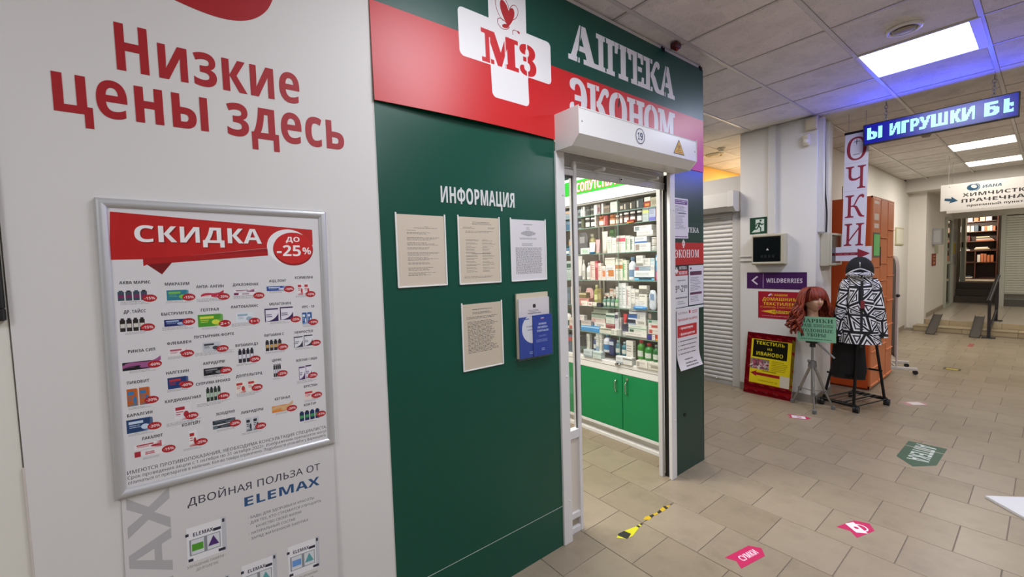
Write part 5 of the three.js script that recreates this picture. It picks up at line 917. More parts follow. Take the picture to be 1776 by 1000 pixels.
// ---------------------------------------------------------------- hanging signs
function chain(root, x, z, y0, y1) {
  const g = new THREE.TorusGeometry(0.011, 0.0028, 6, 12); g.scale(1, 1.6, 1); const n = Math.round((y1 - y0) / 0.03), parts = [];
  for (let i = 0; i < n; i++) { const c = g.clone(); if (i % 2) c.rotateY(Math.PI / 2); parts.push(c.translate(x, y0 + (i + 0.5) * (y1 - y0) / n, z)); }
  return obj('chain', parts, M('#8f8d8a', 0.35, { metalness: 0.8 }), root);
}
{
  const zc = -0.662, w = 0.966, h = 0.195, y = 2.682, t = thing('text_display', 'blue moving text display hanging on two chains from the ceiling', 'text display', [5.23, y, zc], -Math.PI / 2);
  obj('case', rb(-w / 2, w / 2, -h / 2, h / 2, -0.05, 0, 0.006), M('#12141c', 0.4), t);
  const N = [128, 24], low = document.createElement('canvas'); low.width = N[0]; low.height = N[1];
  const lx = low.getContext('2d'); lx.fillStyle = '#000'; lx.fillRect(0, 0, ...N); lx.fillStyle = '#fff';
  lx.save(); lx.beginPath(); lx.rect(3, 0, 122, 24); lx.clip(); put(lx, 'Ы', 3, 19, 15, 15); put(lx, 'ИГРУШКИ', 25, 19, 72, 15); put(lx, 'Б', 104, 19, 11, 15); put(lx, 'Ы', 118, 19, 16, 15); lx.restore();
  const px = lx.getImageData(0, 0, ...N).data, S = 12;
  const tex = canvas(N[0] * S, N[1] * S, (x, W, H) => {
    x.fillStyle = '#01020e'; x.fillRect(0, 0, W, H);
    for (let j = 0; j < N[1]; j++) for (let i = 0; i < N[0]; i++) { const v = px[(j * N[0] + i) * 4]; x.fillStyle = v > 95 ? '#a4f2ff' : '#070fb8'; x.fillRect(i * S + (v > 95 ? 0 : 1.5), j * S + (v > 95 ? 0 : 1.5), v > 95 ? S : S - 3, v > 95 ? S : S - 3); }
  });
  obj('screen', T(sheetGeo(w - 0.02, h - 0.02, 0.002), 0, 0, 0.001), new THREE.MeshStandardMaterial({ color: 0x000000, emissive: 0xffffff, emissiveMap: tex, emissiveIntensity: 0.7, roughness: 0.3 }), t);
  chain(t, -0.32, -0.025, h / 2, CEIL - y); chain(t, 0.345, -0.025, h / 2, CEIL - y);
  const L = new THREE.RectAreaLight(0x2a3cff, 9, w, h); L.position.set(5.215, y, zc); L.lookAt(0, y, zc); scene.add(L);
}
{
  const t = thing('hanging_banner', 'tall white hanging banner with dark red letters and an arrow at its foot', 'sign', [5.36, 0, -1.235], -Math.PI / 2);
  const red = '#8a1a2c', w = 0.19, y0 = 1.62, y1 = 2.75;
  const tex = canvas(330, 330 * (y1 - y0) / w, (x, W, H) => { x.fillStyle = '#d3ced6'; x.fillRect(0, 0, W, H); x.fillStyle = red; ['О', 'Ч', 'К', 'И'].forEach((c, i) => putc(x, c, W / 2, H * (0.235 + 0.252 * i), W * 0.84, H * 0.2, '', 'serif')); x.fillStyle = '#b9b4be'; for (let i = 1; i < 4; i++) x.fillRect(0, H * (0.245 * i + 0.012), W, 6); x.fillStyle = '#2c2a2e'; x.fillRect(W * 0.38, H * 0.075, W * 0.24, 9); x.fillRect(W * 0.48, H * 0.055, 10, H * 0.045); x.fillRect(W * 0.36, H * 0.185, W * 0.28, 9); });
  const g = new THREE.BoxGeometry(w, y1 - y0, 0.003, 6, 20, 1), p = g.attributes.position, u = g.attributes.uv, n = g.attributes.normal; for (let i = 0; i < p.count; i++) { if (n.getZ(i) < 0.5) u.setXY(i, 0.002, 0.002); p.setX(i, p.getX(i) - 0.02 * (0.5 - p.getY(i) / (y1 - y0))); p.setZ(i, p.getZ(i) + 0.006 * Math.sin(p.getY(i) * 5)); } g.computeVertexNormals();
  obj('banner_sheet', T(g, 0.018, (y0 + y1) / 2, 0), printMat(tex, 0.6), t);
  obj('top_bar', rb(-0.085, 0.12, y1 - 0.004, y1 + 0.02, -0.008, 0.008, 0.004), darkMetal, t);
  const tex2 = canvas(520, 260, (x, W, H) => { x.fillStyle = '#d3ced6'; x.fillRect(0, 0, W, H); x.fillStyle = red; x.beginPath(); x.moveTo(0, H * 0.4); x.lineTo(W * 0.62, H * 0.4); x.lineTo(W * 0.62, H * 0.15); x.lineTo(W * 0.96, H * 0.5); x.lineTo(W * 0.62, H * 0.86); x.lineTo(W * 0.62, H * 0.6); x.lineTo(0, H * 0.6); x.fill(); x.fillStyle = '#c8a8b0'; put(x, '1 эт. пав. 36А', W * 0.06, H * 0.535, W * 0.5, H * 0.06, ''); });
  obj('arrow_sheet', T(sheetGeo(0.29, 0.145, 0.003), 0.0, 1.548, 0.004), printMat(tex2, 0.6), t);
  for (const x of [-0.05, 0.085]) obj('wire', bar([x, y1 + 0.02, 0], [x, CEIL, 0], 0.0022, 6), M('#8d8a88', 0.4), t);
}
{
  const t = thing('hanging_sign', 'white hanging sign of a dry cleaner with a blue arrow, in front', 'sign', [9, 0, -0.59], -Math.PI / 2);
  const w = 0.9, y0 = 2.145, y1 = 2.53;
  const tex = canvas(1024, 1024 * (y1 - y0) / w, (x, W, H) => {
    x.fillStyle = '#b9b4ad'; x.fillRect(0, 0, W, H); const teal = '#123c52';
    x.fillStyle = teal; x.beginPath(); x.ellipse(W * 0.36, H * 0.2, W * 0.065, H * 0.12, 0, 0, 7); x.fill(); x.fillStyle = '#b9b4ad'; x.beginPath(); x.ellipse(W * 0.372, H * 0.17, W * 0.035, H * 0.06, 0.6, 0, 7); x.fill(); x.strokeStyle = teal; x.lineWidth = 10; x.beginPath(); x.arc(W * 0.38, H * 0.2, W * 0.055, -1.4, 1.4); x.stroke(); x.fillStyle = teal; x.save(); x.transform(1, 0, -0.2, 1, 0, 0); put(x, 'ИАНА', W * 0.485, H * 0.26, W * 0.2, H * 0.11, 'bold', 'sans-serif'); x.restore();
    x.fillStyle = '#2a2422'; put(x, 'ХИМЧИСТКА', W * 0.25, H * 0.52, W * 0.72, H * 0.13); put(x, 'ПРАЧЕЧНАЯ', W * 0.24, H * 0.74, W * 0.72, H * 0.13); put(x, 'приемный пункт', W * 0.3, H * 0.9, W * 0.58, H * 0.085, 'bold');
    x.fillStyle = teal; x.save(); x.translate(W * 0.12, H * 0.6); x.rotate(0.25); x.beginPath(); x.moveTo(-W * 0.075, -H * 0.045); x.lineTo(0, -H * 0.055); x.lineTo(-W * 0.01, -H * 0.13); x.lineTo(W * 0.085, 0); x.lineTo(-W * 0.01, H * 0.13); x.lineTo(0, H * 0.055); x.lineTo(-W * 0.075, H * 0.045); x.fill(); x.restore();
    x.fillStyle = '#6a655f'; for (const a of [0.1, 0.98]) { x.beginPath(); x.arc(W * a, H * 0.1, 7, 0, 7); x.fill(); }
  });
  obj('sign_board', T(sheetGeo(w, y1 - y0, 0.006), 0, (y0 + y1) / 2, 0), printMat(tex, 0.8), t);
  for (const x of [-0.37, 0.43]) obj('wire', bar([x, y1, 0], [x, CEIL, 0], 0.002, 6), M('#8d8a88', 0.4), t);
  const s = thing('hanging_sign', 'lower white hanging sign half hidden behind the dry cleaner sign', 'sign', [9.7, 0, -0.62], -Math.PI / 2);
  const tex2 = canvas(700, 230, (x, W, H) => { x.fillStyle = '#d6d1c9'; x.fillRect(0, 0, W, H); x.fillStyle = '#3a3432'; putc(x, 'Фотоуслуги', W / 2, H * 0.74, W * 0.8, H * 0.36, 'bold', 'serif'); });
  obj('sign_board', T(sheetGeo(0.86, 0.28, 0.006), 0, 2.29, 0), printMat(tex2, 0.5), s);
  for (const x of [-0.37, 0.37]) obj('wire', bar([x, 2.43, 0], [x, CEIL, 0], 0.002, 6), M('#8d8a88', 0.4), s);
}

// ---------------------------------------------------------------- parcel lockers
{
  const t = thing('parcel_locker', 'tall orange parcel locker cabinet standing by the passage wall', 'locker', [6.0, 0, -1.22]);
  const or = M('#c4501a', 0.38), lt = M('#c96f3c', 0.4), dk = M('#8c3a16', 0.5), L = 1.03, H = 2.18;
  obj('cabinet', [rb(0, L, 0.02, H, -0.44, -0.014, 0.006)], or, t); obj('plinth', bx(0.02, L - 0.02, 0, 0.05, -0.42, -0.02), dk, t);
  obj('front_frame', [bx(0, 0.012, 0.02, H, -0.014, 0), bx(0.34, 0.365, 0.02, H, -0.014, 0), bx(0.685, 0.71, 0.02, H, -0.014, 0), bx(L - 0.012, L, 0.02, H, -0.014, 0), bx(0.0, L, H - 0.02, H, -0.014, 0), bx(0, L, 0.02, 0.05, -0.014, 0)], lt, t);
  const door = (x0, x1, y0, y1) => { const d = obj('door', rb(x0 + 0.004, x1 - 0.004, y0 + 0.004, y1 - 0.004, -0.014, 0.004, 0.004, 1), lt, t); obj('door_lip', bx(x0 + 0.004, x1 - 0.004, y0 + 0.002, y0 + 0.01, 0.0, 0.016), M('#d98a5c', 0.4), d); return d; };
  for (let i = 0; i < 7; i++) door(0.012, 0.34, 0.05 + i * 0.19, 0.05 + (i + 1) * 0.19);
  const panel = obj('control_panel', rb(0.012, 0.34, 1.385, 2.16, -0.014, 0.004, 0.004, 1), lt, t);
  obj('screen_bezel', bx(0.03, 0.32, 1.5, 1.78, 0.003, 0.007), M('#4a4440', 0.3), panel); obj('screen', bx(0.05, 0.3, 1.52, 1.76, 0.006, 0.009), new THREE.MeshStandardMaterial({ color: 0x2a7a34, emissive: 0x2a8a3a, emissiveIntensity: 0.25, roughness: 0.2 }), panel);
  for (const [y0, y1] of [[1.83, 1.88], [1.92, 1.99], [2.1, 2.13]]) obj('label', bx(0.07, 0.26, y0, y1, 0.003, 0.0052), M('#d9c9bc', 0.5), panel);
  obj('card_reader', bx(0.345, 0.362, 1.4, 1.62, -0.002, 0.01), M('#5a2d18', 0.4), t);
  [0.05, 0.46, 0.82, 1.02, 1.22, 1.42, 1.72, 2.16].forEach((y, i, a) => { if (i < a.length - 1) { door(0.365, 0.685, y, a[i + 1]); } });
  [0.05, 0.36, 0.66, 0.96, 1.26, 1.5, 1.82, 2.16].forEach((y, i, a) => { if (i < a.length - 1) { door(0.71, 1.018, y, a[i + 1]); } });
  obj('vent_hole', T(new THREE.CylinderGeometry(0.012, 0.012, 0.004, 14).rotateZ(Math.PI / 2), -0.001, 0.26, -0.12), M('#3a1808', 0.8), t);
  const wire = obj('antenna', bar([0.12, H, -0.3], [0.12, H + 0.16, -0.3], 0.004, 6), darkMetal, t); void wire; obj('antenna', bar([0.66, H, -0.2], [0.66, H + 0.12, -0.2], 0.004, 6), darkMetal, t);
}
// ---------------------------------------------------------------- clothes rack with coats
{
  const t = thing('clothes_rack', 'black metal clothes rack on casters in front of the orange lockers', 'clothes rack', [0, 0, 0]);
  const A = [5.08, 0.062, -1.13], B = [5.555, 0.062, -0.99], C = [5.14, 0.062, -1.43], D = [5.62, 0.062, -1.29], m = darkMetal;
  const box = (a, b, r) => { const v = bar(a, b, r, 4); return v; };
  obj('foot_beam', box(A, C, 0.018), m, t); obj('foot_beam', box(B, D, 0.018), m, t); obj('base_beam', box([5.1, 0.07, -1.25], [5.58, 0.07, -1.11], 0.014), m, t); obj('base_beam', box(C, D, 0.012), m, t); obj('base_beam', box(A, B, 0.008), m, t);
  for (let i = 1; i < 6; i++) { const f = i / 6; obj('shelf_wire', bar([A[0] + (C[0] - A[0]) * f, 0.082, A[2] + (C[2] - A[2]) * f], [B[0] + (D[0] - B[0]) * f, 0.082, B[2] + (D[2] - B[2]) * f], 0.0035, 6), M('#4d4d4e', 0.35, { metalness: 0.7 }), t); }
  const topA = [5.16, 1.42, -1.25], topB = [5.55, 1.42, -1.13];
  obj('post', bar([5.085, 0.07, -1.15], [5.17, 1.44, -1.13], 0.0125, 10), m, t); obj('post', bar([5.137, 0.07, -1.41], [5.18, 1.44, -1.14], 0.0125, 10), m, t);
  obj('post', bar([5.558, 0.07, -1.01], [5.57, 1.43, -1.19], 0.0125, 10), m, t); obj('post', bar([5.617, 0.07, -1.27], [5.58, 1.43, -1.2], 0.0125, 10), m, t);
  obj('hanging_rail', bar([4.97, 1.455, -1.098], [5.62, 1.43, -1.2], 0.0125, 10), m, t); void topA; void topB;
  obj('brace', bar([5.1, 0.345, -1.165], [5.15, 0.345, -1.385], 0.01, 8), m, t); obj('brace', bar([5.553, 0.345, -1.03], [5.6, 0.345, -1.25], 0.01, 8), m, t); obj('brace', bar([5.125, 0.35, -1.275], [5.58, 0.35, -1.14], 0.009, 8), m, t);
  for (const p of [A, B, C, D]) { const c = obj('caster', [T(new THREE.CylinderGeometry(0.032, 0.032, 0.02, 20).rotateX(Math.PI / 2), p[0], 0.032, p[2] - 0.013), T(new THREE.CylinderGeometry(0.032, 0.032, 0.02, 20).rotateX(Math.PI / 2), p[0], 0.032, p[2] + 0.013), bar([p[0], 0.03, p[2]], [p[0], 0.07, p[2]], 0.01, 8)], blackPlastic, t); void c; }
}
{ // triangle print
  const tris = canvas(1024, 1024, (x, W) => {
    x.fillStyle = '#0c0c0d'; x.fillRect(0, 0, W, W); const n = 6, s = W / n;
    const P = []; for (let j = 0; j <= n; j++) { P.push([]); for (let i = 0; i <= n; i++) P[j].push([(i + (i % n ? rr(-0.3, 0.3) : 0)) * s, (j + (j % n ? rr(-0.3, 0.3) : 0)) * s]); }
    const tri = (a, b, c) => { const gx = (a[0] + b[0] + c[0]) / 3, gy = (a[1] + b[1] + c[1]) / 3; [[0.76, '#e6e4e7'], [0.5, '#0c0c0d'], [0.28, '#e6e4e7']].forEach(([k, col]) => { x.fillStyle = col; x.beginPath(); [a, b, c].forEach(([px, py], i) => { const X = gx + (px - gx) * k, Y = gy + (py - gy) * k; i ? x.lineTo(X, Y) : x.moveTo(X, Y); }); x.fill(); }); };
    for (let j = 0; j < n; j++) for (let i = 0; i < n; i++) { const a = P[j][i], b = P[j][i + 1], c = P[j + 1][i + 1], d = P[j + 1][i]; if (rnd() < 0.5) { tri(a, b, c); tri(a, c, d); } else { tri(a, b, d); tri(b, c, d); } }
  });
  tris.wrapS = tris.wrapT = THREE.RepeatWrapping;
  const cloth = new THREE.MeshStandardMaterial({ map: tris, roughness: 0.75, side: 2 });
  // a garment as a loft: rows of [height, half width, half depth, centre z]; print in metres
  function loft(rowsIn, seg, fold, uvK, arc = [0, Math.PI * 2]) {
    const P = [], U = [], I = [], n = seg, m = rowsIn.length * 4;
    const at = (f) => { const q = f * (rowsIn.length - 1), i = Math.min(rowsIn.length - 2, Math.floor(q)), s = q - i, e = s * s * (3 - 2 * s); return rowsIn[i].map((v, k) => v + (rowsIn[i + 1][k] - v) * e); };
    for (let j = 0; j <= m; j++) { const [y, a, b, c] = at(j / m); for (let i = 0; i <= n; i++) { const th = arc[0] + (arc[1] - arc[0]) * i / n, w = 1 + fold * (j / m) * (Math.sin(th * 7 + 1.3) * 0.6 + Math.sin(th * 13 + j * 0.25) * 0.4); P.push(b * Math.cos(th) * w, y, c + a * Math.sin(th) * w); U.push(th * (a + b) * 0.6 * uvK, y * uvK); } }
    for (let j = 0; j < m; j++) for (let i = 0; i < n; i++) { const q = j * (n + 1) + i; I.push(q, q + 1, q + n + 1, q + 1, q + n + 2, q + n + 1); }
    const g = new THREE.BufferGeometry(); g.setAttribute('position', new THREE.Float32BufferAttribute(P, 3)); g.setAttribute('uv', new THREE.Float32BufferAttribute(U, 2)); g.setIndex(I); g.computeVertexNormals(); return g;
  }
  const t = thing('jacket', 'black and white triangle patterned jacket with hood hanging on the clothes rack', 'jacket', [5.0, 0.015, -1.1], 0.28);
  obj('body', loft([[1.335, 0.05, 0.05, 0], [1.31, 0.09, 0.07, 0], [1.22, 0.115, 0.095, 0], [1.05, 0.125, 0.1, 0], [0.85, 0.14, 0.105, 0.005], [0.69, 0.155, 0.11, 0.01]], 56, 0.05, 1.25), cloth, t);
  for (const s of [-1, 1]) { const g = loft([[0.0, 0.02, 0.04, 0], [-0.06, 0.045, 0.055, 0], [-0.3, 0.048, 0.055, 0], [-0.55, 0.04, 0.045, 0]], 28, 0.08, 1.25); g.rotateX(s * -0.12); obj('sleeve', g.translate(-0.015, 1.3, s * 0.1), cloth, t); }
  const cuffs = M('#101012', 0.8); void cuffs;
  obj('collar', [T(new THREE.TorusGeometry(0.07, 0.026, 10, 28).rotateX(Math.PI / 2), -0.015, 1.335, 0)], cloth, t);
  obj('zip_placket', T(new THREE.BoxGeometry(0.006, 0.62, 0.02, 1, 12, 1), -0.112, 0.97, 0.01).rotateZ(-0.012), M('#151416', 0.6), t); obj('tag', bx(-0.13, -0.122, 1.03, 1.1, 0.0, 0.03), M('#7a1f2a', 0.5), t);
  obj('hood', (() => { const g = new THREE.SphereGeometry(0.135, 28, 20); g.scale(0.6, 1.0, 0.78); return T(g, 0.035, 1.37, 0.0); })(), M('#0d0d0e', 0.85), t);
  obj('inner_back', loft([[1.36, 0.07, 0.02, 0], [1.3, 0.1, 0.03, 0], [1.15, 0.12, 0.035, 0]], 24, 0.0, 1), M('#0d0d0e', 0.85), t).position.x = 0.05;
  const h = thing('clothes_hanger', 'pale clothes hanger with a hook inside the patterned jacket collar', 'hanger', [4.99, 0.02, -1.1], 0.28);
  obj('bar', tube([[0, 1.325, -0.1], [-0.02, 1.36, -0.06], [-0.03, 1.385, 0], [-0.02, 1.36, 0.06], [0, 1.325, 0.1]], 0.008, 30, 8), M('#c5c2c2', 0.4), h); obj('hook', tube([[-0.03, 1.385, 0], [-0.03, 1.42, 0], [-0.02, 1.445, 0.0], [0.01, 1.455, 0], [0.035, 1.44, 0]], 0.004, 24, 6), chrome, h);
  const c2 = thing('long_coat', 'plain black garment hanging below and behind the patterned jacket', 'coat', [5.16, 0.03, -1.215], 0.28);
  obj('body', loft([[1.34, 0.03, 0.03, 0.06], [1.2, 0.06, 0.04, 0.06], [0.8, 0.09, 0.05, 0.03], [0.6, 0.125, 0.055, 0], [0.36, 0.14, 0.055, 0], [0.29, 0.13, 0.045, 0]], 40, 0.05, 1), M('#0e0e10', 0.8, { side: 2 }), c2);
  obj('hem', (() => { const g = new THREE.TorusGeometry(0.13, 0.008, 8, 36).rotateX(Math.PI / 2); g.scale(0.36, 1, 1); return T(g, 0, 0.29, 0); })(), M('#0a0a0b', 0.8), c2);
}
// ---------------------------------------------------------------- tripod with a paper sign and the wigged mannequin head
{
  const t = thing('tripod', 'silver photo tripod carrying a green paper sign in front of the column', 'tripod', [4.86, 0, -1.43]);
  const sl = M('#a9a8a6', 0.3, { metalness: 0.85 }), gr = M('#6d6b69', 0.5), top = [0, 0.47, 0];
  const feet = [[-0.1, 0, 0.05], [0.12, 0, -0.21], [0.17, 0, 0.13]];
  feet.forEach(([x, y, z]) => { const k = 0.62, mid = [x * k, 0.47 * (1 - k), z * k]; const l = obj('leg', [bar([x * 0.06, 0.46, z * 0.06], mid, 0.012, 10), bar(mid, [x, 0.02, z], 0.0085, 10)], sl, t); obj('clamp', T(new THREE.CylinderGeometry(0.016, 0.016, 0.035, 12), ...mid), gr, l); obj('rubber_foot', rb(x - 0.017, x + 0.017, 0, 0.04, z - 0.017, z + 0.017, 0.008), gr, l); });
  feet.forEach(([x, , z]) => obj('spreader', bar([0, 0.2, 0], [x * 0.62, 0.19, z * 0.62], 0.005, 6), sl, t));
  obj('centre_column', bar([0, 0.12, 0], [0, 0.875, 0], 0.011, 12), sl, t); obj('spider', [T(new THREE.CylinderGeometry(0.032, 0.038, 0.06, 18), 0, 0.47, 0), T(new THREE.SphereGeometry(0.016, 12, 8), -0.03, 0.5, -0.02)], gr, t);
  obj('pan_head', [rb(-0.04, 0.04, 0.68, 0.73, -0.05, 0.05, 0.01), T(new THREE.CylinderGeometry(0.022, 0.026, 0.05, 16), 0, 0.665, 0)], M('#2a2a2b', 0.45), t); obj('top_plate', T(new THREE.CylinderGeometry(0.055, 0.055, 0.008, 24), 0, 0.876, 0), M('#2a2a2b', 0.45), t); obj('pan_handle', bar([-0.01, 0.7, 0.03], [-0.04, 0.56, 0.19], 0.009, 10), M('#8c8a88', 0.4), t);
  const s = facing('paper_sign', 'green paper sign advertising wigs, propped on the tripod', 0.712, 0.952, -1.53, -1.218, 4.77, '#7fb592', (x, W, H) => {
    x.fillStyle = '#1b3a2c'; putc(x, 'ПАРИКИ', W * 0.5, H * 0.24, W * 0.86, H * 0.15, 'bold', 'serif'); putc(x, 'ПРЯДИ, ШИНЬОНЫ', W * 0.5, H * 0.42, W * 0.88, H * 0.12, 'bold', 'serif'); putc(x, 'ГОЛОВНЫЕ', W * 0.53, H * 0.62, W * 0.8, H * 0.13, 'bold', 'serif'); putc(x, 'УБОРЫ', W * 0.5, H * 0.8, W * 0.5, H * 0.13, 'bold', 'serif'); x.beginPath(); x.ellipse(W * 0.11, H * 0.74, W * 0.03, H * 0.09, 0, 0, 7); x.fill(); rows(x, W * 0.1, H * 0.89, W * 0.8, 1, 9, H * 0.025, '#2c4c3c', 0.02);
  }, 'sign', 1300, 0.5, 0.004); s.rotation.order = 'YXZ'; s.rotation.x = -0.06; s.rotation.z = 0.03;
}
{
  const t = thing('mannequin_head', 'mannequin head with long wavy red wig above the green paper sign', 'mannequin head', [4.872, 0.925, -1.43], 0);
  const yaw = new THREE.Group(); void yaw;
  // head: sphere shaped into skull, brow, nose, lips, chin and neck; the face looks along +x before turning
  const g = new THREE.SphereGeometry(1, 72, 64), p = g.attributes.position, b = (v, c, s) => Math.exp(-((v - c) ** 2) / (2 * s * s));
  for (let i = 0; i < p.count; i++) {
    let x = p.getX(i), y = p.getY(i), z = p.getZ(i); const front = Math.max(0, x);
    let rx = 0.093, ry = 0.115, rz = 0.074; const low = Math.max(0, -y);
    let X = x * rx, Y = y * ry, Z = z * rz;
    Z *= 1 - 0.34 * low * low; X *= 1 - (x < 0 ? 0.42 * low : 0.1 * low);
    if (x > 0.2) {
      const side = z;
      X += 0.022 * b(y, -0.17, 0.13) * b(side, 0, 0.12) + 0.008 * b(y, 0.02, 0.16) * b(side, 0, 0.08);      // nose and bridge
      X -= 0.011 * b(y, 0.1, 0.09) * (b(side, 0.36, 0.15) + b(side, -0.36, 0.15));                            // eye sockets
      X += 0.006 * b(y, 0.27, 0.09) * b(side, 0, 0.45);                                                      // brow
      X += 0.007 * b(y, -0.46, 0.06) * b(side, 0, 0.2) + 0.008 * b(y, -0.56, 0.05) * b(side, 0, 0.17) - 0.004 * b(y, -0.51, 0.02) * b(side, 0, 0.22); // lips
      X += 0.012 * b(y, -0.82, 0.14) * b(side, 0, 0.25);                                                     // chin
      X += 0.006 * b(y, -0.18, 0.2) * (b(side, 0.55, 0.16) + b(side, -0.55, 0.16));                           // cheeks
    }
    void front; p.setXYZ(i, X, Y, Z);
  }
  g.computeVertexNormals();
  const skin = M('#c9987c', 0.4);
  const head = obj('head', [g.translate(0, 0.175, 0), lathe([[0, -0.045], [0.075, -0.045], [0.072, -0.02], [0.05, 0.01], [0.044, 0.05], [0.047, 0.1], [0.03, 0.13]], 28).translate(-0.012, 0, 0)], skin, t);
  head.rotation.y = Math.PI + 0.85; head.rotation.z = 0.0;
  const lipG = (dy, h, w2) => { const q = new THREE.SphereGeometry(1, 20, 12); q.scale(0.006, h, w2); return T(q, 0.0915, dy, 0); };
  obj('lips', [lipG(0.122, 0.0045, 0.019), lipG(0.1115, 0.0055, 0.016)], M('#9c2f38', 0.3), head);
  for (const s of [-1, 1]) { obj('eye', T(new THREE.SphereGeometry(0.0115, 18, 12), 0.0745, 0.187, s * 0.028), M('#dcd6d0', 0.2), head); obj('iris', T(new THREE.SphereGeometry(0.006, 12, 8), 0.0815, 0.187, s * 0.0285), M('#2a1d18', 0.2), head); obj('eyebrow', tube([[0.079, 0.205, s * 0.014], [0.08, 0.21, s * 0.03], [0.068, 0.205, s * 0.048]], 0.0028, 12, 6), M('#5a2a1a', 0.7), head); }
  // wig: a cap, locks of hair and a fringe
  const hair = M('#6a1e0c', 0.55), hair2 = M('#8f3616', 0.55);
  const cap = new THREE.SphereGeometry(1, 40, 28, 0, Math.PI * 2, 0, Math.PI * 0.62); cap.scale(0.106, 0.118, 0.09);
  const wig = obj('wig', [T(cap.rotateZ(0.42), -0.012, 0.19, 0)], hair, head);
  const locks = [[], []];
  for (let i = 0; i < 170; i++) {
    const th = Math.PI * (0.29 + 1.42 * ((i + rnd()) / 170)), out = rr(0.95, 1.5), len = rr(0.22, 0.37), ph = rnd() * 6, pts = [];
    for (let k = 0; k <= 9; k++) {
      const f = k / 9, fall = Math.max(0, (f - 0.22) / 0.78), top = Math.min(1, f / 0.3);
      const r = (0.03 + 0.075 * Math.sin(top * Math.PI / 2)) * (1 + 0.85 * fall * (out - 0.55)), wv = 0.02 * fall * Math.sin(f * 17 + ph);
      pts.push([Math.cos(th) * (r + wv) * (Math.cos(th) > 0 ? 0.7 : 0.82) - 0.012, 0.3 - 0.09 * (1 - Math.cos(top * Math.PI / 2)) - len * fall + 0.003 * Math.sin(ph + k), Math.sin(th) * (r * 1.16 + wv * 1.9 + 0.004) + 0.012 * fall * Math.cos(f * 14 + ph)]);
    }
    locks[i % 2].push(tube(pts, rr(0.005, 0.0095), 22, 5));
  }
  for (let i = 0; i < 34; i++) { const s = -1 + 2 * (i + rnd()) / 34, z = s * 0.074; locks[i % 2].push(tube([[0.0, 0.303, z * 0.35], [0.05, 0.288, z * 0.75], [0.084 - 0.02 * s * s, 0.255, z], [0.097 - 0.03 * s * s, 0.222, z * 1.04 + 0.004], [0.093 - 0.03 * s * s, 0.212 - 0.012 * rnd() - 0.03 * s * s, z * 1.08 + 0.006 * Math.sin(i)]], rr(0.0035, 0.006), 14, 5)); }
  tag(obj('hair_locks', locks[0], hair, wig), null, null, null, 'stuff'); tag(obj('hair_locks', locks[1], hair2, wig), null, null, null, 'stuff');
}
{ // floor mirror beyond the lockers
  const t = thing('floor_mirror', 'narrow arched floor mirror on a white wheeled stand beyond the lockers', 'mirror', [7.35, 0, -1.26], 0.35); t.rotation.order = 'YXZ';
  const s = (w, h) => { const q = new THREE.Shape(); q.moveTo(-w, 0.2); q.lineTo(w, 0.2); q.lineTo(w, h - w); q.absarc(0, h - w, w, 0, Math.PI); q.lineTo(-w, 0.2); return q; };
  const fr = s(0.19, 1.5); fr.holes.push(new THREE.Path(s(0.172, 1.482).getPoints(24)));
  obj('frame', new THREE.ExtrudeGeometry(fr, { depth: 0.03, bevelEnabled: false, curveSegments: 24 }).translate(0, 0, -0.015), M('#c9c4be', 0.4), t);
  obj('backing', new THREE.ExtrudeGeometry(s(0.173, 1.483), { depth: 0.01, bevelEnabled: false, curveSegments: 24 }).translate(0, 0, -0.008), M('#2a1318', 0.5), t);
  obj('mirror_glass', new THREE.ExtrudeGeometry(s(0.172, 1.482), { depth: 0.003, bevelEnabled: false, curveSegments: 24 }).translate(0, 0, 0.004), M('#2a1a1e', 0.25), t);
  const wm = M('#d2cec8', 0.4);
  for (const x of [-0.21, 0.21]) { obj('post', bar([x, 0.08, 0], [x, 1.0, 0], 0.011, 10), wm, t); obj('foot', rb(x - 0.018, x + 0.018, 0.05, 0.085, -0.2, 0.2, 0.006), wm, t); obj('pivot_knob', T(new THREE.SphereGeometry(0.022, 14, 10), x, 1.0, 0), blackPlastic, t); for (const z of [-0.18, 0.18]) obj('caster', T(new THREE.CylinderGeometry(0.026, 0.026, 0.024, 18).rotateZ(Math.PI / 2), x, 0.026, z), blackPlastic, t); }
  obj('cross_bar', bar([-0.2, 0.075, 0], [0.2, 0.075, 0], 0.01, 8), wm, t);
}

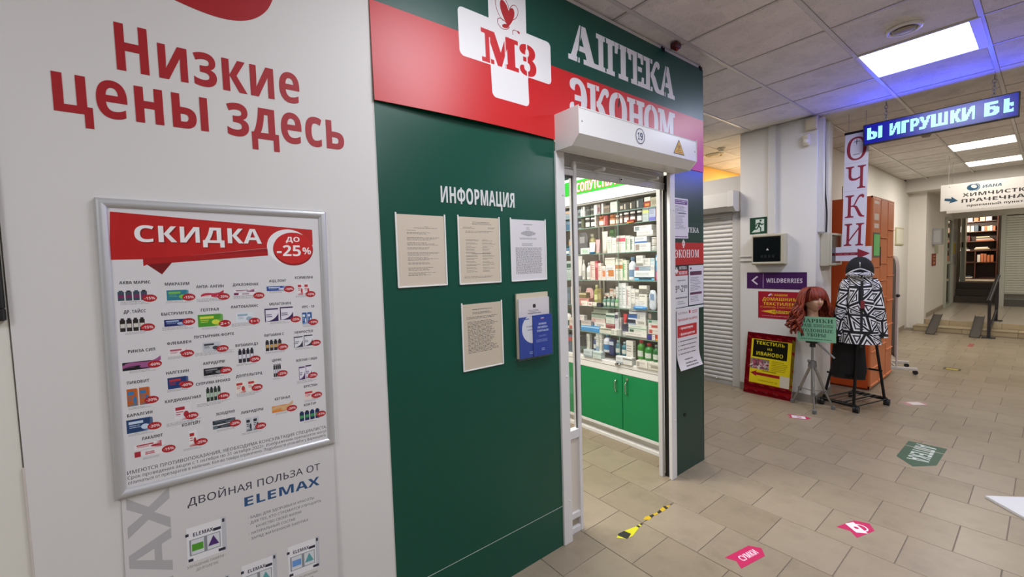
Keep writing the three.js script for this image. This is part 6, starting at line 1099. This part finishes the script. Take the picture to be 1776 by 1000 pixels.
// ---------------------------------------------------------------- far end: steps, landing, doors
{
  const tileM = [M('#b3a283', 0.45), M('#ab9a7c', 0.45), M('#b8a889', 0.45)], side = M('#a49477', 0.6), top = M('#b9ae9e', 0.3);
  struct('floor_landing', bx(11.74, 16.4, -0.1, 0.2, -1.6, 2.4), M('#8d8478', 0.8), 'raised landing at the far end of the passage');
  const land = scene.getObjectByName('floor_landing');
  for (let i = 0; i < 10; i++) for (let j = 0; j < 6; j++) { const m = obj('tile', plate(0.445, 0.02, 0.328, 0.001), top, land); m.position.set(11.96 + i * 0.45, 0.205, -1.385 + j * 0.333); }
  const st = thing('steps', 'two beige tiled steps up to the far landing', 'steps', [0, 0, 0]); st.userData.kind = 'structure';
  obj('core', [bx(11.39, 11.74, -0.05, 0.09, -1.66, 2.4), bx(11.71, 11.74, 0.08, 0.195, -1.54, 2.4)], side, st);
  for (let j = 0; j < 12; j++) { const z = -1.65 + j * 0.333; obj('riser_tile', rb(11.378, 11.39, 0.002, 0.091, z + 0.002, z + 0.331, 0.002, 1), tileM[j % 3], st); const tt = obj('tread_tile', plate(0.34, 0.012, 0.329, 0.0015), tileM[(j + 1) % 3], st); tt.position.set(11.54, 0.102, z + 0.1665); if (j) obj('riser_tile', rb(11.698, 11.71, 0.104, 0.2, z - 0.2, z + 0.129, 0.002, 1), tileM[(j + 2) % 3], st); }
  const rampM = M('#55504b', 0.55);
  for (const [z, text] of [[-1.36, 'steel ramp channel over the far steps, beside the wall'], [-0.8, 'steel ramp channel over the far steps, beside the handrail']]) {
    const r = thing('ramp_channel', text, 'ramp', [0, 0, z]); const L = 0.95, a = 0.296;
    const g = (x0, x1, y0, y1, z0, z1) => bx(x0, x1, y0, y1, z0, z1).rotateZ(a).translate(10.96, 0.006, 0);
    obj('tread_plate', g(0, L, 0, 0.01, -0.06, 0.06), rampM, r); for (const s of [-1, 1]) obj('side_lip', g(0, L, 0.01, 0.035, s * 0.06 - 0.004, s * 0.06 + 0.004), rampM, r);
  }
  const hr = thing('handrail', 'dark metal handrail at the far steps', 'handrail', [0, 0, 0]), dm = M('#37353a', 0.45, { metalness: 0.5 });
  obj('post', rb(11.07, 11.11, 0.0, 0.68, -0.66, -0.62, 0.003), dm, hr); obj('post', rb(12.05, 12.09, 0.205, 1.02, -0.63, -0.59, 0.003), dm, hr);
  obj('rail', bar([10.98, 0.66, -0.645], [12.2, 1.06, -0.605], 0.028, 4), dm, hr); obj('lower_rail', bar([11.09, 0.1, -0.64], [12.07, 0.42, -0.61], 0.017, 4), dm, hr); obj('base_plate', rb(11.02, 11.16, 0, 0.012, -0.72, -0.56, 0.003), dm, hr); obj('base_plate', rb(12.0, 12.14, 0.205, 0.217, -0.69, -0.53, 0.003), dm, hr);
  // landing walls
  struct('wall_landing', bx(11.9, 16.35, 0.1, 2.85, -1.7, -1.555), wallFar, 'white wall along the far landing');
  struct('baseboard_landing', bx(11.9, 14.1, 0.205, 0.295, -1.555, -1.542), M('#a39684', 0.5));
  struct('beam', [bx(11.35, 12.0, 2.735, CEIL + 0.14, -1.8, 2.4)], paint('#dbd7cf', 0.8), 'white dropped beam over the far steps'); struct('ceiling_landing', bx(12.0, 17.0, 2.78, 2.9, -1.7, 2.4), paint('#d6d2ca', 0.85));
  struct('wall_end', [bx(15.34, 15.46, 2.36, 2.8, -1.555, 2.4), bx(15.34, 15.46, 0.2, 2.36, 1.72, 2.4)], paint('#d2cec2', 0.8), 'wall above the far shutter and stair opening');
  struct('trim_9', rb(15.25, 15.34, 0.2, 2.36, -0.74, -0.665, 0.004), M('#c5c8bd', 0.5), 'pale post beside the far shutter');
  const sh = thing('roller_shutter', 'pale grey closed roller shutter at the far end of the landing', 'roller shutter', [15.34, 0.205, 0]), sm = M('#cdcec2', 0.5);
  const slats = []; for (let i = 0; i < 32; i++) slats.push(rb(-0.012, 0.004, 0.33 + i * 0.0565, 0.33 + (i + 1) * 0.0565 - 0.004, -0.665, 1.72, 0.005, 1)); tag(obj('slat_curtain', slats, sm, sh), null, null, null, 'stuff');
  obj('bottom_bar', rb(-0.02, 0.01, 0.29, 0.33, -0.665, 1.72, 0.004), M('#b5b6aa', 0.5), sh); obj('lower_panel', bx(0.0, 0.02, 0.0, 0.17, -0.665, 1.72), M('#5a5a54', 0.5), sh); obj('sill_bar', bx(-0.01, 0.02, 0.16, 0.18, -0.665, 1.72), M('#8a8a82', 0.5), sh); obj('window_strip', bx(0.02, 0.03, 0.18, 0.29, -0.665, 1.72), M('#77756c', 0.3), sh);
  // stair recess and doorway
  const rs = thing('inner_steps', 'dim flight of three steps up to the far doorway', 'steps', [0, 0, 0]); rs.userData.kind = 'structure'; const ds = M('#5a5148', 0.7);
  for (let i = 0; i < 3; i++) obj('step', rb(15.98 + i * 0.3, 17.15, 0.2 + i * 0.163, 0.2 + (i + 1) * 0.163, -1.55, -0.72, 0.004), ds, rs);
  struct('wall_recess', [bx(15.46, 20.4, 0.0, 2.9, -0.73, -0.6), bx(16.35, 17.0, 0.0, 2.9, -1.7, -1.555)], M('#8a8378', 0.8)); struct('ceiling_recess', bx(17.0, 20.4, 2.78, 2.9, -2.6, -0.4), M('#8a857c', 0.8));
  struct('floor_store', bx(17.15, 20.4, 0.5, 0.69, -2.6, -0.55), M('#b3a998', 0.5)); struct('wall_store', [bx(19.5, 19.6, 0.6, 2.9, -2.6, -0.55), bx(17.0, 19.6, 0.6, 2.9, -2.6, -2.5)], paint('#b5aca0', 0.8));
  struct('floor_recess', bx(15.3, 17.1, 0.1, 0.2, -1.6, -0.55), M('#a0968a', 0.5));
  const d = thing('open_door', 'pale greenish door leaf standing open at the far doorway', 'door', [17.06, 0.693, -1.53], 0); obj('leaf', rb(-0.03, 0.8, 0.0, 1.88, -0.02, 0.02, 0.004), M('#b5bcae', 0.5), d); obj('edge_strip', rb(-0.045, -0.03, 0.0, 1.88, -0.02, 0.06, 0.003), M('#bdc4b6', 0.5), d); obj('handle', rb(-0.055, -0.03, 0.95, 1.1, 0.0, 0.03, 0.008), darkMetal, d);
  // glazed side door on the landing wall
  const gd = thing('glazed_door', 'narrow glazed door with pale frame in the landing wall', 'door', [14.15, 0.205, -1.555]); const fm = M('#b9bdae', 0.5);
  obj('frame', [rb(0, 0.06, 0, 2.15, 0, 0.05, 0.004), rb(0.9, 0.96, 0, 2.15, 0, 0.05, 0.004), rb(0.06, 0.9, 2.09, 2.15, 0, 0.05, 0.004), rb(0.06, 0.9, 0, 0.06, 0, 0.05, 0.004), rb(0.06, 0.9, 1.04, 1.1, 0, 0.05, 0.004)], fm, gd); obj('pane', bx(0.06, 0.9, 1.1, 2.09, 0.015, 0.02), M('#4a4f48', 0.1), gd); obj('pane', bx(0.06, 0.9, 0.06, 1.04, 0.015, 0.02), M('#5a6152', 0.1), gd);
  lampPanel(14.0, 0.9, 0.57, 0.57, 0xfff4e4, 13, 1.5, 'ceiling light panel over the far landing', 2.78);
}
{ // wall fittings along the passage and landing
  const b = thing('intercom_box', 'grey box fixed to the landing wall above the red sign', 'box', [12.5, 1.87, -1.555]); obj('case', rb(0, 0.3, -0.17, 0.17, 0, 0.14, 0.01), M('#a5a5a5', 0.4), b); obj('vent_panel', bx(-0.003, 0.001, -0.12, 0.12, 0.02, 0.12), M('#bcbcbc', 0.4), b);
  const r = obj('small_sign', rb(12.5, 12.96, 1.25, 1.508, -1.555, -1.543, 0.002, 1), M('#8c1a1c', 0.5)); tag(r, 'small red sign on the landing wall under the grey box', 'sign'); obj('print', [bx(12.58, 12.88, 1.44, 1.465, -1.5432, -1.5422), bx(12.58, 12.88, 1.38, 1.4, -1.5432, -1.5422), bx(12.62, 12.84, 1.29, 1.33, -1.5432, -1.5422)], M('#c9a050', 0.5), r);
  const f = thing('framed_notice', 'small pale framed notice on the long passage wall', 'notice', [10.82, 1.86, -1.8]); obj('frame', rb(-0.34, 0.34, -0.165, 0.165, 0, 0.016, 0.003), M('#b9b08a', 0.5), f); obj('sheet', bx(-0.3, 0.3, -0.14, 0.14, 0.0155, 0.018), M('#dcd8c4', 0.5), f);
  tag(obj('wall_notice', bx(12.85, 13.3, 1.5, 1.69, -1.555, -1.551), M('#c3c8ae', 0.6)), 'small pale green paper under the grey box on the landing wall', 'notice');
  const tex = canvas(256, 384, (x, W, H) => { x.fillStyle = '#b9bcc0'; x.fillRect(0, 0, W, H); x.fillStyle = '#c9b83a'; x.fillRect(W * 0.2, H * 0.4, W * 0.6, H * 0.3); rows(x, W * 0.1, H * 0.08, W * 0.8, 7, H * 0.04, H * 0.015, '#6a6e76'); rows(x, W * 0.1, H * 0.76, W * 0.8, 5, H * 0.04, H * 0.015, '#6a6e76'); });
  const p = obj('wall_poster', sheetGeo(0.9, 0.95, 0.004), printMat(tex)); p.position.set(15.75, 1.67, -1.552); tag(p, 'grey poster with a yellow block on the wall before the far doorway', 'poster');
}
{ // bookcase seen through the far doorway
  const t = thing('bookcase', 'dark wooden bookcase seen through the far doorway', 'bookcase', [18.75, 0.6905, -1.394], -Math.PI / 2), w = M('#4a2618', 0.5), W = 0.86, H = 2.0, ys = [0.02, 0.5, 0.85, 1.13, 1.42, 1.72];
  obj('side_panel', bx(-W / 2, -W / 2 + 0.025, 0, H, -0.3, 0), w, t); obj('side_panel', bx(W / 2 - 0.025, W / 2, 0, H, -0.3, 0), w, t); obj('back_panel', bx(-W / 2, W / 2, 0, H, -0.3, -0.285), M('#2e1810', 0.6), t); obj('divider', bx(-0.02, 0.005, 0.02, 0.85, -0.28, 0), w, t); for (const y of ys) obj('shelf', bx(-W / 2 + 0.02, W / 2 - 0.02, y - 0.012, y + 0.012, -0.285, 0), w, t); obj('top_panel', bx(-W / 2, W / 2, H, H + 0.02, -0.3, 0), w, t);
  const cols = ['#c9c6c4', '#5a1a22', '#d6d2cc', '#3a4a5a', '#8a7a5a', '#b56a44', '#a8a29a', '#4a3a30', '#c8b898'], cn = ['pale grey', 'dark red', 'white', 'slate blue', 'olive', 'orange brown', 'grey', 'brown', 'sand'];
  const rowsB = [[1.432, -0.38, 0.05, 0.18, 5], [1.432, 0.1, 0.38, 0.15, 5], [1.142, -0.4, -0.12, 0.16, 6], [0.512, 0.03, 0.36, 0.24, 5], [1.732, -0.3, 0.3, 0.12, 5]];
  const rn = ['upper row of the far bookcase', 'shorter upper row of the far bookcase', 'middle row of the far bookcase', 'square compartment of the far bookcase', 'top row of the far bookcase'];
  const BX = 18.75 + 0.05, BY = 0.6905, BZ = -1.394, place = ['first', 'second', 'third', 'fourth', 'fifth', 'sixth'];
  rowsB.forEach(([y, a, b, h, n], k) => { let z = a; for (let i = 0; i < n; i++) { const d = (b - a) / n * rr(0.75, 0.98), hh = h * rr(0.85, 1.05), ci = k === 3 ? [2, 5, 5, 5, 5][i] : (i * 3 + k * 2) % 9; const m = obj('book', rb(0, 0.2, 0, hh, 0, d, 0.003, 1), M(cols[ci], 0.6)); m.position.set(BX, BY + y, BZ + z); tag(m, 'upright ' + cn[ci] + ' book, ' + place[i] + ' in the ' + rn[k], 'book', 'books on the ' + rn[k]); z += (b - a) / n; } });
  const stacks = [[1.142, 0.0, 0.36, 4, 5], [0.862, -0.05, 0.3, 3, 7], [0.862, -0.38, -0.12, 3, 2], [0.032, -0.38, -0.06, 2, 2]];
  stacks.forEach(([y, a, b, n, c], k) => { for (let i = 0; i < n; i++) { const m = obj('book', rb(0, 0.22, 0, 0.032, a + 0.02 * i * (k % 2), b - 0.03 * i, 0.003, 1), M(cols[(c + i) % 9], 0.6)); m.position.set(BX - 0.02, BY + y + 0.033 * i, BZ); tag(m, 'flat ' + cn[(c + i) % 9] + ' book in ' + ['the wide pile', 'the long pile', 'the pale pile', 'the low pile'][k] + ' of the far bookcase', 'book', 'books lying flat in the far bookcase'); } });
  const L = new THREE.PointLight(0xfff0dc, 4, 8, 2); L.position.set(17.9, 2.45, -1.6); scene.add(L);
  const lp = thing('ceiling_lamp', 'round ceiling lamp in the far store room', 'light', [17.9, 2.755, -1.6]); obj('shade', T(new THREE.SphereGeometry(0.11, 20, 10, 0, 7, Math.PI / 2, Math.PI / 2), 0, 0, 0), new THREE.MeshStandardMaterial({ color: 0xf5efe4, emissive: 0xffe2c0, emissiveIntensity: 1.5 }), lp); obj('base', T(new THREE.CylinderGeometry(0.12, 0.12, 0.02, 24), 0, 0.01, 0), whiteMetal, lp);
}
// ---------------------------------------------------------------- stickers and marks on the floor
function floorSticker(name, label, pts, draw, cat = 'floor sticker', turn = null) {
  // outline in floor metres (x, z); print axes: u along +x, v along -z
  const s = poly(pts.map(([x, z]) => [x, -z])), tex = canvas(420, 420, draw), g = cutGeo(s, 0.0008).rotateX(-Math.PI / 2).translate(0, 0.0002, 0);
  const m = obj(name, g, printMat(tex, 0.4)); void turn; return tag(m, label, cat);
}
const PINK = '#c01f58';
// frame of an arrow sticker: tail, tip, half width; returns points and a map from floor to the print canvas
function arrow(tail, tip, hw, notch = true) {
  const dx = tip[0] - tail[0], dz = tip[1] - tail[1], L = Math.hypot(dx, dz), ux = dx / L, uz = dz / L, P = (a, b) => [tail[0] + ux * a - uz * b, tail[1] + uz * a + ux * b];
  const pts = [P(0, hw), ...(notch ? [P(hw * 0.6, 0)] : []), P(0, -hw), P(L - hw * 0.9, -hw), P(L, 0), P(L - hw * 0.9, hw)];
  const xs = pts.map((p) => p[0]), zs = pts.map((p) => p[1]), x0 = Math.min(...xs), x1 = Math.max(...xs), z0 = Math.min(...zs), z1 = Math.max(...zs);
  const into = (x, W, H) => { const k = W / (x1 - x0), q = H / (z1 - z0), o = P(L / 2, 0); x.setTransform(ux * k, uz * q, -uz * k, ux * q, (o[0] - x0) * k, (o[1] - z0) * q); return L; };
  return { pts, into, L };
}
{
  const a = arrow([2.1, -0.95], [2.325, -0.905], 0.045);
  floorSticker('floor_arrow', 'pink arrow sticker with a white word, nearest of the floor arrows', a.pts, (x, W, H) => { x.fillStyle = PINK; x.fillRect(0, 0, W, H); a.into(x, W, H); x.fillStyle = '#ecd9e2'; x.scale(0.001, 0.001); put(x, 'СУМКИ', -58, 18, 125, 36); });
  const b = arrow([2.815, -0.66], [3.005, -0.6], 0.052);
  floorSticker('floor_arrow', 'pink arrow sticker with a white handbag picture on the floor', b.pts, (x, W, H) => { x.fillStyle = PINK; x.fillRect(0, 0, W, H); b.into(x, W, H); x.scale(0.001, 0.001); x.rotate(Math.PI * 0.62); x.fillStyle = '#e9e2e6'; x.beginPath(); x.moveTo(-52, -14); x.lineTo(52, -14); x.lineTo(40, 42); x.lineTo(-40, 42); x.fill(); x.strokeStyle = '#e9e2e6'; x.lineWidth = 8; x.beginPath(); x.arc(0, -14, 30, Math.PI, 0); x.stroke(); x.fillStyle = PINK; x.beginPath(); x.arc(0, 10, 11, 0, 7); x.fill(); });
  const c = arrow([4.52, -1.53], [4.6, -1.36], 0.05);
  floorSticker('floor_arrow', 'small pink arrow sticker with white square in front of the tripod', c.pts, (x, W, H) => { x.fillStyle = PINK; x.fillRect(0, 0, W, H); c.into(x, W, H); x.scale(0.001, 0.001); x.fillStyle = '#e8e0e4'; x.fillRect(-60, -36, 110, 72); x.fillStyle = '#6a5a60'; x.fillRect(-18, -12, 36, 24); });
  const e = arrow([5.72, -0.9], [5.9, -0.74], 0.055);
  floorSticker('floor_arrow', 'worn faded arrow sticker with white patch beyond the clothes rack', e.pts, (x, W, H) => { x.fillStyle = '#c48a90'; x.fillRect(0, 0, W, H); e.into(x, W, H); x.scale(0.001, 0.001); x.fillStyle = '#e2dad8'; x.fillRect(-50, -44, 120, 88); });
  // dark green pharmacy arrow, split by a joint
  const tex = (x, W, H) => { x.fillStyle = '#2f5a41'; x.fillRect(0, 0, W, H); };
  void tex;
  const G = arrow([4.62, -0.565], [4.06, -0.585], 0.105, false);
  floorSticker('floor_arrow', 'dark green arrow sticker with white pharmacy word on the floor', [[4.6, -0.68], [4.62, -0.46], [4.2, -0.47], [4.06, -0.575], [4.19, -0.685]], (x, W, H) => { x.fillStyle = '#2c5540'; x.fillRect(0, 0, W, H); x.fillStyle = '#b9ac9a'; x.fillRect(W * 0.745, 0, 7, H); x.fillStyle = '#c6cfc6'; x.save(); x.translate(W * 0.94, 0); x.rotate(Math.PI); put(x, 'АПТЕКА', 0, -H * 0.25, W * 0.7, H * 0.52); x.restore(); }); void G;
  const f = [[7.79, -0.84], [7.93, -0.84], [7.93, -0.68], [7.79, -0.68]];
  floorSticker('floor_mark', 'yellow and black floor marking patch in the middle distance', f, (x, W, H) => { x.fillStyle = '#4a4630'; x.fillRect(0, 0, W, H); x.fillStyle = '#b5a63c'; x.fillRect(W * 0.2, H * 0.15, W * 0.6, H * 0.7); });
  tag(obj('floor_mark', bx(9.9, 10.24, 0, 0.001, -0.8, -0.74), M('#9a5048', 0.6)), 'small red tape mark on the floor before the far steps', 'floor sticker');
  // worn hazard tape in the doorway
  const h1 = [[1.815, -1.452], [1.85, -1.41], [1.9, -1.405], [1.98, -1.425], [2.035, -1.432], [2.03, -1.442], [1.97, -1.445], [1.9, -1.462], [1.85, -1.468]];
  floorSticker('hazard_tape', 'torn yellow and black tape scrap, the nearer in the doorway', h1, (x, W, H) => { x.fillStyle = '#d3cf1c'; x.fillRect(0, 0, W, H); x.fillStyle = '#2a2826'; x.beginPath(); x.moveTo(W * 0.08, 0); x.lineTo(W * 0.36, 0); x.lineTo(W * 0.4, H * 0.75); x.lineTo(W * 0.16, H); x.fill(); x.fillRect(W * 0.76, 0, W * 0.08, H); x.fillRect(W * 0.9, 0, W * 0.1, H); }, 'tape');
  const h2 = [[2.07, -1.455], [2.09, -1.43], [2.15, -1.435], [2.2, -1.428], [2.28, -1.425], [2.3, -1.432], [2.36, -1.43], [2.3, -1.442], [2.28, -1.455], [2.2, -1.445], [2.14, -1.452], [2.1, -1.465]];
  floorSticker('hazard_tape', 'longer frayed yellow and black tape strip, the farther in the doorway', h2, (x, W, H) => { x.fillStyle = '#c9a71e'; x.fillRect(0, 0, W, H); x.fillStyle = '#2c2620'; for (const [a, b] of [[0.16, 0.27], [0.4, 0.52], [0.66, 0.74], [0.86, 1]]) { x.beginPath(); x.moveTo(W * a, H); x.lineTo(W * b, H); x.lineTo(W * (b + 0.05), 0); x.lineTo(W * (a + 0.05), 0); x.fill(); } }, 'tape');
}
{ // corner of a pale mat that enters the picture at its side
  const g = new THREE.BoxGeometry(0.7, 0.012, 0.7, 24, 1, 24), p = g.attributes.position; for (let i = 0; i < p.count; i++) if (p.getY(i) > 0) p.setY(i, p.getY(i) + 0.002 * rnd()); g.computeVertexNormals();
  const m = obj('floor_mat', g, M('#d9d9d8', 0.95)); m.position.set(3.855, 0.007, 0.28); m.rotation.y = Math.PI / 4; tag(m, 'white fuzzy mat whose corner lies on the tiles', 'mat');
}
scene.traverse((o) => { if (o.isLight && o.castShadow !== undefined && !o.isRectAreaLight) o.castShadow = true; });
renderer.render(scene, camera);
